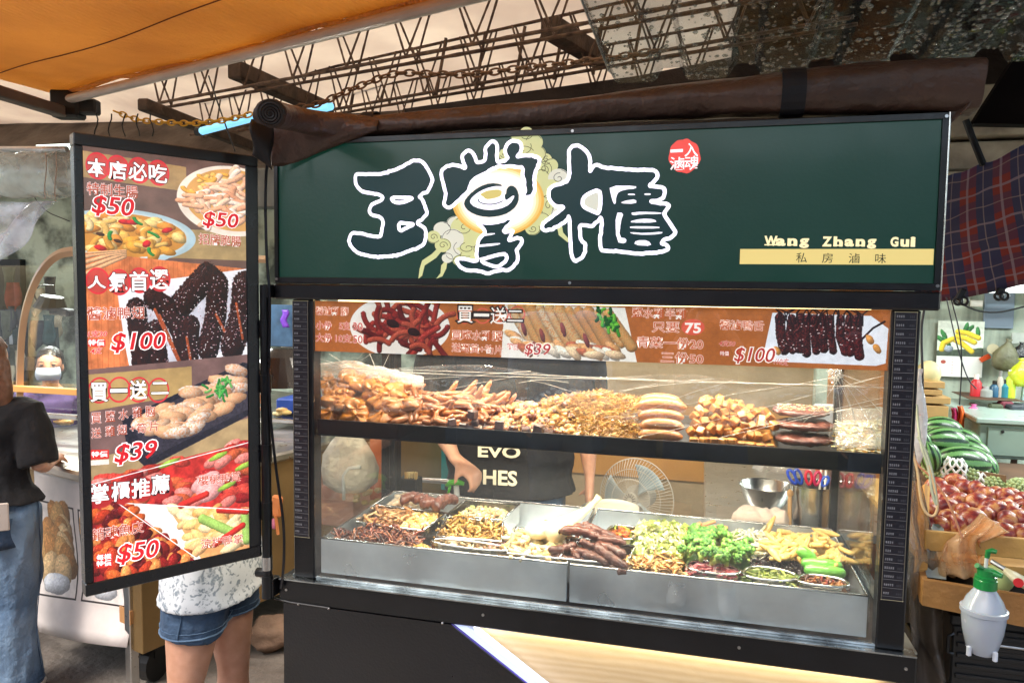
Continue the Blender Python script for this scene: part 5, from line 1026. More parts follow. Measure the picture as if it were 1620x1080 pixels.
# watermelons
wm, wn_, wb, wN, wL = nt('watermelon_skin'); tc = wN('TexCoord'); sx = wN('SeparateXYZ'); wL(tc.outputs['Object'], sx.inputs[0]); at = wN('Math'); at.operation = 'ARCTAN2'; wL(sx.outputs[1], at.inputs[0]); wL(sx.outputs[2], at.inputs[1])
nz = wN('TexNoise'); nz.inputs['Scale'].default_value = 22; nz.inputs['Detail'].default_value = 5; wL(tc.outputs['Object'], nz.inputs['Vector']); ma = wN('Math'); ma.operation = 'MULTIPLY_ADD'; ma.inputs[1].default_value = 2.2; wL(nz.outputs[0], ma.inputs[0]); mm1 = wN('Math'); mm1.operation = 'MULTIPLY'; mm1.inputs[1].default_value = 11; wL(at.outputs[0], mm1.inputs[0]); wL(mm1.outputs[0], ma.inputs[2]); sn = wN('Math'); sn.operation = 'SINE'; wL(ma.outputs[0], sn.inputs[0])
rp = wN('ValToRGB'); e = rp.color_ramp.elements; e[0].position = .3; e[0].color = (*hx('0f2f16'), 1); e[1].position = .62; e[1].color = (*hx('5f9054'), 1); mr = wN('MapRange'); mr.inputs[1].default_value = -1; wL(sn.outputs[0], mr.inputs[0]); wL(mr.outputs[0], rp.inputs[0]); wL(rp.outputs[0], wb.inputs['Base Color']); wb.inputs['Roughness'].default_value = .35; wb.inputs['Coat Weight'].default_value = .2
mbw = MB(); mbw.ell((0, 0, 0), (1, .68, .68), None, 36, 22); mbw.v = [V((p.x, p.y, p.z)) for p in mbw.v]; wmesh = mbw.mesh('watermelon', wm, True)
for x, y, Y, s, rot, l in ((1490, 680, 3.15, .125, (.2, .1, .1), 'watermelon at the top back of the pile'), (1494, 700, 3.0, .138, (.4, .05, .25), 'large watermelon in the middle of the pile facing the apples'), (1520, 697, 3.15, .12, (1, .2, -.5), 'watermelon half hidden behind the middle one'), (1532, 715, 3.08, .13, (.7, .2, -.6), 'watermelon at the right shoulder of the pile'), (1520, 735, 2.85, .155, (1.3, -.02, .1), 'longest watermelon at the front of the pile with a yellow patch'), (1548, 732, 2.98, .12, (.2, .4, -1), 'watermelon at the right end of the pile, mostly hidden'), (1471, 722, 2.8, .085, (.9, 1.3, .3), 'small dark watermelon at the lower left of the pile'), (1456, 700, 2.95, .09, (.9, 1.2, .2), 'watermelon at the far left of the pile behind the cables')):
    inst('watermelon', wmesh, P(x, y, Y), rot, s*.62, l, 'watermelon', 'watermelons piled behind the apples')
mb = MB(); q = P(1526, 725, 2.74); mb.ell(q+V((.0, .05, .005)), (.036, .012, .016), (0, .06, 0), 14, 8); mb.build('yellow_patch', M('yellow_rind', 'c9bc3a', .5, var=.2, vs=40), parent=bpy.data.objects['watermelon.004'])
mb = MB(); a = P(1448, 775, 2.9); mb.bx(a.x, a.x+.9, 2.62, 3.25, .55, P(1500, 752, 2.9).z-.01, .005); mb.build('melon_stand', wd, label='low wooden stand under the watermelons', cat='stand')
# apples in the wooden crate
am, an, ab, aN, aL = nt('apple_skin'); tc = aN('TexCoord'); oi = aN('ObjectInfo'); nz = aN('TexNoise'); nz.inputs['Scale'].default_value = 1.5; nz.inputs['Detail'].default_value = 6; ad = aN('VectorMath'); ad.operation = 'ADD'; cx_ = aN('CombineXYZ'); mu = aN('Math'); mu.operation = 'MULTIPLY'; mu.inputs[1].default_value = 30; aL(oi.outputs['Random'], mu.inputs[0]); aL(mu.outputs[0], cx_.inputs[0]); aL(tc.outputs['Object'], ad.inputs[0]); aL(cx_.outputs[0], ad.inputs[1]); aL(ad.outputs[0], nz.inputs['Vector'])
fn = aN('TexNoise'); fn.inputs['Scale'].default_value = 14; mpp = aN('Mapping'); mpp.inputs['Scale'].default_value = (1, 1, .12); aL(ad.outputs[0], mpp.inputs[0]); aL(mpp.outputs[0], fn.inputs['Vector']); s1 = aN('Math'); s1.operation = 'MULTIPLY_ADD'; s1.inputs[1].default_value = .35; aL(fn.outputs[0], s1.inputs[0]); aL(nz.outputs[0], s1.inputs[2])
rp = aN('ValToRGB'); e = rp.color_ramp.elements; e[0].position = .50; e[0].color = (*hx('5e1622'), 1); e[1].position = .80; e[1].color = (*hx('b98250'), 1); m_ = e.new(.66); m_.color = (*hx('8c3228'), 1); aL(s1.outputs[0], rp.inputs[0]); aL(rp.outputs[0], ab.inputs['Base Color']); ab.inputs['Roughness'].default_value = .38; ab.inputs['Coat Weight'].default_value = .12
def apple():
    mb = MB(); seg, rg = 20, 16; vs = []
    prof = []
    for i in range(rg+1):
        t = math.pi*i/rg; r = math.sin(t)*(1+.10*math.cos(t)); z = math.cos(t)*.92-.30*math.exp(-(t/.42)**2)+.22*math.exp(-((math.pi-t)/.42)**2); prof.append((max(r, .0001), z))
    mb.lathe(prof[::-1], (0, 0, 0), seg, None, 1, 1, lambda w, z: 1+.025*math.cos(5*w)*(z < -.2)+.02*math.cos(2*w)); mb.mi = 1; mb.tube([(0, 0, .55), (.03, 0, .8), (.07, .02, .98)], .05, 6); return mb.mesh('apple', [am, M('apple_stem', '4a3320', .8)], True)
ame = apple(); ar = random.Random(5)
AP = [(1482, 773, 14), (1512, 768, 15), (1500, 784, 14), (1526, 775, 13), (1548, 778, 14), (1496, 808, 17), (1518, 798, 15), (1546, 800, 16), (1560, 788, 14), (1575, 786, 13), (1588, 790, 14), (1566, 805, 14), (1576, 812, 16), (1537, 829, 20), (1487, 795, 13), (1470, 790, 12), (1486, 833, 14), (1510, 832, 15), (1603, 812, 15), (1590, 803, 12), (1618, 795, 13), (1612, 824, 14), (1594, 826, 14), (1558, 817, 13), (1470, 832, 14), (1575, 838, 12), (1614, 845, 13), (1590, 845, 14), (1606, 798, 12), (1625, 808, 14), (1632, 825, 14), (1640, 800, 14), (1500, 822, 13), (1470, 812, 13), (1526, 812, 13), (1600, 785, 11), (1555, 845, 12), (1645, 840, 14)]
APL = {(1537, 829): 'largest dark red apple at the front, just above the orange bag', (1482, 773): 'dark apple at the top left corner of the heap by the board', (1496, 808): 'plum red apple at the left with its round side to the viewer', (1546, 800): 'apple in the middle of the heap with its stem pit showing', (1576, 812): 'orange red apple right of the middle, above the bag tip', (1603, 812): 'big apple near the right edge with its stem pit showing', (1518, 798): 'large red apple left of the one with the stem pit'}
for i, (x, y, r) in enumerate(AP):
    Y = 2.75-(y-765)/85*.62; s = r/1171*Y*1.2; inst('apple', ame, P(x, y, Y), (ar.uniform(-1.5, 1.5), ar.uniform(-1.5, 1.5), ar.uniform(0, 6)), s, APL.get((x, y), 'red and yellow striped apple among the many loose in the fruit crate'), 'apple', 'apples heaped in the fruit crate')
fc = thing('fruit_crate', P(1540, 860, 2.2), 'shallow wooden crate filled with apples', 'crate'); cw = M('crate_wood', 'a87d42', .7, var=.2, vs=6, bump=.4, bs=30, col2='c39a58')
a, b = P(1464, 862, 2.02), P(1720, 862, 2.02)
mb = MB(); mb.box(((a.x+b.x)/2, 2.03, P(1540, 862, 2.02).z), (b.x-a.x, .015, .05), (0, 0, 0), .002); mb.build('front_board', cw, fc)
mb = MB(); mb.bx(a.x, b.x, 2.04, 2.9, a.z-.06, a.z-.04); mb.build('bottom_board', cw, fc)
mb = MB(); mb.extr([P(1452, 782, 2.35), P(1464, 768, 2.35), P(1459, 900, 2.0), P(1446, 905, 2.0)], (.012, 0, 0)); mb.build('side_board', cw, fc)
mb = MB(); mb.bx(.66, 1.6, 2.0, 2.9, 0, a.z-.062, .01); mb.build('crate_stand', M('dark_crate_stack', '26231f', .7), label='dark stack that carries the apple crate', cat='stand')
# custard apples in foam nets, behind
kn = MB()
for k in range(130):
    z = 1-2*(k+.5)/130; w = k*2.4; r = math.sqrt(1-z*z); kn.ell((r*math.cos(w), r*math.sin(w), z*.9), .17, None, 7, 5)
kn.ell((0, 0, 0), (.95, .95, .86), None, 14, 10); kme = kn.mesh('custard_apple', M('custard_apple_skin', '9fb07a', .6, var=.2, vs=3, bump=.3, bs=10), True)
for i, (x, y, l) in enumerate(((1482, 742, 'knobbly custard apple at the left beside the foam net'), (1532, 752, 'knobbly custard apple just behind the apple crate'), (1571, 770, 'knobbly custard apple on pink paper'), (1613, 776, 'knobbly custard apple in the right corner of its box'))): inst('custard_apple', kme, P(x, y, 2.85-.1*i/3), (.3, i, 0), .042, l, 'custard apple', 'custard apples behind the apples')
for i, (x, y) in enumerate(((1510, 744), (1549, 766))):
    mb = MB(); c = P(x, y, 2.8)
    for k in range(9):
        w0 = k*math.pi/4.5
        for sg in (-1, 1): mb.tube([c+V((math.cos(w0+sg*t*.5)*.042*math.sin(.5+t*.5), .04*math.sin(w0+sg*t*.5)*math.sin(.5+t*.5), .045-.022*t)) for t in range(5)], .004, 5)
    mb.build('foam_net', M('white_foam%d' % i, 'e4e6e2', .6), label=('white foam net round a fruit between two custard apples', 'white foam net at the corner of the cardboard tray')[i], cat='foam net', smooth=True)
mb = MB()
for (x0, y0), (x1, y1), h in (((1470, 752), (1530, 762), 12), ((1530, 742), (1592, 752), 16), ((1500, 756), (1625, 790), 7)): mb.extr([P(x0, y0, 2.8), P(x1, y1, 2.75), P(x1, y1+h, 2.75), P(x0, y0+h, 2.8)], (0, .008, 0))
mb.build('cardboard_tray', M('brown_tray_card', '7d6248', .8), label='brown cardboard tray flaps behind the apples', cat='tray', kind='thing')
mb = MB(); a = P(1560, 771, 2.8); mb.bx(a.x-.04, a.x+.14, 2.72, 2.9, a.z-.04, a.z-.034); mb.build('pink_paper', M('pink_paper', 'd8708a', .7), label='pink paper under a custard apple', cat='paper')
# front tray of the fruit stall
tr = thing('wooden_tray', P(1530, 950, 1.9), 'brown wooden tray at the front of the fruit stall holding a bag and tools', 'tray'); tw = M('tray_wood', '8a5f32', .6, var=.25, vs=5, bump=.5, bs=22, col2='a87a44')
f0, f1 = P(1461, 917, 1.92), P(1760, 965, 1.92); H = .062
mb = MB(); d = f1-f0; mb.extr([f0, f1, f1-V((0, 0, H+.02)), f0-V((0, 0, H))], (0, .018, 0)); mb.build('front_board', tw, tr)
g0 = P(1446, 868, 2.28); mb = MB(); mb.extr([f0+V((-.001, .019, 0)), g0, g0-V((0, 0, H)), f0+V((-.001, .019, -H))], (.014, 0, 0)); mb.build('side_board', tw, tr)
mb = MB(); mb.bx(f0.x+.015, f1.x, 1.94, 2.0, f0.z-H, f0.z-H+.008); mb.build('bottom_board', tw, tr)
mb = MB(); mb.extr([P(1476, 828, 2.12), P(1484, 835, 2.12), P(1487, 915, 2.0), P(1463, 912, 2.0), P(1466, 850, 2.12)], (.014, .0, 0)); mb.build('grey_plank', M('grey_plank', '8e9a98', .5, var=.3), label='grey board standing upright in the wooden tray beside the orange bag', cat='board')
mb = MB(); a = P(1448, 770, 2.3); mb.extr([P(1449, 775, 2.2), P(1463, 765, 2.2), P(1461, 880, 2.05), P(1450, 882, 2.05)], (.01, .01, 0)); mb.build('pine_board', M('pine_board', 'c48a3e', .6, var=.2), label='upright pine board at the left end of the fruit stall', cat='board')
# orange bag, knife, box
def bagf(u, v):
    w = u*2*math.pi; ys = [908, 880, 850, 832, 845, 822]; cx = [1515, 1517, 1522, 1535, 1556, 1574]; rx = [33, 36, 26, 14, 15, 20]; f = v*5; i = min(int(f), 4); t = f-i
    x = cx[i]*(1-t)+cx[i+1]*t; y = (912, 885, 862, 848, 838, 826)[i]*(1-t)+(912, 885, 862, 848, 838, 826)[i+1]*t; r = rx[i]*(1-t)+rx[i+1]*t
    p = P(x+math.cos(w)*r*(1+.18*mn.noise(V((math.cos(w)*2, math.sin(w)*2, v*6)))), y+math.cos(w)*(4+10*v*v), 2.03+math.sin(w)*.045*(1-.4*v)); p += V((0, 1, 0))*.012*math.sin(w*6+v*9); return p
mb = MB(); mb.grid(bagf, 48, 24, thick=.0008); mb.build('orange_bag', Mglass('orange_film', (.99, .86, .70), 1.5, .15, bump=1, bs=16, milk=.5, mc=(.98, .76, .52), patchy=True), label='thin orange plastic bag twisted shut lying in the wooden tray', cat='bag', smooth=True)
kf = thing('fruit_knife', P(1600, 900, 1.9), 'tool with a cream handle and a red round mark resting on the tray', 'knife'); mb = MB(); mb.tube([P(1568, 887, 1.97), P(1590, 900, 1.95)], .006, 8); mb.build('blade', m_steel, kf)
mb = MB(); mb.tube([P(1588, 900, 1.95), P(1605, 912, 1.94), P(1635, 930, 1.93)], [.010, .019, .021], 14, flat=.6); mb.build('handle', M('cream_handle', 'd8d3b4', .4), kf, smooth=True); mb = MB(); c = P(1611, 921, 1.918); mb.tube([c, c+V((-.0005, -.003, .0005))], .0105, 18); mb.build('red_mark', M('red_mark', 'c0282c', .4), kf)
mb = MB(); mb.extr([P(1586, 882, 2.1), P(1592, 864, 2.25), P(1700, 880, 2.25), P(1700, 925, 2.1)], (0, 0, -.012)); mb.build('plastic_case', M('pale_blue_case', 'a9bcc4', .25, coat=.5), label='flat pale case lying at the right end of the wooden tray', cat='case')
mb = MB(); mb.ell(P(1578, 915, 2.0), (.036, .03, .034), None, 18, 12); mb.build('green_fruit', M('green_fruit', 'b8cc8c', .45, var=.15), label='pale green fruit behind the green spray nozzle', cat='fruit', smooth=True)
# black crates below
kc = M('black_crate', '111214', .45, var=.2, coat=.2)
for j in range(3):
    t = thing('black_crate', P(1600, 1000+60*j, 1.98), ('top black plastic crate under the wooden tray', 'middle black plastic crate under the wooden tray', 'lowest black plastic crate under the wooden tray')[j], 'crate', 'black crates under the wooden tray'); z1 = P(1530, 975, 1.95).z-.002-j*.195; x0 = P(1512, 990, 1.95).x; x1 = x0+.55
    mb = MB(); mb.bx(x0, x1, 1.97, 2.35, z1-.19, z1-.03, .004); mb.build('body', kc, t)
    mb = MB(); mb.bx(x0-.008, x1+.008, 1.962, 2.36, z1-.028, z1, .004); mb.build('rim', kc, t)
    for k in range(5): mb = MB(); mb.bx(x0+.01, x1-.01, 1.964, 1.969, z1-.055-k*.026, z1-.045-k*.026, .001); mb.build('rib', kc, t)
    mb = MB(); c = V((x0-.002, 1.955, z1-.07)); mb.tube([c+V((0, 0, -.025)), c+V((-.012, -.004, -.02)), c+V((-.012, -.004, .02)), c+V((0, 0, .025))], .004, 6); mb.build('handle', m_black, t)
    mb = MB(); mb.tube([V((x0+.02, 1.955, z1-.03)), V((x0+.025, 1.952, z1-.045)), V((x0+.05, 1.952, z1-.06)), V((x1, 1.952, z1-.07))], .003, 6); mb.build('wire_clip', m_steel, t)
# sprayer bottle hanging in front of the tray
sp = thing('spray_bottle', P(1552, 1040, 1.80), 'white plastic pressure spray bottle with a green pump head, hanging on the wooden tray', 'spray bottle'); c = P(1552, 1040, 1.80); k = 1.83/1171
def zz(y): return (1040-y)*k
WK = .85
prof = [(0, zz(1032)), (18, zz(1032)), (24, zz(1022)), (30, zz(1000)), (32, zz(985)), (32.5, zz(974)), (35, zz(973)), (35, zz(967)), (32, zz(966)), (27, zz(955)), (19, zz(944)), (14, zz(938)), (13, zz(936))]
mb = MB(); mb.lathe([(r*k*WK, z) for r, z in prof], c, 36); mb.build('tank', M('milky_plastic', 'aab2be', .25, var=.06, coat=.3, sss=.3), sp, smooth=2)
for w in range(4):
    a = w*math.pi/2+.5; q = c+V((math.cos(a)*22*k, math.sin(a)*22*k, zz(1035))); mb = MB(); mb.box(q+V((0, 0, .012)), (.009, .009, .022), (0, 0, a), .002); mb.build('foot', M('milky_foot%d' % w, 'ccd2dc', .3), sp)
gm = M('green_plastic', '14803c', .3, coat=.4)
mb = MB(); mb.lathe([(14.5*k, zz(938)), (14.5*k, zz(926)), (13.5*k, zz(925)), (13.5*k, zz(921)), (11*k, zz(920)), (11*k, zz(911)), (5*k, zz(909))], c, 26, None, 1, 1, lambda w, z: 1+.02*math.cos(w*14)); mb.build('collar', gm, sp, smooth=2)
mb = MB(); mb.tube([c+V((0, 0, zz(914))), c+V((9*k, -.012, zz(914))), c+V((16*k, -.02, zz(915)))], [.008, .008, .005], 12); mb.tube([c+V((-3*k, 0, zz(913))), c+V((-14*k, -.01, zz(905)))], .006, 8); mb.build('nozzle', gm, sp, smooth=2)
mb = MB(); mb.tube([c+V((-1*k, 0, zz(912))), c+V((0, 0, zz(888)))], .004, 8); mb.build('pump_rod', M('clear_rod', 'd8dcd8', .2), sp)
mb = MB(); mb.tube([c+V((0, 0, zz(895))), c+V((1*k, 0, zz(886))), c+V((6*k, 0, zz(884))), c+V((11*k, -.004, zz(885)))], [.005, .006, .006, .005], 10); mb.build('pump_handle', gm, sp, smooth=2)
# cords and plastic beside the right post
for i, (pts, c_, r, l) in enumerate((([(1444, 713), (1450, 735), (1470, 750), (1500, 790), (1522, 850)], 'c98a6a', .0028, 'thin pinkish cord running down over the apples'), ([(1444, 716), (1452, 745), (1456, 790), (1464, 812), (1478, 818), (1485, 800), (1476, 760), (1468, 735)], 'd6b48c', .0035, 'tan looped cord beside the right post'), ([(1450, 640), (1455, 700), (1470, 740), (1474, 780), (1484, 806), (1478, 760), (1466, 715), (1452, 690)], 'b8bca8', .0035, 'grey green looped cord beside the right post'), ([(1504, 470), (1520, 530), (1522, 580), (1518, 640)], '2a2c34', .002, 'thin dark wire hanging in front of the banana calendar'), ([(1497, 470), (1512, 540), (1530, 600), (1545, 615)], '3a3f4a', .002, 'thin blue grey wire slanting across the banana calendar'), ([(1462, 490), (1457, 520), (1460, 600), (1458, 680), (1452, 720)], '31343a', .004, 'dark cable hanging behind the right post'))):
    mb = MB(); mb.tube(chaikin([P(x, y, 1.98 if i < 3 else 2.6) for x, y in pts], 3, False), r, 6); mb.build('looped_rope', M('cord%d' % i, c_, .5), label=l, cat='cord', smooth=True)
def drp(u, v):
    p = P(1418+30*u+v*(28+45*u), 700+420*v, 1.95+.10*u); p.y += .02*math.sin(u*8+v*7)+.03*mn.noise(V((u*4, v*6, 1))); return p
mb = MB(); mb.grid(drp, 20, 40, thick=.001); mb.build('plastic_drape', Mglass('grimy_film', (.7, .66, .62), 1.5, .15, bump=1, bs=9, milk=.25, mc=(.35, .32, .3), patchy=True), label='grimy clear plastic hanging between the stall and the fruit tray', cat='plastic sheet', smooth=True)
sack('crumpled_bag', 'crumpled white and red plastic bag wedged behind the right post', 'bag', 1450, 665, 2.4, .03, .14, M('white_red_bag', 'd8d6d8', .3, var=.1, vs=30, bump=1, bs=30, col2='b8404a', fac=(.6, .75)), 3)
# stone by the cart
mb = MB(); mb.ell(PZ(432, 1000, .07), (.10, .09, .075), (0, 0, .3), 22, 14, .14, 6, 4); mb.build('boulder', M('brown_stone', '7a6250', .85, var=.3, vs=9, bump=.8, bs=30), label='brown boulder on the ground beside the black stall', cat='stone', smooth=True)
# things across the lane, which the glass mirrors
op = thing('opposite_stalls', (0, -4.5, 0), 'row of shaded stalls across the lane, seen only mirrored in the glass', 'stalls')
mb = MB(); mb.bx(-8, 8, -5.2, -4.9, 0, 3.0); mb.build('stall_wall', M('lane_wall', '6f7a78', .8, var=.4, vs=1.5, col2='3a4444'), op)
mb = MB(); mb.box((0, -3.9, 2.75), (16, 2.4, .05), (R(-8), 0, 0)); mb.build('stall_roof', M('lane_roof', '33505c', .7), op)  # unseen roof, drawn out over the lane to darken the mirrored sky
for i in range(5):
    mb = MB(); mb.bx(-4.6+i*2.1, -3.1+i*2.1-.0 if False else -3.0+i*2.1, -4.6, -3.6, 0, .9, .02); mb.build('counter', M('lane_counter%d' % i, ('7a3a30', '4a6a80', '8a7a50', '3a5a48', '6a4a6a')[i], .6), op)

area('rear_fill_light', (-.5, 3.0, 1.93), 1.6, .1, 13, (1, .93, .82), (R(8), 0, 0))  # unseen fill light and tube, added to brighten the space behind the glass
t = thing('tube_lamp', (-.5, 3.0, 1.95), 'unseen tube lamp added as fill over the vendor, hidden behind the green sign', 'lamp'); mb = MB(); mb.tube([(-1.2, 3.0, 1.96), (.2, 3.0, 1.96)], .02, 10); mb.build('tube', Mglow('rear_fill_tube', 'fff6e6', 2), t)

# small market clutter on both sides
cl = random.Random(8)
for i, (x, y, Y, sx, sy, sz, c, nm, l) in enumerate(((1610, 648, 3.6, .10, .08, .05, '3a4048', 'tool_box', 'dark tool box on the floor shelf under the bottles'), (1590, 645, 3.62, .05, .05, .06, '7a3040', 'jar', 'dark red jar under the brown wall shelf'), (1575, 648, 3.6, .05, .05, .05, '56604a', 'jar', 'olive jar under the brown wall shelf, left of the red one'),
    (1628, 618, 3.7, .05, .03, .09, 'a8c4cc', 'spray_can', 'pale spray can at the right end of the wall shelf'), (1545, 480, 3.86, .05, .01, .03, 'd8d8d0', 'note', 'small white note above the banana calendar'), (1612, 535, 3.86, .06, .01, .05, 'b8c0b8', 'note', 'pale note below the grey board'),
    (20, 700, 3.1, .16, .12, .10, 'd0c4b4', 'foam_box', 'cream foam box inside the roast stall at the far left'), (45, 705, 3.15, .10, .10, .07, 'a85040', 'foam_box', 'red brown box beside the cream one in the roast stall'), (84, 545, 5.2, .12, .03, .30, '4a5a60', 'hanging_apron', 'grey apron hanging on the wall behind the masked woman'),
    (50, 575, 5.2, .10, .04, .12, '3a2c28', 'meter_box', 'dark electric meter box on the wall behind the arch'), (455, 560, 4.5, .10, .02, .16, 'b8b0a0', 'poster_sheet', 'torn pale sheet on the wall below the blue cloth'))):
    q = P(x, y, Y); mb = MB(); mb.box(q, (sx, sy, sz), (0, cl.uniform(-.06, .06), cl.uniform(-.2, .2)), min(sx, sy, sz)*.12); mb.build(nm, M('clutter%d' % i, c, .6, var=.25, vs=14, bump=.3, bs=40), label=l, cat=nm.replace('_', ' '))
for i, pts in enumerate((((330, 120), (352, 185), (372, 240)), ((1500, 470), (1560, 500), (1640, 480)), ((20, 240), (60, 330), (110, 350)))):
    mb = MB(); Y = (3.4, 3.7, 4.6)[i]; mb.tube(chaikin([P(x, y, Y) for x, y in pts], 3, False), .004, 5); mb.build('slack_cable', m_blackmatt, label=('slack black cable dropping from the cream canopy at the left', 'slack black cable on the streaked wall above the calendar', 'slack cable on the wall behind the rolled plastic')[i], cat='cable', smooth=True)

area('clip_lamp_light', P(88, 505, 2.9), .12, .08, 2.2, (1, .88, .7), (R(-25), R(-10), 0))
for i in range(16):
    x, y = cl.choice(((cl.uniform(0, 45), cl.uniform(420, 600)), (cl.uniform(55, 110), cl.uniform(420, 560)))); q = P(x, y, 5.1+cl.random()*.2); c = cl.choice(('28303a', '4a5248', '6a5a48', 'b0a894', '2c4a4e', '7a3a32')); mb = MB()
    mb.grid(lambda u, v: q+V(((u-.5)*.14*(1+.2*math.sin(v*5+i)), .02*math.sin(u*8+i), -.22*v*(1+.2*math.sin(u*4)))), 6, 6, thick=.008); mb.build('hanging_rag', M('rag%d' % i, c, .8, var=.3, vs=12, bump=.4, bs=30), label='small dull bag or rag hung on the grimy wall behind the roast stall', cat='hung bag', group='bags and rags on the left wall', smooth=True)
# ================================================================ food
fr = random.Random(21)
def PF(x, y, z):
    p = PZ(x, y, z)
    if p.y < 1.76: p.y = 1.722+(max(p.y, 1.66)-1.66)*.38
    return p
def inpol(x, y, pts): return inpoly(x, y, pts)
def spots(poly, n, r=fr):
    xs = [p[0] for p in poly]; ys = [p[1] for p in poly]; out = []; t = 0
    while len(out) < n and t < n*40:
        t += 1; x, y = r.uniform(min(xs), max(xs)), r.uniform(min(ys), max(ys))
        if inpoly(x, y, poly): out.append((x, y))
    return out
def curlpts(c, ln, bend, flat=.3, k=6, a=None):
    a = fr.uniform(0, 6.28) if a is None else a; e = fr.uniform(-flat, flat); b = fr.uniform(-bend, bend); p = V(c)-V((math.cos(a), math.sin(a), 0))*ln*.5; out = [p.copy()]
    for i in range(k): a += b/k; e += fr.uniform(-.3, .3)*flat; p = p+V((math.cos(a)*math.cos(e), math.sin(a)*math.cos(e), math.sin(e)))*ln/k; out.append(p.copy())
    return out
def under(mb, poly, z0, z1, col, z=.9):
    mb.col = hx(col); q = [PF(x, y, z) for x, y in poly]; c = sum(q, V((0, 0, 0)))/len(q); q = [c+(p-c)*.93 for p in q]
    for p in q: p.z = z0
    mb.extr(q, (0, 0, z1-z0))
def pile(nm, lab, poly, n, cols, shape, z=.9, ln=.03, r=.003, bend=1.5, ht=.012, seg=5, dark=None, mat=None, kind='stuff', flat=.3, z0=.842, cat='food'):
    ht *= .62; z -= .004; mb = MB(); under(mb, poly, z0, z-.012, dark or cols[0], z); pts = [PF(x, y, z) for x, y in spots(poly, n)]
    cc = sum((PF(x, y, z) for x, y in poly), V((0, 0, 0)))/len(poly); R_ = max((PF(x, y, z)-cc).length for x, y in poly)
    for i, p in enumerate(pts):
        mb.col = hx(fr.choice(cols)); k = fr.uniform(.8, 1.15); mb.col = tuple(min(1, c*k) for c in mb.col)
        p.z = z-.008+ht*(1-((p-cc).length/R_)**2)*fr.uniform(.4, 1.2)
        if shape == 'curl': mb.tube(curlpts(p, ln*fr.uniform(.6, 1.3), bend, flat), [r*q for q in (.6, 1, 1.1, 1, 1.1, 1, .6)], seg)
        elif shape == 'strip': mb.tube(curlpts(p, ln*fr.uniform(.6, 1.3), bend, flat), r, 4, flat=.35, up=(fr.uniform(-.5, .5), fr.uniform(-.5, .5), 1))
        elif shape == 'chunk': mb.ell(p, (ln*fr.uniform(.35, .6), r*fr.uniform(.8, 1.3), r*fr.uniform(.6, 1)), (fr.uniform(-.5, .5), fr.uniform(-.5, .5), fr.uniform(0, 6)), 8, 6, .22, 8, i)
        elif shape == 'leaf':
            m_ = rotm((fr.uniform(-1, 1), fr.uniform(-1, 1), fr.uniform(0, 6))); L_ = ln*fr.uniform(.5, 1.1); mb.grid(lambda u, v: p+m_@V(((u-.5)*L_, (v-.5)*L_*.7*(1-.6*abs(u-.5)), .25*L_*math.sin(u*5+i)*math.cos(v*4))), 5, 3, False)
    return mb.build(nm, mat or m_food, label=lab, cat=cat, kind=kind, smooth=shape != 'leaf')
# ---- lower level: the two big pans
m_pan = M('stainless_pan', (.74, .79, .84), .36, metal=.9, var=.22, vs=5, bump=.10, bs=7, rv=.5)
for x0, x1, l in ((-.951, -.2985, 'left of the two big stainless pans behind the front glass'), (-.2915, .365, 'right of the two big stainless pans behind the front glass')):
    t = thing('steel_pan', ((x0+x1)/2, 1.94, .80), l, 'pan', 'big stainless pans in the stall'); y0, y1 = 1.712, 2.185; za, zb = .805, .897; w = .003
    mb = MB(); mb.bx(x0, x1, y0, y0+w, za, zb, .001); mb.bx(x0, x1, y1-w, y1, za, zb, .001); mb.bx(x0, x0+w, y0+w, y1-w, za, zb, .001); mb.bx(x1-w, x1, y0+w, y1-w, za, zb, .001); mb.bx(x0+w, x1-w, y0+w, y1-w, za, za+.02); mb.build('pan_wall', m_pan, t)
    mb = MB(); mb.tube([(x0+.002, y0+.002, zb), (x1-.002, y0+.002, zb), (x1-.002, y1-.002, zb), (x0+.002, y1-.002, zb)], .0032, 7, closed=True); mb.build('rim', m_steel2, t, smooth=True)
def pan(corners, lab, z=.9, dep=.055, rnd=0):
    q = [PF(x, y, z) for x, y in corners]; c = sum(q, V((0, 0, 0)))/len(q)
    if rnd: q = chaikin(q, 2)
    t = thing('food_tray', c-V((0, 0, dep)), lab, 'tray', 'small steel trays of food'); mb = MB(); n = len(q)
    for i in range(n): a, b = q[i], q[(i+1) % n]; ci = (c-(a+b)/2); ci.z = 0; ci.normalize(); mb.add([a, b, b+ci*.0025, a+ci*.0025, a-V((0, 0, dep)), b-V((0, 0, dep)), b+ci*.0025-V((0, 0, dep)), a+ci*.0025-V((0, 0, dep))], [(0, 1, 2, 3), (0, 4, 5, 1), (3, 2, 6, 7), (4, 7, 6, 5)])
    mb.build('tray_wall', m_steel2, t); mb = MB(); mb.extr([p-V((0, 0, dep)) for p in q], (0, 0, .003)); mb.build('tray_bottom', m_steel2, t); mb = MB(); mb.tube([p+V((0, 0, .003)) for p in q], .0036, 6, closed=True); mb.build('tray_rim', m_steel2, t, smooth=True); return t
pan([(564, 827), (668, 841), (706, 813), (600, 800)], 'square steel tray of tan strips and yellow curls')
pan([(707, 815), (794, 824), (822, 799), (736, 792)], 'square steel tray at the back holding pale salad')
pan([(690, 850), (792, 858), (796, 828), (710, 818)], 'steel tray of brown knotted noodles')
pan([(668, 870), (790, 889), (806, 866), (692, 851)], 'rounded steel tray of pale slices at the front of the left pan', rnd=1, z=.902)
pan([(794, 890), (876, 899), (905, 852), (816, 836)], 'steel tray of pale chicken beside the dark necks')
pan([(842, 893), (985, 908), (1006, 866), (884, 850)], 'steel tray under the heap of dark braised necks')
pan([(955, 852), (1008, 856), (1016, 836), (966, 830)], 'small rounded steel tray of orange pickles', rnd=1, z=.905)
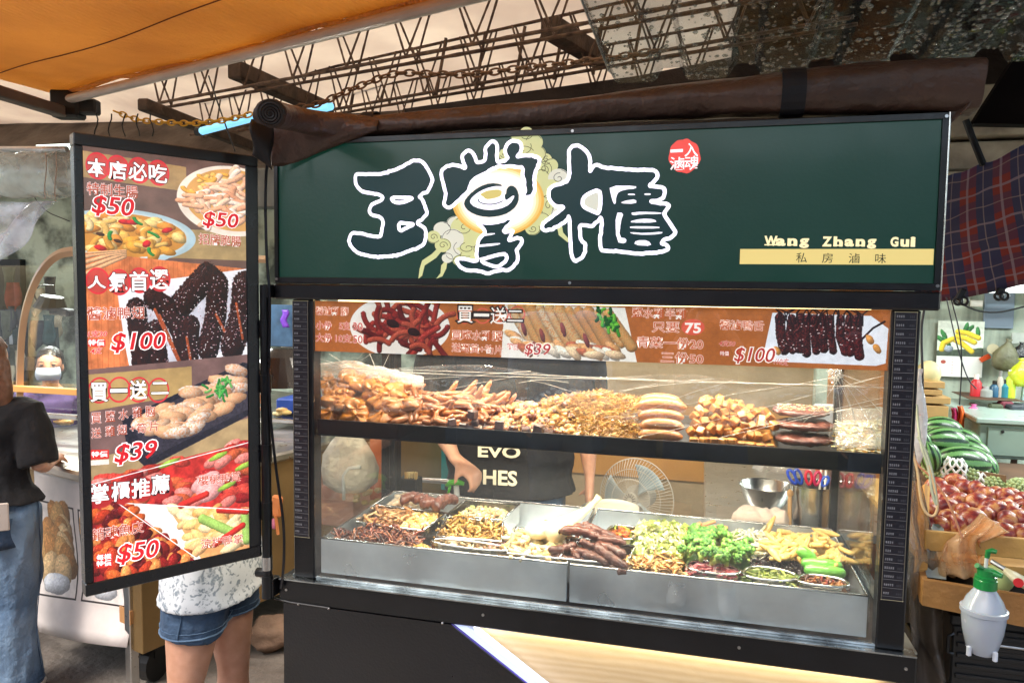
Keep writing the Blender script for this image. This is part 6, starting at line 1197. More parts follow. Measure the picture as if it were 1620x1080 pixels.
pan([(1080, 912), (1166, 928), (1176, 900), (1094, 884)], 'rounded steel tray of pink sliced meat', rnd=1, z=.902)
pan([(1172, 929), (1258, 940), (1264, 908), (1184, 894)], 'rounded steel tray of green beans', rnd=1, z=.902)
pan([(1262, 940), (1352, 950), (1340, 918), (1268, 908)], 'rounded steel tray of brown orange bits in the right corner', rnd=1, z=.902)
pile('dark_shredded_meat', 'dark reddish shredded meat in the front left corner of the left pan', [(518, 850), (585, 829), (668, 846), (650, 872)], 330, ['6b2f1e', '8a4630', '4a2018', 'a0603c'], 'curl', ln=.03, r=.0028, bend=2.5, ht=.016, flat=.9)
pile('golden_crumbs', 'golden shredded crumbs beside the dark shredded meat', [(640, 876), (650, 862), (672, 866), (664, 882)], 80, ['d8a850', 'e5bd6a'], 'curl', ln=.016, r=.0018)
pile('tan_meat_strips', 'tan curled strips at the left of the square steel tray', [(572, 825), (605, 800), (655, 802), (640, 836)], 90, ['c99763', 'b8804e', 'dcb384', '9c6a40'], 'strip', ln=.05, r=.006, bend=2.6, ht=.022, flat=.5)
pile('yellow_curls', 'pale yellow curled pieces at the right of the square steel tray', [(634, 834), (662, 806), (704, 812), (672, 838)], 130, ['e0b86e', 'ecd08e', 'd4a254', 'f0dba4'], 'curl', ln=.022, r=.0050, bend=3, ht=.022)
pile('pale_chicken_bits', 'pale chicken bits at the back left of the left pan', [(612, 802), (640, 780), (668, 786), (655, 804)], 26, ['e9cfae', 'f0dcc0', 'dcb890'], 'chunk', ln=.04, r=.012, ht=.02)
pile('knotted_noodles', 'brown knotted bean noodles in their steel tray', [(692, 848), (712, 818), (796, 832), (792, 856)], 210, ['b98c3c', 'c9a052', 'a0742e', 'd8b468'], 'curl', ln=.032, r=.0032, bend=5.5, ht=.024, flat=.8)
pile('pale_salad', 'pale pink and green salad in the back tray', [(728, 808), (748, 800), (806, 804), (794, 822), (735, 816)], 120, ['f0d9a8', 'f3e4c4', 'e6b48c', 'cbd68a'], 'chunk', ln=.018, r=.005, ht=.02)
pile('pale_slices', 'pale pork slices in the rounded front tray', [(676, 868), (696, 854), (800, 868), (786, 886)], 44, ['ead0a6', 'f0dfc2', 'd9b484'], 'leaf', ln=.04, ht=.008)
pile('purple_slices', 'purplish sliced intestines between the front tray and the chicken', [(752, 868), (800, 858), (812, 868), (800, 884), (768, 882)], 60, ['9c6a6c', 'c89a8c', '7a4a50'], 'curl', ln=.025, r=.003, bend=4)
pile('pale_chicken_feet', 'pale yellow chicken feet and skin in the middle tray', [(796, 888), (812, 838), (880, 836), (898, 850), (872, 896)], 120, ['ecd08c', 'f2dfae', 'e2b878', 'f3e6c6'], 'curl', ln=.055, r=.007, bend=1.6, ht=.026, flat=.35)
pile('orange_pickles', 'orange pickles in the small rounded tray', [(962, 850), (970, 834), (1010, 838), (1004, 853)], 70, ['d9742a', 'e8923c', 'c85a20', '9ca838'], 'curl', ln=.02, r=.003, bend=3, ht=.02, z=.907, flat=.8)
pile('shredded_cabbage', 'white green shredded cabbage heap in the right pan', [(1004, 858), (1014, 826), (1076, 828), (1092, 850), (1072, 882), (1012, 876)], 300, ['dfe0a0', 'eceaba', 'c6d474', 'f3f0d2', 'b2c862'], 'leaf', ln=.034, ht=.04, mat=m_dry)
pile('fried_tofu_skin', 'golden tofu skin pieces at the front left of the right pan', [(978, 898), (1000, 872), (1075, 880), (1086, 906), (1076, 914)], 170, ['d9a05c', 'e6b878', 'c98a48', 'efcc94'], 'strip', ln=.028, r=.005, bend=3, ht=.02, flat=.6)
pile('pale_onion_shreds', 'white onion shreds in the middle of the right pan', [(1150, 850), (1160, 838), (1208, 842), (1226, 862), (1218, 886), (1186, 878)], 170, ['f4eede', 'faf6ea', 'e8e0b8'], 'strip', ln=.034, r=.004, bend=1.5, ht=.03, mat=m_dry, flat=.5)
pile('black_fungus', 'black wood ear fungus in front of the baby corn', [(1188, 890), (1200, 878), (1262, 886), (1276, 902), (1262, 910), (1196, 900)], 190, ['1f1716', '33262a', '4a3a3c', '2a1c1a'], 'leaf', ln=.022, ht=.018)
pile('pink_sliced_meat', 'pink sliced meat in its rounded tray', [(1086, 908), (1096, 888), (1170, 903), (1162, 924)], 110, ['d8707a', 'e8959a', 'c05560', 'f0b8b4', 'b84a50'], 'strip', ln=.034, r=.006, bend=1, ht=.02, z=.903)
pile('green_beans', 'cut green beans in their rounded tray', [(1178, 924), (1190, 898), (1258, 910), (1254, 935)], 130, ['8c9a3c', '6f8430', 'a8b258', '5a6e28'], 'curl', ln=.034, r=.0034, bend=.6, ht=.018, z=.903)
pile('brown_orange_bits', 'brown and orange spicy bits in the right corner tray', [(1268, 936), (1276, 912), (1334, 920), (1344, 944)], 150, ['8a4a24', 'b8702c', '5e2e1c', 'cf9a58', 'a04030'], 'curl', ln=.016, r=.003, bend=3, ht=.016, z=.903, flat=.8)
# singled-out pieces
def vc_mesh(nm, fn, mat, smooth=True): mb = MB(); fn(mb); return mb.mesh(nm, mat, smooth)
def neck(mb, sd):
    pts = [V((x*.08-.04, .010*math.sin(x*2.2+sd), .006*math.sin(x*3))) for x in [i/11 for i in range(12)]]; rr = [.0075+.0035*abs(math.sin(i*1.9+sd))+(.001 if i % 2 else 0) for i in range(12)]; rr[0] = rr[-1] = .005; mb.col = hx('6e3a26'); mb.tube(pts, rr, 10)
m_neck = M('braised_brown', '6e3a28', .4, var=.45, vs=70, bump=1.6, bs=130, coat=.3, col2='3e1c14'); nk = [vc_mesh('neck', lambda mb, s=s: neck(mb, s), m_neck) for s in range(3)]
NK = [(925, 836, .935, .1, 1.2), (918, 848, .93, -.35, 1.25), (958, 848, .932, .1, 1.1), (968, 858, .925, .2, .9), (962, 872, .925, .42, 1.15), (965, 886, .915, .45, 1.2), (962, 899, .907, .35, 1.15), (890, 862, .925, -.7, 1.0), (948, 838, .937, .05, 1.1), (905, 870, .915, .9, .8), (925, 880, .912, .3, .9), (940, 862, .922, .0, .9), (900, 842, .93, -.5, .9), (938, 898, .903, .2, .9), (888, 888, .903, .4, .8)]
NL = ['topmost long duck neck', 'duck neck sloping down left below the topmost', 'short duck neck on the right below the top', 'small duck neck tucked under the short right one', 'upper of three parallel duck necks at the right', 'middle of three parallel duck necks at the right', 'lowest right duck neck by the pan rim', 'steep duck neck at the left edge', 'duck neck crossing at the top right', 'upright duck neck in the hollow', 'duck neck lying low in the hollow', 'duck neck across the middle', 'duck neck at the upper left end', 'duck neck low at the front centre', 'duck neck at the front left corner']
for i, (x, y, z, a, s) in enumerate(NK): inst('braised_duck_neck', nk[i % 3], PF(x, y, z), (fr.uniform(0, 6), .1, -a), s, NL[i]+' of the dark heap', 'duck neck', 'dark braised duck necks')
mb = MB(); under(mb, [(862, 892), (885, 852), (985, 860), (978, 904)], .845, .885, '2a1410')
for x, y in spots([(862, 895), (900, 850), (985, 860), (975, 905)], 40): mb.col = hx(fr.choice(['8a4e36', '5a2a1c', '3a1a14', 'a86a4c'])); p = PF(x, y, .893); mb.ell(p, fr.uniform(.006, .011), None, 8, 6, .2, 8, x)
mb.build('dark_braised_knobs', m_food, label='small dark braised knobs filling the tray under the duck necks', cat='food', kind='stuff', smooth=True)
ch = thing('goose_drumstick', PF(905, 830, .92), 'pale goose leg bone sticking up out of the middle tray', 'drumstick')
mb = MB(); mb.tube([PF(862, 850, .915), PF(880, 838, .93), PF(905, 822, .955), P(928, 806, 2.02), P(942, 792, 2.04), P(948, 785, 2.04)], [.03, .032, .018, .010, .0075, .010], 14); mb.build('leg_meat', M('poached_skin', 'f0dcae', .35, var=.1, vs=12, bump=.3, bs=40, sss=.2, coat=.3), ch, smooth=True)
mb = MB(); mb.ell(PF(862, 838, .93), (.05, .034, .022), (0, 0, .4), 18, 12, .14, 6, 2); mb.build('breast_meat', M('poached_skin_b', 'f2e2bc', .35, var=.1, vs=12, bump=.3, bs=40, sss=.2, coat=.3), ch, smooth=True)
for i, (x, y, a) in enumerate(((650, 793, .4), (668, 796, .1), (684, 799, .9), (700, 800, 1.2), (712, 796, 1.3))):
    inst('braised_intestine', nk[i % 3], PF(x, y, .925), (.2, 0, a), (.8, 1.5, 1.5), ('leftmost', 'second', 'third', 'fourth', 'rightmost')[i]+' glossy brown braised roll at the back of the left pan', 'braised roll', 'brown braised rolls at the back')
# broccoli
def floret(mb, sd):
    r = random.Random(sd); mb.col = hx('a6bf58'); mb.tube([(0, 0, -.016), (.002, 0, -.004), (0, 0, .004)], [.0045, .0055, .007], 7)
    for k in range(22):
        a, e = r.uniform(0, 6.28), r.uniform(0, 1.3); q = V((math.cos(a)*math.sin(e)*.013, math.sin(a)*math.sin(e)*.013, .004+math.cos(e)*.011)); mb.col = hx(r.choice(['4f8a2a', '6aa838', '3c7424', '86b84c'])); mb.ell(q, r.uniform(.004, .006), None, 6, 4, .3, 8, k)
m_brc = M('broccoli', (.8, .8, .8), .5, var=.15, vs=90, bump=.8, bs=300, vc=True, coat=.15); fl_ = [vc_mesh('floret', lambda mb, s=s: floret(mb, s), m_brc) for s in range(4)]
BP = [(1074, 870), (1192, 884), (1170, 846), (1092, 846)]
mb = MB(); under(mb, BP, .842, .895, '4c7a26')
for x, y in spots(BP, 70): p = PF(x, y, .905); mb.col = hx(fr.choice(['a8c25a', 'c3d57c', '7ea83c'])); mb.tube(curlpts(p, .03, .8, .6), [.0035]*7, 6)
mb.build('broccoli_stalks', m_brc, label='pale green stalks and leaves in the broccoli heap', cat='food', kind='stuff', smooth=True)
for i, (x, y) in enumerate(spots([(1068, 874), (1078, 842), (1140, 838), (1184, 862), (1198, 888), (1130, 884)], 52)): inst('broccoli_floret', fl_[i % 4], PF(x, y, .915+.02*math.sin(max(0, min(1, (x-1068)/125))*3.14)*fr.uniform(.3, 1)), (fr.uniform(-.9, .9), fr.uniform(-.9, .9), fr.uniform(0, 6)), fr.uniform(.8, 1.25), 'green broccoli floret heaped in the right pan', 'broccoli', 'broccoli florets in the right pan')
# baby corn
def corn(mb):
    mb.tube([(x, .0012*math.sin(x*60), 0) for x in (-.032, -.028, -.015, 0, .015, .027, .034)], [.003, .0062, .0075, .0078, .0068, .0045, .0018], 10)
m_corn = M('baby_corn', 'd2ac62', .4, var=.15, vs=50, bump=.5, bs=260, coat=.2, sss=.15); cme = vc_mesh('corn', corn, m_corn)
CP = [(1208, 878), (1222, 848), (1250, 836), (1318, 842), (1342, 872), (1338, 890), (1280, 890)]
mb = MB(); under(mb, CP, .842, .885, 'b8964c'); mb.build('corn_bed', m_dry, label='lower layer of baby corn in the right pan', cat='food', kind='stuff')
for i, (x, y) in enumerate(spots(CP, 78)): inst('baby_corn', cme, PF(x, y, .905+.018*fr.random()), (fr.uniform(0, 6), fr.uniform(-.5, .35), fr.uniform(0, 6)), fr.uniform(.8, 1.1), 'pale yellow baby corn lying in the heap at the right of the pan', 'baby corn', 'baby corn in the right pan')
inst('baby_corn', cme, P(1215, 836, 2.12), (0, -1.0, .5), 1.2, 'baby corn standing upright out of the heap beside the onion shreds', 'baby corn', 'baby corn in the right pan')
for i, (x, y, a) in enumerate(((1098, 832, .7), (1112, 838, .5), (1124, 834, -.3), (1136, 838, 1.4), (1144, 840, 1.2), (1130, 845, -.8), (1108, 845, .2), (1118, 828, .4))):
    mb = MB(); mb.box(PF(x, y, .925), (.05, .011, .007), (.3, -.25, a), .0015); mb.build('dried_tofu_strip', M('dried_tofu%d' % i, 'c08a58', .5, var=.2, vs=30, bump=.3, bs=60), label='tan dried tofu strip leaning at the back of the right pan', cat='tofu strip', group='dried tofu strips')
m_cuc = M('cucumber_skin', '4c9a34', .3, var=.3, vs=14, bump=.6, bs=90, coat=.4, col2='86c24c')
for i, (x, y, z, l) in enumerate(((1300, 893, .915, 'cucumber half lying on top at the right of the pan'), (1305, 904, .908, 'cucumber half nearest the corner tray'), (1275, 884, .918, 'short dark green cucumber end sticking up beside the fungus'))):
    mb = MB(); c = PF(x, y, z); L_ = .045 if i < 2 else .02; mb.tube([c+V((t*L_, .004*t*t, .004*(i == 2)*(1-t)*3)) for t in (-1, -.9, -.5, 0, .5, .9, 1)], [.006, .011, .0145, .015, .0145, .011, .005], 14); mb.build('cucumber', m_cuc, label=l, cat='cucumber', group='cucumbers in the right pan', smooth=True)
# ---- upper shelf
PROF = [(505, 616), (540, 604), (600, 606), (650, 618), (680, 628), (720, 624), (770, 626), (800, 638), (850, 642), (880, 632), (950, 622), (1005, 634), (1090, 650), (1130, 634), (1180, 650), (1225, 652), (1325, 655), (1400, 652)]
def H(x): y = float(np.interp(x, [p[0] for p in PROF], [p[1] for p in PROF])); return P(x, y, 1.88).z-1.19
def shelf_pt(x, t, f=1):   # t = 0 at the glass, 1 at the crest
    Y = 1.748+.13*t; q = P(x, 660, Y); return V((q.x, Y, 1.193+H(x)*f*(.12+.88*math.sin(min(1, t)*1.45))))
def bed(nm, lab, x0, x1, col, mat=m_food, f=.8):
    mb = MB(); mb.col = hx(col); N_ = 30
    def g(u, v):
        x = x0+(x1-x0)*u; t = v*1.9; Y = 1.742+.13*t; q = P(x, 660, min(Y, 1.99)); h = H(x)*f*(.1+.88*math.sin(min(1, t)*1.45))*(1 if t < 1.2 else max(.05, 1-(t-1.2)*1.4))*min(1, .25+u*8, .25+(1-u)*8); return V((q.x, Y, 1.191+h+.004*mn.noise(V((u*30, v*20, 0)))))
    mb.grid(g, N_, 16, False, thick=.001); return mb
m_goose = M('braised_skin', 'c07a2a', .34, var=.3, vs=16, bump=.8, bs=34, coat=.4, sss=.1, col2='7e4416')
def folded(mb, sd):
    r = random.Random(sd)
    def g(u, v):
        w = u*6.28; f = 1+.20*math.sin(3*w+sd)+.13*mn.noise(V((math.cos(w)*2, math.sin(w)*2, v*4+sd)))*2; t = v*math.pi; return V((math.cos(w)*math.sin(t)*.045*f, math.sin(w)*math.sin(t)*.030*f, math.cos(t)*.018*(1+.3*math.sin(4*w+v*6+sd))))
    mb.grid(g, 30, 14, False)
gs = [vc_mesh('folded_skin', lambda mb, s=s: folded(mb, s), m_goose) for s in range(4)]
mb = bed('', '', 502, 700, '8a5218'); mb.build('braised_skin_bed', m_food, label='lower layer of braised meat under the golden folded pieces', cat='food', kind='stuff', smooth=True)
for i in range(34):
    x = fr.uniform(512, 652); t = fr.uniform(.0, 1.05); p = shelf_pt(x, t); inst('braised_goose_piece', gs[i % 4], p, (fr.uniform(.2, 1.3), fr.uniform(-.5, .5), fr.uniform(-.6, .9)), fr.uniform(.65, 1.05), 'golden brown folded braised goose piece at the left end of the upper shelf', 'goose piece', 'braised goose pieces on the upper shelf')
def wing(mb, sd):
    r = random.Random(sd); a = r.uniform(.7, 1.3); mb.tube([(-.045, 0, 0), (-.03, .002, .003), (-.01, 0, .005), (.004, 0, .004), (.02, -.010*a, .001), (.035, -.026*a, 0), (.040, -.034*a, 0)], [.006, .011, .009, .0105, .0085, .007, .003], 10)
m_wing = M('braised_wing', 'b06a2e', .36, var=.35, vs=30, bump=.9, bs=80, coat=.35, sss=.08, col2='6e3816'); wg = [vc_mesh('wing', lambda mb, s=s: wing(mb, s), m_wing) for s in range(3)]
for i in range(86):
    x = fr.uniform(640, 815); t = fr.uniform(0, 1.05); inst('braised_wing', wg[i % 3], shelf_pt(x, t), (fr.uniform(0, 6), fr.uniform(-.3, .3), fr.uniform(-.6, .6)), fr.uniform(.7, 1.05), 'brown braised chicken wing in the heap left of the middle of the upper shelf', 'chicken wing', 'braised wings on the upper shelf')
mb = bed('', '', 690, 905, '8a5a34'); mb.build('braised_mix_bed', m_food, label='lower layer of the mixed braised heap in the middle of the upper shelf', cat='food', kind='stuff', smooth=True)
mb = MB()
for i in range(260):
    x = fr.uniform(762, 905); t = fr.uniform(.02, 1.05); mb.col = hx(fr.choice(['b5763c', 'd9a862', '8a4f30', 'e5c184', '6a3a2a', 'c98c50'])); mb.ell(shelf_pt(x, t), (fr.uniform(.007, .014), fr.uniform(.006, .011), fr.uniform(.006, .010)), (fr.uniform(0, 3), 0, fr.uniform(0, 3)), 9, 6, .15, 6, i)
mb.build('braised_gizzards', m_food, label='small braised gizzards and mushrooms heaped left of the shredded tofu', cat='food', kind='stuff', smooth=True)
def cube(mb): mb.box((0, 0, 0), (.0195, .0195, .0195), None, .0022)
m_dk = M('dark_rice_cake', '3c2a2a', .35, var=.3, vs=40, bump=.5, bs=120, coat=.5, col2='6a5048'); dcm = vc_mesh('cube', cube, m_dk, False)
for i, (x, y) in enumerate(((715, 668), (735, 676), (752, 668), (770, 678), (790, 672), (812, 680), (833, 682), (852, 678), (868, 686), (748, 655), (742, 684))):
    p = shelf_pt(x, .0); p.z = max(1.201, P(x, y, 1.75).z); inst('dark_rice_cake', dcm, p, (fr.uniform(-.3, .3), fr.uniform(-.2, .2), fr.uniform(-.6, .6)), fr.uniform(.85, 1.2), 'dark glossy rice cake cube in the front row of the upper shelf', 'rice cake', 'dark rice cake cubes')
mb = bed('', '', 868, 1012, 'c08a3a')
for i in range(2300):
    x = fr.uniform(858, 1012); t = fr.uniform(0, 1.15); mb.col = hx(fr.choice(['c98f3c', 'dcab58', 'a8702a', 'c29a4c', '8f5c26'])); mb.tube(curlpts(shelf_pt(x, t), .024, 6.5, .45, 6), [.0009]*7, 3, False)
mb.build('shredded_tofu', m_food, label='big fluffy heap of golden shredded tofu in the middle of the upper shelf', cat='shredded tofu', kind='stuff')
m_saus = M('sausage_skin', 'bb7c48', .34, var=.18, vs=38, bump=.5, bs=50, coat=.4, sss=.15, col2='8a5032', fac=(.5, .78))
for i, (x0, y0, x1, y1, Y, r, l) in enumerate(((1007, 642, 1086, 645, 1.80, .0165, 'topmost front sausage of the stack on the upper shelf'), (1012, 633, 1078, 636, 1.86, .014, 'sausage behind the topmost one, at the back of the stack'), (1010, 658, 1082, 661, 1.785, .014, 'second sausage from the top of the stack'), (1012, 673, 1082, 676, 1.772, .0145, 'third sausage from the top of the stack'), (1009, 688, 1080, 692, 1.765, .0145, 'lowest sausage of the stack, resting on the shelf'))):
    a, b = P(x0, y0, Y), P(x1, y1, Y); pts = [a.lerp(b, k/10)+V((0, 0, .006*math.sin(math.pi*k/10))) for k in range(11)]; t = [r*q for q in (.25, .8, .97, 1, 1.03, 1, 1.02, 1, .95, .78, .25)]; mb = MB(); mb.tube(pts, t, 14); s_ = mb.build('sausage', m_saus, label=l, cat='sausage', group='sausages stacked on the upper shelf', smooth=True)
m_tofu = M('fried_tofu', 'c08034', .45, var=.25, vs=60, bump=.5, bs=160, coat=.2, col2='8a521e'); tcm = vc_mesh('tofu', cube, m_tofu, False)
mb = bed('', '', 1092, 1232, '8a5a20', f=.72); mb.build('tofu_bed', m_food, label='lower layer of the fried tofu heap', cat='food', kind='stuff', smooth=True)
TF = [(1100+i*15+fr.uniform(-2, 2), 0) for i in range(9)]+[(1096+i*15+fr.uniform(-3, 3), .22) for i in range(9)]+[(1102+i*15+fr.uniform(-3, 3), .42) for i in range(9)]+[(1098+i*15+fr.uniform(-3, 3), .62) for i in range(9)]+[(1104+i*15+fr.uniform(-3, 3), .82) for i in range(8)]+[(1108+i*16+fr.uniform(-3, 3), 1.02) for i in range(7)]+[(1116+i*18+fr.uniform(-3, 3), 1.2) for i in range(4)]
for i, (x, t) in enumerate(TF):
    p = shelf_pt(x, t); p.z = max(1.202, p.z+fr.uniform(-.002, .006)); inst('fried_tofu_cube', tcm, p, (fr.uniform(-.8, .8)*(t > 0), fr.uniform(-.8, .8)*(t > 0), fr.uniform(0, 1.5)), fr.uniform(.82, 1.08), 'golden fried tofu cube in the heap right of the sausages', 'tofu cube', 'fried tofu cubes')
m_slab = M('sesame_slab', '4a2620', .35, var=.4, vs=70, bump=1, bs=160, coat=.4, col2='7a4436')
for i, (x0, y0, x1, y1, Y0, Y1, l) in enumerate(((1228, 690, 1325, 712, 1.75, 1.86, 'lowest dark red braised slab at the right of the upper shelf'), (1230, 668, 1326, 688, 1.765, 1.88, 'middle dark braised slab with sesame'), (1226, 648, 1320, 666, 1.79, 1.92, 'top dark braised slab sprinkled with sesame'))):
    a, b = P(x0, y0, Y0), P(x1, y1, Y0)
    def g(u, v, a=a, b=b, Y0=Y0, Y1=Y1, i=i):
        w = u*6.28; q = .8+.2*min(1, 1/max(abs(math.cos(w)), abs(math.sin(w)))-.0); t = math.pi*v; s = math.sin(t)**.35; return V(((a.x+b.x)/2+(b.x-a.x)/2*math.cos(w)*s*q, (Y0+Y1)/2+(Y1-Y0)/2*math.sin(w)*s*q, (a.z+b.z)/2+(a.z-b.z)/2*math.cos(t)*.9+.003*mn.noise(V((u*20, v*9, i)))*2))
    mb = MB(); mb.grid(g, 36, 12, False); mb.build('braised_slab', m_slab, label=l, cat='braised slab', group='dark braised slabs', smooth=True)
mb = MB()
for i in range(240): x = fr.uniform(1230, 1318); q = P(x, 650, fr.uniform(1.80, 1.90)); q.z = P(1270, 649, 1.79).z-.0015; mb.col = hx(fr.choice(['f0dcb0', 'e6c890'])); mb.ell(q, (.0018, .0012, .0009), (0, 0, fr.uniform(0, 3)), 5, 4)
mb.build('sesame_seeds', m_dry, label='sesame seeds scattered on the top dark slab', cat='sesame', kind='stuff')
mb = bed('', '', 1326, 1402, 'c9a050', f=.55)
for i in range(150): x = fr.uniform(1330, 1400); mb.col = hx(fr.choice(['e8cf8a', 'f0e2b8', 'd9a84a', 'f4ecd4'])); mb.tube(curlpts(shelf_pt(x, fr.uniform(0, 1), .75), .04, .8, .2), .0035, 4, flat=.4)
mb.build('wrapped_noodles', m_food, label='pale yellow noodles wrapped in film at the right end of the upper shelf', cat='noodles', kind='stuff')
m_wrap = Mglass('cling_film', (.97, .97, .97), 1.45, .06, bump=1, bs=22, milk=.17, mc=(.9, .88, .85), patchy=True)
def wrapf(u, v):
    x = 1322+84*u; t = v*1.15; p = shelf_pt(x, t, .95); return p+V((0, -.006, .012+.006*mn.noise(V((u*9, v*9, 0)))))
mb = MB(); mb.grid(wrapf, 20, 20, False, thick=.0004); mb.build('cling_film', m_wrap, label='wrinkled cling film over the noodles at the right end of the shelf', cat='cling film', smooth=True)
def wrapg(u, v):
    x = 500+170*u; Y = 1.735+.16*v; p = P(x, 660, Y); p.z = 1.2+.165*(1-.35*v)+.008*mn.noise(V((u*9, v*9, 3)))-.05*abs(u-.3); return p
mb = MB(); mb.grid(wrapg, 24, 12, False, thick=.0004); mb.build('cling_film', m_wrap, label='cling film draped above the braised goose at the left end of the shelf', cat='cling film', smooth=True)
m_wide = Mglass('wide_film', (.98, .98, .98), 1.5, .05, bump=1, bs=16, milk=.035, mc=(.92, .92, .92), patchy=True)
def widef(u, v):
    a = P(500+905*u, 572+40*u+6*math.sin(u*17), 1.735); b = P(500+905*u, 640+40*u+9*math.sin(u*11+1), 1.735); p = a.lerp(b, v); p.y += .004*mn.noise(V((u*40, v*5, 2)))+.003*math.sin(v*6+u*30); return p
mb = MB(); mb.grid(widef, 120, 14, False, thick=.0003); mb.build('cling_film', m_wide, label='wide crinkled sheet of cling film stretched along the whole upper shelf behind the glass', cat='cling film', smooth=True)
# stretched film strands along the inside of the glass
m_str = M('stretched_film', 'e8e2d8', .25, var=.05, coat=.5, alpha=.6)
ST = [[(500, 575), (560, 583), (700, 587), (850, 594), (1000, 600), (1250, 608), (1400, 612)], [(556, 583), (700, 594), (850, 598), (960, 600), (1100, 606), (1300, 608)], [(505, 566), (552, 582), (640, 590), (700, 592)], [(520, 560), (553, 582), (600, 596)], [(575, 556), (553, 582), (508, 612)], [(552, 582), (585, 560), (600, 553)], [(640, 636), (700, 618), (780, 600), (850, 592)], [(640, 600), (760, 592), (840, 588)], [(585, 560), (605, 610)], [(592, 612), (612, 566), (618, 555)],
      [(838, 600), (870, 608), (905, 622), (960, 625), (1040, 606), (1130, 600)], [(820, 604), (860, 600), (900, 606)], [(955, 660), (1020, 652), (1090, 622), (1130, 612), (1160, 600)], [(1010, 690), (1090, 676), (1180, 652), (1260, 630), (1400, 592)], [(1140, 690), (1240, 668), (1330, 650), (1402, 636)], [(1150, 684), (1260, 660), (1402, 628)], [(1080, 640), (1160, 624), (1250, 610), (1320, 596)], [(980, 618), (1060, 606), (1130, 604), (1250, 610)],
      [(1322, 592), (1345, 640), (1360, 700)], [(1325, 592), (1360, 640), (1392, 700)], [(1325, 594), (1370, 625), (1402, 660)], [(1322, 594), (1330, 650), (1334, 705)], [(1328, 590), (1385, 612), (1402, 622)], [(1320, 594), (1318, 640), (1312, 690)], [(1330, 596), (1352, 660), (1372, 706)], [(1326, 600), (1300, 640), (1270, 668)]]
for i, pts in enumerate(ST):
    mb = MB(); cq = chaikin([P(x, y+1.5*math.sin(x*.05+i), 1.732+.0015*(i % 5)) for x, y in pts], 3, False); mb.tube(cq, [(.0009 if i > 1 else .0014)*(1+.7*mn.noise(p*30+V((i, 0, 0)))) for p in cq], 4, flat=.5); mb.build('film_strand', m_str, label='thin stretched strand of cling film crossing behind the upper glass', cat='film strand', group='stretched film strands', smooth=True)
mb = MB()
for k in range(14): mb.ell(P(1320+fr.uniform(-8, 10), 592+fr.uniform(-10, 8), 1.75), (.008, .005, .004), (fr.random()*3, fr.random()*3, 0), 7, 5, .4, 8, k)
mb.build('film_knot', m_wrap, label='crumpled knot where the right hand film strands meet', cat='film knot', smooth=True)
# ---- things behind the pans
ob = MB(); ob.bx(.02, .60, 2.25, 3.1, .845, .87, .004); 
tb = thing('prep_table', (.3, 2.6, 0), 'steel preparation table behind the stall at the right', 'table'); ob.build('table_top', m_steel, tb)
for x in (.05, .56):
    for y in (2.3, 3.05): mb = MB(); mb.bx(x-.015, x+.015, y-.015, y+.015, 0, .845); mb.build('leg', m_steel, tb)
def vessel(nm, lab, cat, c, prof, mat, seg=32): mb = MB(); mb.lathe(prof, c, seg); return mb.build(nm, mat, label=lab, cat=cat, smooth=2)
bz = .871
def at_t(x, y, Y, z=bz): p = P(x, y, Y); p.z = z; return p
vessel('mixing_bowl', 'wide steel mixing bowl on the preparation table', 'bowl', at_t(1211, 800, 2.43), [(.0, 0), (.045, 0), (.066, .03), (.083, .075), (.084, .078), (.081, .075), (.063, .031), (.043, .003), (0, .003)], m_steel2)
vessel('steel_pot', 'tall steel pot holding ladles and blue and red handled tools', 'pot', at_t(1285, 800, 2.31), [(0, 0), (.062, 0), (.062, .115), (.067, .118), (.067, .121), (.059, .118), (.059, .003), (0, .003)], m_steel2)
for i, (dx, c, l, ang, hgt) in enumerate(((-26, '2244b0', 'blue handled tool leaning left in the steel pot', -.5, .05), (-18, '1e3f9c', 'second blue handled tool in the steel pot', -.35, .05), (-6, 'c0223a', 'red handled scissors in the steel pot', -.1, .045), (4, 'b01f50', 'dark red handled tool in the steel pot', .15, .045), (14, '2c56c0', 'blue handled tongs at the right of the steel pot', .4, .035))):
    c_ = at_t(1285+dx, 800, 2.31, bz+.112); mt = M('handle_%d' % i, c, .35, coat=.4); mb = MB(); t_ = V((math.sin(ang), 0, math.cos(ang))); s_ = V((t_.z, 0, -t_.x)); pts = [c_, c_+t_*hgt*.5+s_*.01, c_+t_*hgt+s_*.006, c_+t_*hgt-s_*.006, c_+t_*hgt*.5-s_*.01]; mb.tube(chaikin(pts, 2), .0045, 6, closed=True); mb.build('kitchen_tool', mt, label=l, cat='kitchen tool', group='tools in the steel pot', smooth=True)
for i, dx in enumerate((10, 18, 27)):
    c_ = at_t(1285+dx, 800, 2.31, bz+.05); mb = MB(); mb.tube([c_, c_+V((.004, 0, .17))], .0035, 6); mb.build('chopstick', M('stick_%d' % i, ('e6dcd0', 'f0e6da', 'd8c4a4')[i], .4), label=('left', 'middle', 'right')[i]+' one of three long pale sticks standing in the steel pot', cat='stick', group='sticks in the steel pot')
mb = MB(); mb.tube([at_t(1249, 830, 2.25), at_t(1250, 780, 2.27, .96)], .006, 7); mb.ell(at_t(1250, 780, 2.27, .968), (.009, .009, .012)); mb.build('wooden_stick', M('stick_wood', 'c99a62', .6), label='wooden stick with a pink tip between the bowl and the pot', cat='stick')
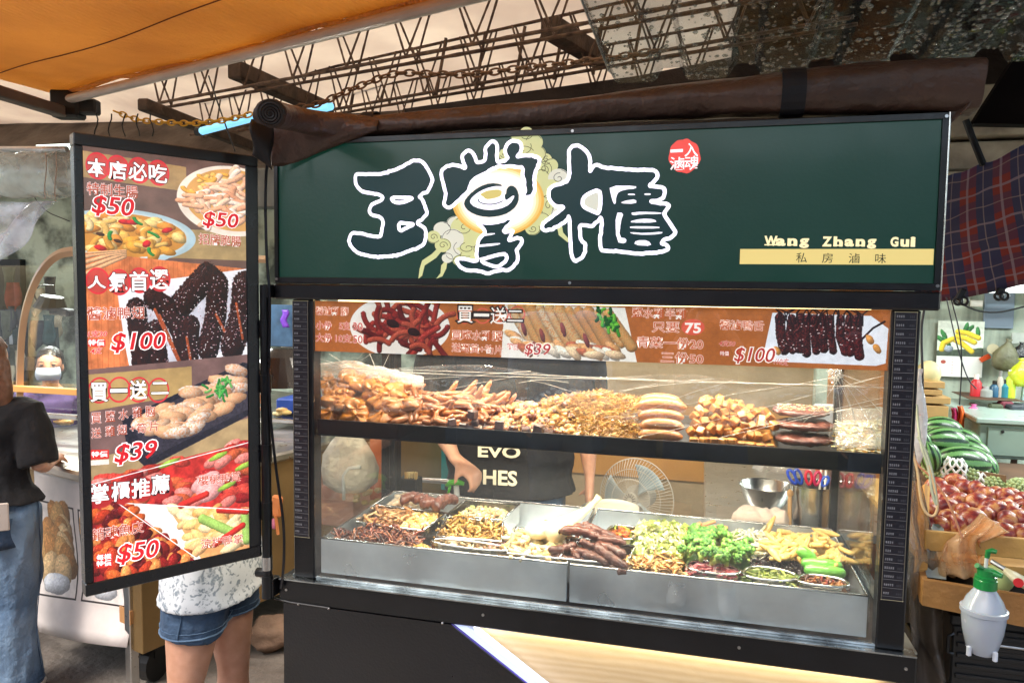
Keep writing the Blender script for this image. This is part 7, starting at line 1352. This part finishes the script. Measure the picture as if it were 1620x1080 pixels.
def towel(nm, lab, x0, x1, y, Y, hh, sd):
    a, b = at_t(x0, y, Y), at_t(x1, y, Y)
    def g(u, v):
        w = v*6.28; r = hh*(1+.18*mn.noise(V((u*6, math.cos(w)*2, sd)))*2); x = a.x+(b.x-a.x)*u; e = min(1, 8*u+.3, 8*(1-u)+.3)**.5; return V((x+.006*math.cos(w), a.y+math.cos(w)*.035*e, bz+max(0, r*(1+math.sin(w))*.5*e)))
    mb = MB(); mb.grid(g, 40, 20, False); mb.build(nm, M('towel_%d' % sd, 'e3cdbb', .9, var=.08, vs=60, bump=.8, bs=200, col2='d8b0a4', fac=(.6, .75)), label=lab, cat='towel', smooth=True)
towel('rolled_towel', 'pale rolled towel behind the right pan, left of the steel pot', 1160, 1250, 820, 2.26, .045, 2)
# clear bag behind the pot, board, green box
sack('clear_bag', 'big clear plastic bag of things behind the mixing bowl', 'bag', 1240, 745, 3.0, .13, .10, Mglass('bag_film', (.95, .94, .92), 1.5, .1, bump=1, bs=12, milk=.35, mc=(.8, .76, .72), patchy=True), 5)
mb = MB(); mb.ell(P(1283, 745, 3.02), (.045, .03, .04)); mb.build('orange_bag', M('orange_content', 'd8622c', .5), label='orange package inside the clear bag behind the pot', cat='package', smooth=True)
a, b = P(1144, 788, 3.3), P(1172, 728, 3.3); mb = MB(); mb.bx(a.x, b.x+.05, 3.3, 3.6, a.z, b.z, .01); mb.build('pale_green_box', M('pale_green_plastic', 'a8c0a8', .5, var=.2, vs=2, col2='c2cf5c'), label='pale green box behind the table beside the dark reflection', cat='box')
a, b = P(1186, 765, 2.95), P(1214, 752, 2.95); mb = MB(); mb.bx(a.x, b.x, 2.9, 3.0, a.z, b.z, .004); mb.build('towel_stack', M('folded_cloth', 'e5dac8', .8, bump=.5, bs=50), label='small folded cloth behind the mixing bowl', cat='cloth')
rs_ = M('rust_streak_panel', '8a6a48', .6, var=.4, vs=10, col2='c47a34', bump=.4, bs=30); mb = MB(); mb.bx(.50, .72, 3.2, 3.24, .3, 1.6); mb.build('rusty_panel', rs_, label='rust streaked upright panel behind the right end of the pans', cat='panel')
mb = MB(); mb.bx(.43, .52, 3.1, 3.12, .92, 1.12, .01); mb.build('white_packet', M('white_packet', 'c9cdd0', .4, var=.1), label='white packet in front of the rusty panel', cat='packet')
# steamer drum with white filling
dr = thing('rice_drum', P(965, 830, 2.45), 'round drum of white sticky rice behind the pans, before the fan', 'drum'); c = P(968, 806, 2.42); 
mb = MB(); mb.lathe([(0, -.4), (.095, -.4), (.10, .0), (.104, .003), (.10, .006), (.094, .0), (.094, -.02), (0, -.02)], c, 36); mb.build('drum_wall', m_steel, dr, smooth=2)
mb = MB(); mb.lathe([(.09, -.02), (.088, .012), (.06, .02), (0, .021)], c, 36, None, 1, 1, lambda w, z: 1+.02*math.sin(w*5)); mb.build('white_rice', M('white_rice', 'f0e4cc', .7, var=.06, bump=.8, bs=180), dr, smooth=True)
# electric fan
fn_ = thing('electric_fan', P(1002, 790, 2.75), 'white electric fan with a round wire guard behind the pans', 'fan'); FC = P(1006, 788, 2.72); ax = V((-.32, -.94, .1)).normalized(); q1 = ax.cross(V((0, 0, 1))).normalized(); q2 = q1.cross(ax); wm_ = M('fan_white', 'a8a196', .5, var=.15)
for k in range(72):
    w = k*2*math.pi/72; d_ = q1*math.cos(w)+q2*math.sin(w); mb = MB(); mb.tube([FC+d_*.03+ax*.052, FC+d_*.07+ax*.05, FC+d_*.115+ax*.035, FC+d_*.145+ax*.0], .0011, 3); mb.build('guard_wire', wm_, fn_)
for r_, o_ in ((.146, 0), (.11, .037), (.075, .049)): mb = MB(); mb.tube([FC+ax*o_+(q1*math.cos(k*math.pi/24)+q2*math.sin(k*math.pi/24))*r_ for k in range(48)], .002 if r_ > .12 else .0012, 5, closed=True); mb.build('guard_ring', wm_, fn_)
mb = MB(); mb.tube([FC+ax*.045, FC+ax*.056], .028, 24); mb.build('hub', wm_, fn_); hub_ = bpy.data.objects['hub']
for k in range(14): w = k*2*math.pi/14; d_ = q1*math.cos(w)+q2*math.sin(w); mb = MB(); mb.tube([FC+ax*.0565+d_*.010, FC+ax*.0565+d_*.024], .0013, 4); mb.build('hub_slot', m_ink, hub_)
for k in range(3):
    w0 = k*2.094
    def bl(u, v): w = w0+(v-.5)*1.3*(.4+.6*u); d_ = q1*math.cos(w)+q2*math.sin(w); return FC+d_*(.02+.105*u)+ax*(.02*(v-.5)+.005)
    mb = MB(); mb.grid(bl, 8, 6, False, thick=.002); mb.build('blade', M('fan_blade%d' % k, '9fb0b8', .35, alpha=.8), fn_, smooth=True)
mb = MB(); mb.tube([FC-ax*.01, FC-ax*.10], [.05, .04], 20); mb.build('motor', wm_, fn_, smooth=2); mb = MB(); mb.tube([FC-ax*.06-V((0, 0, .03)), V((FC.x-ax.x*.06, FC.y-ax.y*.06, .03))], .014, 10); mb.build('stand', wm_, fn_); mb = MB(); mb.lathe([(0, 0), (.16, 0), (.15, .02), (0, .04)], V((FC.x, FC.y, 0)), 28); mb.build('base', wm_, fn_)
# left back: dark pole, stick holder, tube rail, green trigger, hanging bags
mb = MB(); a = P(617, 740, 2.26); mb.bx(a.x-.028, a.x+.028, 2.25, 2.29, 0, 1.52, .003); mb.build('dark_pole', m_blackmatt, label='dark upright pole behind the back left corner of the stall', cat='pole')
hd = thing('stick_holder', at_t(655, 790, 2.35, .80), 'black box holding a bundle of pale bamboo sticks beside the dark pole', 'holder'); mb = MB(); a, b = P(632, 790, 2.36), P(662, 757, 2.36); mb.bx(a.x, b.x, 2.34, 2.40, .80, b.z, .003); mb.build('box', m_blackmatt, hd)
mb = MB()
for i in range(60): x = fr.uniform(640, 661); q = P(x, 757, 2.345+fr.random()*.045); mb.col = hx(fr.choice(['e2bf7c', 'efd49a', 'c99c58'])); mb.tube([q-V((0, 0, .03)), q+V((0, 0, .018+.008*fr.random()))], .0017, 5)
mb.build('bamboo_sticks', m_dry, hd, kind='stuff')
t = thing('tube_rail', P(700, 770, 2.6), 'bright chrome tube rail bent into a loop behind the left pan', 'rail'); mb = MB(); mb.tube(chaikin([P(640, 757, 2.5), P(735, 763, 2.5), P(747, 770, 2.5), P(747, 782, 2.5), P(735, 788, 2.5), P(640, 780, 2.5)], 3, False), .009, 10); mb.build('tube', m_chrome, t, smooth=True)
t = thing('spray_trigger', P(720, 780, 2.4), 'bright green spray trigger on a white bottle neck behind the left pan', 'spray bottle'); gm2 = M('bright_green_plastic', '58c422', .3, coat=.4)
mb = MB(); mb.tube([P(706, 768, 2.4), P(712, 763, 2.4), P(724, 762, 2.4), P(734, 765, 2.4)], [.006, .010, .011, .007], 12); mb.tube([P(712, 768, 2.4), P(709, 782, 2.4)], .005, 8); mb.build('trigger', gm2, t, smooth=True); mb = MB(); mb.tube([P(722, 768, 2.4), P(723, 790, 2.4)], .010, 14); mb.build('neck', m_white, t); mb = MB(); mb.lathe([(.035, -.17), (.035, -.05), (.012, 0)], P(723, 790, 2.4), 18); mb.build('bottle', m_white, t, smooth=2)
sack('white_bag', 'big cream plastic bag hanging at the left behind the glass', 'bag', 552, 725, 2.32, .105, .12, M('cream_film', 'dccfbc', .4, var=.1, vs=8, bump=1, bs=14, coat=.2), 12)
mb = MB(); mb.tube([P(544, 790, 2.26), P(543, 752, 2.26), P(552, 740, 2.26), P(570, 738, 2.26)], .006, 8); mb.build('white_hook', m_white, label='curved white plastic hook in front of the cream bag', cat='hook', smooth=True)
a, b = P(508, 830, 2.45), P(560, 740, 2.45); mb = MB(); mb.bx(a.x, b.x, 2.45, 2.75, a.z, b.z, .004); mb.build('pinkish_carton', M('pinkish_carton', 'b98a72', .7, var=.15, vs=6), label='pinkish brown carton below the cream bag', cat='carton')
a, b = P(585, 790, 2.5), P(612, 690, 2.5); mb = MB(); mb.bx(a.x, b.x, 2.5, 2.55, a.z, b.z, .002); mb.build('orange_board', M('orange_board', 'c0622c', .6, var=.15), label='orange board between the cream bag and the dark pole', cat='board')
mb = MB()
for i in range(10): mb.ell(P(fr.uniform(562, 600), fr.uniform(775, 800), 2.4), (.014, .012, .010), None, 8, 6, .2, 6, i)
mb.build('potato_pile', M('potato', 'b59a58', .7, var=.3), label='small brown lumps in a dark net left of the pole', cat='food', kind='stuff', smooth=True)
# ================================================================ people
def loft(mb, secs, seg=18, up=None):
    "secs = [(centre, rx, ry)], rx along the side vector, closed ends"
    n = len(secs); vs = []; C = [V(s[0]) for s in secs]
    for i, (c, rx, ry) in enumerate(secs):
        t = (C[min(i+1, n-1)]-C[max(i-1, 0)]).normalized(); a = V((1, 0, 0)) if up is None else V(up); a = (a-t*a.dot(t)).normalized(); b = t.cross(a)
        for k in range(seg): w = 2*math.pi*k/seg; vs.append(V(c)+a*math.cos(w)*rx+b*math.sin(w)*ry)
    vs.append(C[0]); vs.append(C[-1]); N = n*seg
    mb.add(vs, [(i*seg+k, i*seg+(k+1) % seg, (i+1)*seg+(k+1) % seg, (i+1)*seg+k) for i in range(n-1) for k in range(seg)]+[(N, (k+1) % seg, k) for k in range(seg)]+[(N+1, (n-1)*seg+k, (n-1)*seg+(k+1) % seg) for k in range(seg)])
def fuse(mb, vox, smooth=4, disp=None):
    "one continuous surface from overlapping closed lofts"
    me = mb.mesh('f', [], True); o = bpy.data.objects.new('f', me); S.collection.objects.link(o)
    r = o.modifiers.new('r', 'REMESH'); r.mode = 'VOXEL'; r.voxel_size = vox; s = o.modifiers.new('s', 'SMOOTH'); s.factor = .6; s.iterations = smooth
    dg = bpy.context.evaluated_depsgraph_get(); ev = o.evaluated_get(dg); em = ev.to_mesh(); q = MB()
    vs = [v.co.copy() for v in em.vertices]
    if disp: vs = [v+em.vertices[i].normal*disp(v) for i, v in enumerate(vs)]
    q.add(vs, [tuple(p.vertices) for p in em.polygons]); ev.to_mesh_clear(); bpy.data.objects.remove(o); return q
def finger(mb, p, d, up, ln, r, curl):
    p = V(p); d = V(d).normalized(); up = V(up).normalized(); pts = [p-d*r*1.5, p]
    for k, f in enumerate((.42, .32, .26)): ax_ = d.cross(up).normalized(); d = (Matrix.Rotation(-curl*(.8+.3*k), 3, ax_) @ d); up = ax_.cross(d) * 1; pts.append(pts[-1]+d*ln*f)
    mb.tube(pts, [r, r*1.02, r*.98, r*.9, r*.66], 8)
def hand(mb, wrist, d, palm, side, curl=.5, s=1.):
    "wrist point, finger direction, palm-facing direction, side the thumb is on"
    w = V(wrist); d = V(d).normalized(); n = V(palm); n = (n-d*n.dot(d)).normalized(); t = d.cross(n)*side
    loft(mb, [(w-d*.02*s, .025*s, .019*s), (w+d*.015*s, .029*s, .018*s), (w+d*.05*s, .037*s, .017*s), (w+d*.08*s, .040*s, .014*s), (w+d*.092*s, .036*s, .011*s)], 14, t)
    for k, (o, l) in enumerate(((.029, .070), (.010, .078), (-.010, .073), (-.028, .058))): finger(mb, w+d*(.086-.004*abs(k-1))*s+t*o*s, d+t*(.06-.04*k), -n, l*s, .0088*s, curl*(1+.12*k))
    finger(mb, w+d*.03*s+t*.026*s, (d*.75+t*.75+n*.35), -n, .058*s, .0105*s, curl*.45)
SK = M('skin', 'c08c70', .5, var=.12, vs=26, bump=.2, bs=210, col2='cf9c82', sss=.15, coat=.1)
def person(label, loc, ang, h, pose, wear, group=None, skin=None, head=True, vox=.009, hipw=1., bulk=1.):
    loc = V(loc); p = thing('person', loc, label, 'person', group); k = h/1.65; skin = skin or SK
    def place(q): m_ = Matrix.Rotation(ang, 3, 'Z'); q.v = [loc+m_@(v*k) for v in q.v]; return q
    B = MB(); S_ = pose.get('sh', .165)*bulk; b = bulk; lean = pose.get('lean', 0)
    def L(z): return lean*(z-.9)
    TOR = [(.80, .125*hipw, .085), (.86, .165*hipw, .11), (.93, .168*hipw*b**.5, .112*b), (1.0, .142*b, .098*b), (1.06, .132*b, .092*b), (1.15, .142*b, .1*b), (1.24, .156*b, .108*b), (1.31, .158*b, .1*b), (1.36, .13*b, .075), (1.395, .075, .055), (1.42, .05, .05)]
    loft(B, [((0, L(z), z), rx, ry) for z, rx, ry in TOR])
    HC = V((0, L(1.5)+.015, 1.54))+V(pose.get('head', (0, 0, 0))); loft(B, [((0, L(1.38), 1.37), .055, .055), ((0, L(1.42), 1.42), .05, .05), (HC+V((0, -.01, -.07)), .048, .052)])
    B.ell(HC+V((0, 0, .025)), (.075, .094, .098), None, 20, 16); B.ell(HC+V((0, .022, -.045)), (.052, .062, .058), None, 16, 12)
    if head:
        f = HC+V((0, .085, 0)); B.ell(f+V((0, .012, -.022)), (.012, .016, .020)); B.ell(f+V((0, .006, .0)), (.009, .010, .028)); B.ell(f+V((0, .002, -.058)), (.022, .011, .006)); B.ell(f+V((0, -.002, -.066)), (.017, .011, .006)); B.ell(f+V((0, -.012, -.092)), (.022, .016, .016))
        for s in (-1, 1): B.ell(HC+V((s*.076, -.008, -.005)), (.008, .017, .028), (0, 0, -s*.3)); B.ell(f+V((s*.034, -.012, .018)), (.022, .010, .008)); B.ell(f+V((s*.04, -.018, -.03)), (.02, .016, .016))
    arms = pose['arms']; out_arms = []
    for s, (e, w, hd_, pl_, cu) in zip((-1, 1), arms):
        sh = V((s*S_, L(1.33), 1.335)); e = V(e); w = V(w); out_arms.append((sh, e, w))
        loft(B, [(sh+V((-s*.03, 0, .0)), .045*b, .045), (sh, .05*b, .05*b), (sh.lerp(e, .4), .043*b, .043*b), (e, .034*b, .034*b), (e.lerp(w, .3), .037*b, .036*b), (w, .024, .02), (w+V(hd_).normalized()*.02, .024, .018)], 14, (0, 1, .3)); hand(B, w+V(hd_).normalized()*.015, hd_, pl_, pose.get('thumb', (1, -1))[0 if s < 0 else 1], cu)
    legs = pose.get('legs', [((-.085, 0, .46), (-.09, -.01, .08)), ((.085, 0, .46), (.09, -.01, .08))])
    for s, (kn, an) in zip((-1, 1), legs):
        kn, an = V(kn), V(an); hp_ = V((s*.085*hipw, L(.86), .86))
        loft(B, [(hp_+V((0, 0, .03)), .085*hipw, .095), (hp_.lerp(kn, .2), .088*hipw, .092*hipw), (hp_.lerp(kn, .6), .070*hipw, .074*hipw), (kn, .052, .056), (kn.lerp(an, .12), .050, .054), (kn.lerp(an, .35), .054, .060), (kn.lerp(an, .75), .036, .038), (an, .034, .036), (an-V((0, 0, .03)), .036, .045)], 16)
        loft(B, [(an+V((0, -.055, -.05)), .028, .025), (an+V((0, .0, -.045)), .034, .035), (an+V((s*.008, .09, -.06)), .042, .02), (an+V((s*.01, .15, -.066)), .03, .013)], 14, (1, 0, 0))
    place(fuse(B, vox)).build('body', skin, p, smooth=True)
    def folds(a, f, hz=1.): return lambda v: a*(mn.noise(V((v.x*f, v.y*f, v.z*f*hz)))+.5*mn.noise(V((v.x*f*2.3, v.y*f*2.3, v.z*f*2*hz+5))))
    if 'shirt' in wear:
        m_, hem, sl, g = wear['shirt']; T = MB(); zs = [q for q in TOR if q[0] > hem+.02 and q[0] < 1.375]
        first = np.interp(hem, [q[0] for q in TOR], [q[1] for q in TOR]), np.interp(hem, [q[0] for q in TOR], [q[2] for q in TOR])
        first = (max(first[0], .163*hipw*b**.6), max(first[1], .108*b)) if hem < .9 else first
        loft(T, [((0, L(hem), hem), first[0]+g*1.3, first[1]+g*1.5)]+[((0, L(z), z), rx+g, ry+g) for z, rx, ry in [(z_, max(x_, .178*hipw), max(y_, .112)) if z_ < .9 and hem < .85 else (z_, x_, y_) for z_, x_, y_ in zs]]+[((0, L(1.39), 1.385), .092, .066)])
        for s, (sh, e, w) in zip((-1, 1), out_arms):
            end = sh.lerp(e, min(1, sl)) if sl <= 1 else e.lerp(w, sl-1)
            sec = [(sh+V((-s*.05, 0, -.01)), .05*b+g*.6, .055+g*.6), (sh, .052*b+g, .052*b+g), (sh.lerp(e, min(1, sl)*.5), .048*b+g*1.1, .05*b+g)]+([(e, .040*b+g, .040*b+g)] if sl > 1 else [])+[(end, (.046 if sl <= 1 else .034)*b+g*1.2, (.046 if sl <= 1 else .034)*b+g*1.2)]; loft(T, sec, 16, (0, 1, .3))
        place(fuse(T, vox*.85, 3, folds(wear.get('fold', .010), 11, .6))).build('shirt', m_, p, smooth=True)
    if 'pants' in wear:
        m_, end, g, fl = wear['pants']; T = MB(); wz = wear.get('waist', .98)
        loft(T, [((0, L(z), z), rx+g, ry+g) for z, rx, ry in TOR if .79 < z < wz]+[((0, L(wz), wz), .142*b**.7*hipw+g, .1*b+g)])
        for s, (kn, an) in zip((-1, 1), legs):
            kn, an = V(kn), V(an); hp_ = V((s*.085*hipw, L(.86), .86)); full = [(hp_+V((0, 0, .04)), .088*hipw+g, .10+g), (hp_.lerp(kn, .2), .09*hipw+g, .094*hipw+g), (hp_.lerp(kn, .6), .073*hipw+g+fl*.2, .077*hipw+g+fl*.2), (kn, .056+g+fl*.5, .06+g+fl*.5), (kn.lerp(an, .5), .055+g+fl*.8, .06+g+fl*.8), (an, .045+g+fl, .05+g+fl)]
            sec = [q for q in full if q[0].z > end+.02]; a_, b_ = sec[-1], full[min(len(sec), len(full)-1)]; t = 0 if a_[0].z == b_[0].z else (a_[0].z-end)/(a_[0].z-b_[0].z); sec.append((a_[0].lerp(b_[0], t), a_[1]+(b_[1]-a_[1])*t+.004, a_[2]+(b_[2]-a_[2])*t+.004)); loft(T, sec, 18)
        q = fuse(T, vox*.85, 3, folds(wear.get('pfold', .015), 12, .35)); D_ = MB(); E_ = MB(); zt = wz-.03
        for s, (kn, an) in zip((-1, 1), legs):
            hp_ = V((s*.085*hipw, L(.86), .86)); an = V(an); kn = V(kn)
            for (rr_, rz) in ((.0035, end+.014), (.0012, end+.035)):
                c_ = hp_.lerp(kn, min(1, (.86-rz)/.40)) if rz > .46 else kn.lerp(an, min(1, (.46-rz)/.38)); ring = []
                for j in range(26):
                    dv = V((math.cos(j*2*math.pi/26), math.sin(j*2*math.pi/26), 0)); bst = None; bs_ = 0
                    for v in q.v:
                        if abs(v.z-rz) < .010:
                            e_ = v-c_; e_.z = 0; pr = e_.dot(dv)
                            if pr > bs_ and (e_-dv*pr).length < .03 and v.x*s > -.004: bs_ = pr; bst = v
                    if bst: ring.append(V((bst.x, bst.y, rz))+dv*.001)
                if len(ring) > 8: E_.tube(ring, rr_, 5, closed=True)
            ln_ = []
            for j in range(22):
                z_ = zt-(zt-end-.02)*j/21; c2 = [v for v in q.v if abs(v.z-z_) < .008]
                if c2: c2.sort(key=lambda v: -v.x*s); c2 = c2[:6]; m2 = sum(c2, V((0, 0, 0)))/len(c2); m2.z = z_; ln_.append(m2+V((s*.003, 0, 0)))
            for _ in range(6): ln_ = [ln_[0]]+[V((max(ln_[j].x*s, (ln_[j-1].x+ln_[j+1].x)*s/2)*s, (ln_[j-1].y+ln_[j].y+ln_[j+1].y)/3, ln_[j].z)) for j in range(1, len(ln_)-1)]+[ln_[-1]]
            if len(ln_) > 4: D_ = MB(); D_.tube(chaikin(ln_, 1, False), .0022, 5); place(D_).build('side_seam', denim_d if m_ is denim else denim, p)
        place(q).build('trousers' if end < .4 else 'shorts', m_, p, smooth=True)
        if E_.v: place(E_).build('hem_stitching', denim_d if m_ is denim else denim, p)
    if 'shoes' in wear:
        for s, (kn, an) in zip((-1, 1), legs):
            an = V(an); T = MB(); loft(T, [(an+V((0, -.075, -.05)), .024, .03), (an+V((0, -.03, -.035)), .042, .042), (an+V((0, .03, -.038)), .043, .038), (an+V((s*.008, .10, -.052)), .050, .027), (an+V((s*.01, .16, -.056)), .045, .023), (an+V((s*.01, .19, -.06)), .03, .017)], 16, (1, 0, 0)); loft(T, [(an+V((0, -.01, .02)), .042, .045), (an+V((0, -.01, -.03)), .045, .05)]); place(fuse(T, .006, 2)).build('shoe', wear['shoes'], p, smooth=True)
            if wear.get('laces'):
                T = MB()
                for q in range(5): c = an+V((0, .03+.022*q, .004-.012*q)); T.tube([c+V((-.022, 0, -.004)), c+V((0, 0, .004)), c+V((.022, 0, -.004))], .0028, 5)
                place(T).build('laces', wear['laces'], p)
    if 'hair' in wear:
        m_, kind = wear['hair']; T = MB(); T.ell(HC+V((0, -.018, .045)), (.084, .098, .098), None, 22, 16)
        if kind == 'long':
            for q in range(14): a = math.pi+(q-6.5)*.2-.0; c = HC+V((math.sin(a)*.07, math.cos(a)*.06+0, .02)); T.tube([c, c+V((math.sin(a)*.03, -.03, -.12)), c+V((math.sin(a)*.035, -.03, -.24)), c+V((math.sin(a)*.02, -.02, -.32))], [.03, .028, .022, .008], 8)
        else: T.ell(HC+V((0, -.10, .06)), (.035, .035, .035))
        q = fuse(T, .008, 2, folds(.006, 30, .3)); q.v = [v if not (v.y > HC.y+.02 and v.z < HC.z+.085-.02*abs(v.x)/.08) else V((v.x*.84, HC.y+.005, v.z)) for v in q.v]; place(q).build('hair', m_, p, smooth=True)
    return p, place, HC
black_t = M('black_tshirt', '131215', .9, var=.3, vs=6, bump=.6, bs=26)
denim = M('blue_denim', '3c5674', .9, var=.3, vs=4, bump=1, bs=30, col2='7990a6', fac=(.38, .66)); denim_d = M('dark_denim', '26384f', .9, var=.3, vs=7, bump=1, bs=34, col2='48607c')
brown_hair = M('brown_hair', '6a4630', .45, var=.3, vs=60, bump=.6, bs=90); black_hair = M('black_hair', '17120f', .4, var=.3, vs=60, bump=.5, bs=90)
down = [((-.23, -.02, 1.08), (-.22, .06, .86), (0, .15, -1), (1, .1, 0), .35), ((.23, -.02, 1.08), (.22, .06, .86), (0, .15, -1), (-1, .1, 0), .35)]
# 1 woman in black seen from behind, left edge
bk = P(-12, 900, 2.08); bk.z = 0
front_r = [((-.22, .02, 1.09), (-.12, .22, 1.08), (.3, 1, .1), (0, 0, -1), .5), ((.225, -.03, 1.09), (.17, .20, 1.06), (-.3, 1, .1), (0, 0, -1), .5)]
pw, plc, hc = person('woman seen from behind in black T-shirt and wide blue jeans with phone in back pocket', bk, R(22), 1.35, {'arms': front_r, 'sh': .165}, {'fold': .013, 'shirt': (black_t, .93, .95, .026), 'pants': (denim, .09, .012, .034), 'hair': (brown_hair, 'long'), 'shoes': m_white}, hipw=1.08)
T = MB(); T.box((.115, -.142, .90), (.062, .010, .125), (.1, 0, .3), .006); plc(T).build('phone', M('phone_silver', 'c0b4aa', .3, coat=.5), label='pale phone sticking out of the back pocket of the blue jeans', cat='phone')
T = MB(); T.grid(lambda u, v: V((.045+.115*u, -.140-.01*math.sin(u*3)+.085*u*u, .88-.13*v*(1 if .1 < u < .9 else .85))), 6, 5, thick=.004); plc(T).build('back_pocket', denim_d, pw, smooth=True)
# 2 woman in floral top and denim shorts behind the light box
fm = M('floral_top', 'd8dde0', .8, var=.05, bump=.3, bs=200); _n = fm.node_tree; vt = _n.nodes.new('ShaderNodeTexVoronoi'); vt.inputs['Scale'].default_value = 42; vt.feature = 'SMOOTH_F1'; rp = _n.nodes.new('ShaderNodeValToRGB'); rp.color_ramp.elements[0].position = .25; rp.color_ramp.elements[0].color = (*hx('8f9aa4'), 1); rp.color_ramp.elements[1].position = .42; rp.color_ramp.elements[1].color = (*hx('e2e6ea'), 1)
tc = _n.nodes.new('ShaderNodeTexCoord'); n1 = _n.nodes.new('ShaderNodeTexNoise'); n1.inputs['Scale'].default_value = 34; n1.inputs['Detail'].default_value = 5; mxv = _n.nodes.new('ShaderNodeMix'); mxv.data_type = 'VECTOR'; mxv.inputs[0].default_value = .12
_n.links.new(tc.outputs['Object'], n1.inputs[0]); _n.links.new(tc.outputs['Object'], mxv.inputs[4]); _n.links.new(n1.outputs['Color'], mxv.inputs[5]); _n.links.new(mxv.outputs[1], vt.inputs['Vector']); _n.links.new(vt.outputs[0], rp.inputs[0])
_n.links.new(rp.outputs[0], _n.nodes['Principled BSDF'].inputs['Base Color'])
sw = P(338, 1000, 1.84); sw.z = 0
person('person in white floral top and short denim shorts standing behind the menu light box', sw, R(-78), 1.43, {'arms': [((-.2, -.06, 1.12), (-.15, .06, 1.28), (.3, .3, 1), (0, 1, 0), .4), ((.2, -.04, 1.11), (.15, .06, 1.28), (-.3, .3, 1), (0, 1, 0), .4)], 'legs': [((-.085, .03, .46), (-.09, .02, .08)), ((.085, -.06, .46), (.09, -.10, .08))]},
       {'fold': .005, 'shirt': (fm, .765, .6, .036), 'pfold': .006, 'waist': .88, 'pants': (denim_d, .655, .010, .0), 'shoes': m_white, 'hair': (black_hair, 'long')}, hipw=1.08)
# 3 vendor behind the pans
vd = P(806, 770, 2.62); vd.z = 0
vp, vpl, vh = person('person behind the pans in black T-shirt with cream lettering, one hand over the food', vd, R(180+8), 1.68, {'arms': [((-.27, -.05, 1.10), (-.29, .0, .86), (0, .15, -1), (1, .1, 0), .4), ((.29, .04, 1.10), (.155, .255, .965), (-.75, .45, -.45), (0, -.1, -1), .8)], 'sh': .19, 'thumb': (1, -1)},
       {'fold': .006, 'shirt': (black_t, .80, .8, .024), 'pants': (denim, .09, .012, .02), 'hair': (black_hair, 'bun'), 'waist': .90}, bulk=1.28, hipw=1.12)
bodyp = Pl((0, 2.62-.185, 0)); crm = M('cream_print', 'e8dcc0', .7)
for s_, x0, y0, x1, y1, hh in (('EVO', 757, 722, 822, 724, 17), ('HES', 765, 765, 817, 768, 22)): letter(bodyp, s_, x0, y0, x1, y1, hh, [(.03, crm)], vp, name='shirt_print', d0=0)
# 4 masked woman in the roast stall
mw = P(80, 600, 3.0); mw.z = 0
mp, mpl, mh = person('masked woman with black hair and purple top inside the roast stall arch', mw, R(180+38), 1.215, {'arms': down}, {'shirt': (M('purple_top', '5e4a86', .8, bump=.3, bs=150), .9, .6, .018), 'pants': (denim_d, .09, .012, .02), 'hair': (black_hair, 'bun')}, vox=.008)
T = MB()
def mask(u, v): a = (u-.5)*2.1; r = .078+.012*math.sin(v*3.14); return mh+V((math.sin(a)*r*.98, .022+math.cos(a)*(r*.98+.014*math.sin(v*3.14)), .005-.085*v))
T.grid(mask, 18, 10, thick=.003); mpl(T).build('face_mask', M('mask_cloth', 'c3d0e6', .8, var=.05), mp, smooth=True)
for s in (-1, 1):
    T = MB(); T.ell(mh+V((s*.034, .086, .022)), (.012, .005, .006)); mpl(T).build('eye', m_ink, mp); T = MB(); T.tube([mh+V((s*.018, .092, .042)), mh+V((s*.034, .094, .047)), mh+V((s*.052, .084, .042))], .0028, 5); mpl(T).build('eyebrow', black_hair, mp)
# 5 people on the camera side, seen only mirrored in the glass
holding = [((-.20, .02, 1.16), (-.09, .20, 1.36), (.3, .5, .9), (.6, .3, 0), .6), ((.20, .02, 1.16), (.09, .20, 1.36), (-.3, .5, .9), (-.6, .3, 0), .6)]
person('photographer in a dark T-shirt, dark shorts and white lace-up trainers, mirrored in the pans', (.02, -.40, 0), 0, 1.68, {'arms': holding, 'legs': [((-.10, .02, .46), (-.10, -.0, .08)), ((.12, .04, .46), (.13, .05, .08))]}, {'shirt': (black_t, .92, .8, .02), 'pants': (denim_d, .5, .02, .01), 'shoes': m_white, 'laces': M('grey_laces', 'a9a9ae', .8), 'hair': (black_hair, 'bun')})
mb = MB(); mb.box((.02, -.115, 1.555), (.13, .06, .09), None, .01); mb.tube([(.02, -.085, 1.55), (.02, -.045, 1.55)], .03, 20); mb.build('photo_camera', m_blackmatt, label='black photo camera held up by the photographer', cat='camera')
person('passer-by in a pale blue shirt and blue jeans, mirrored in the upper glass', (-.78, -.75, 0), R(-25), 1.7, {'arms': down}, {'shirt': (M('pale_blue_shirt', '8fb0da', .8), .88, 1.3, .03), 'pants': (denim, .09, .014, .03), 'shoes': m_white, 'hair': (black_hair, 'bun')}, vox=.012)
person('passer-by in a maroon top and jeans, mirrored in the upper glass at the right', (.95, -.8, 0), R(15), 1.6, {'arms': down}, {'shirt': (M('maroon_shirt', '7a2a3a', .8), .9, .6, .03), 'pants': (denim, .09, .014, .03), 'shoes': m_white, 'hair': (black_hair, 'long')}, vox=.012)
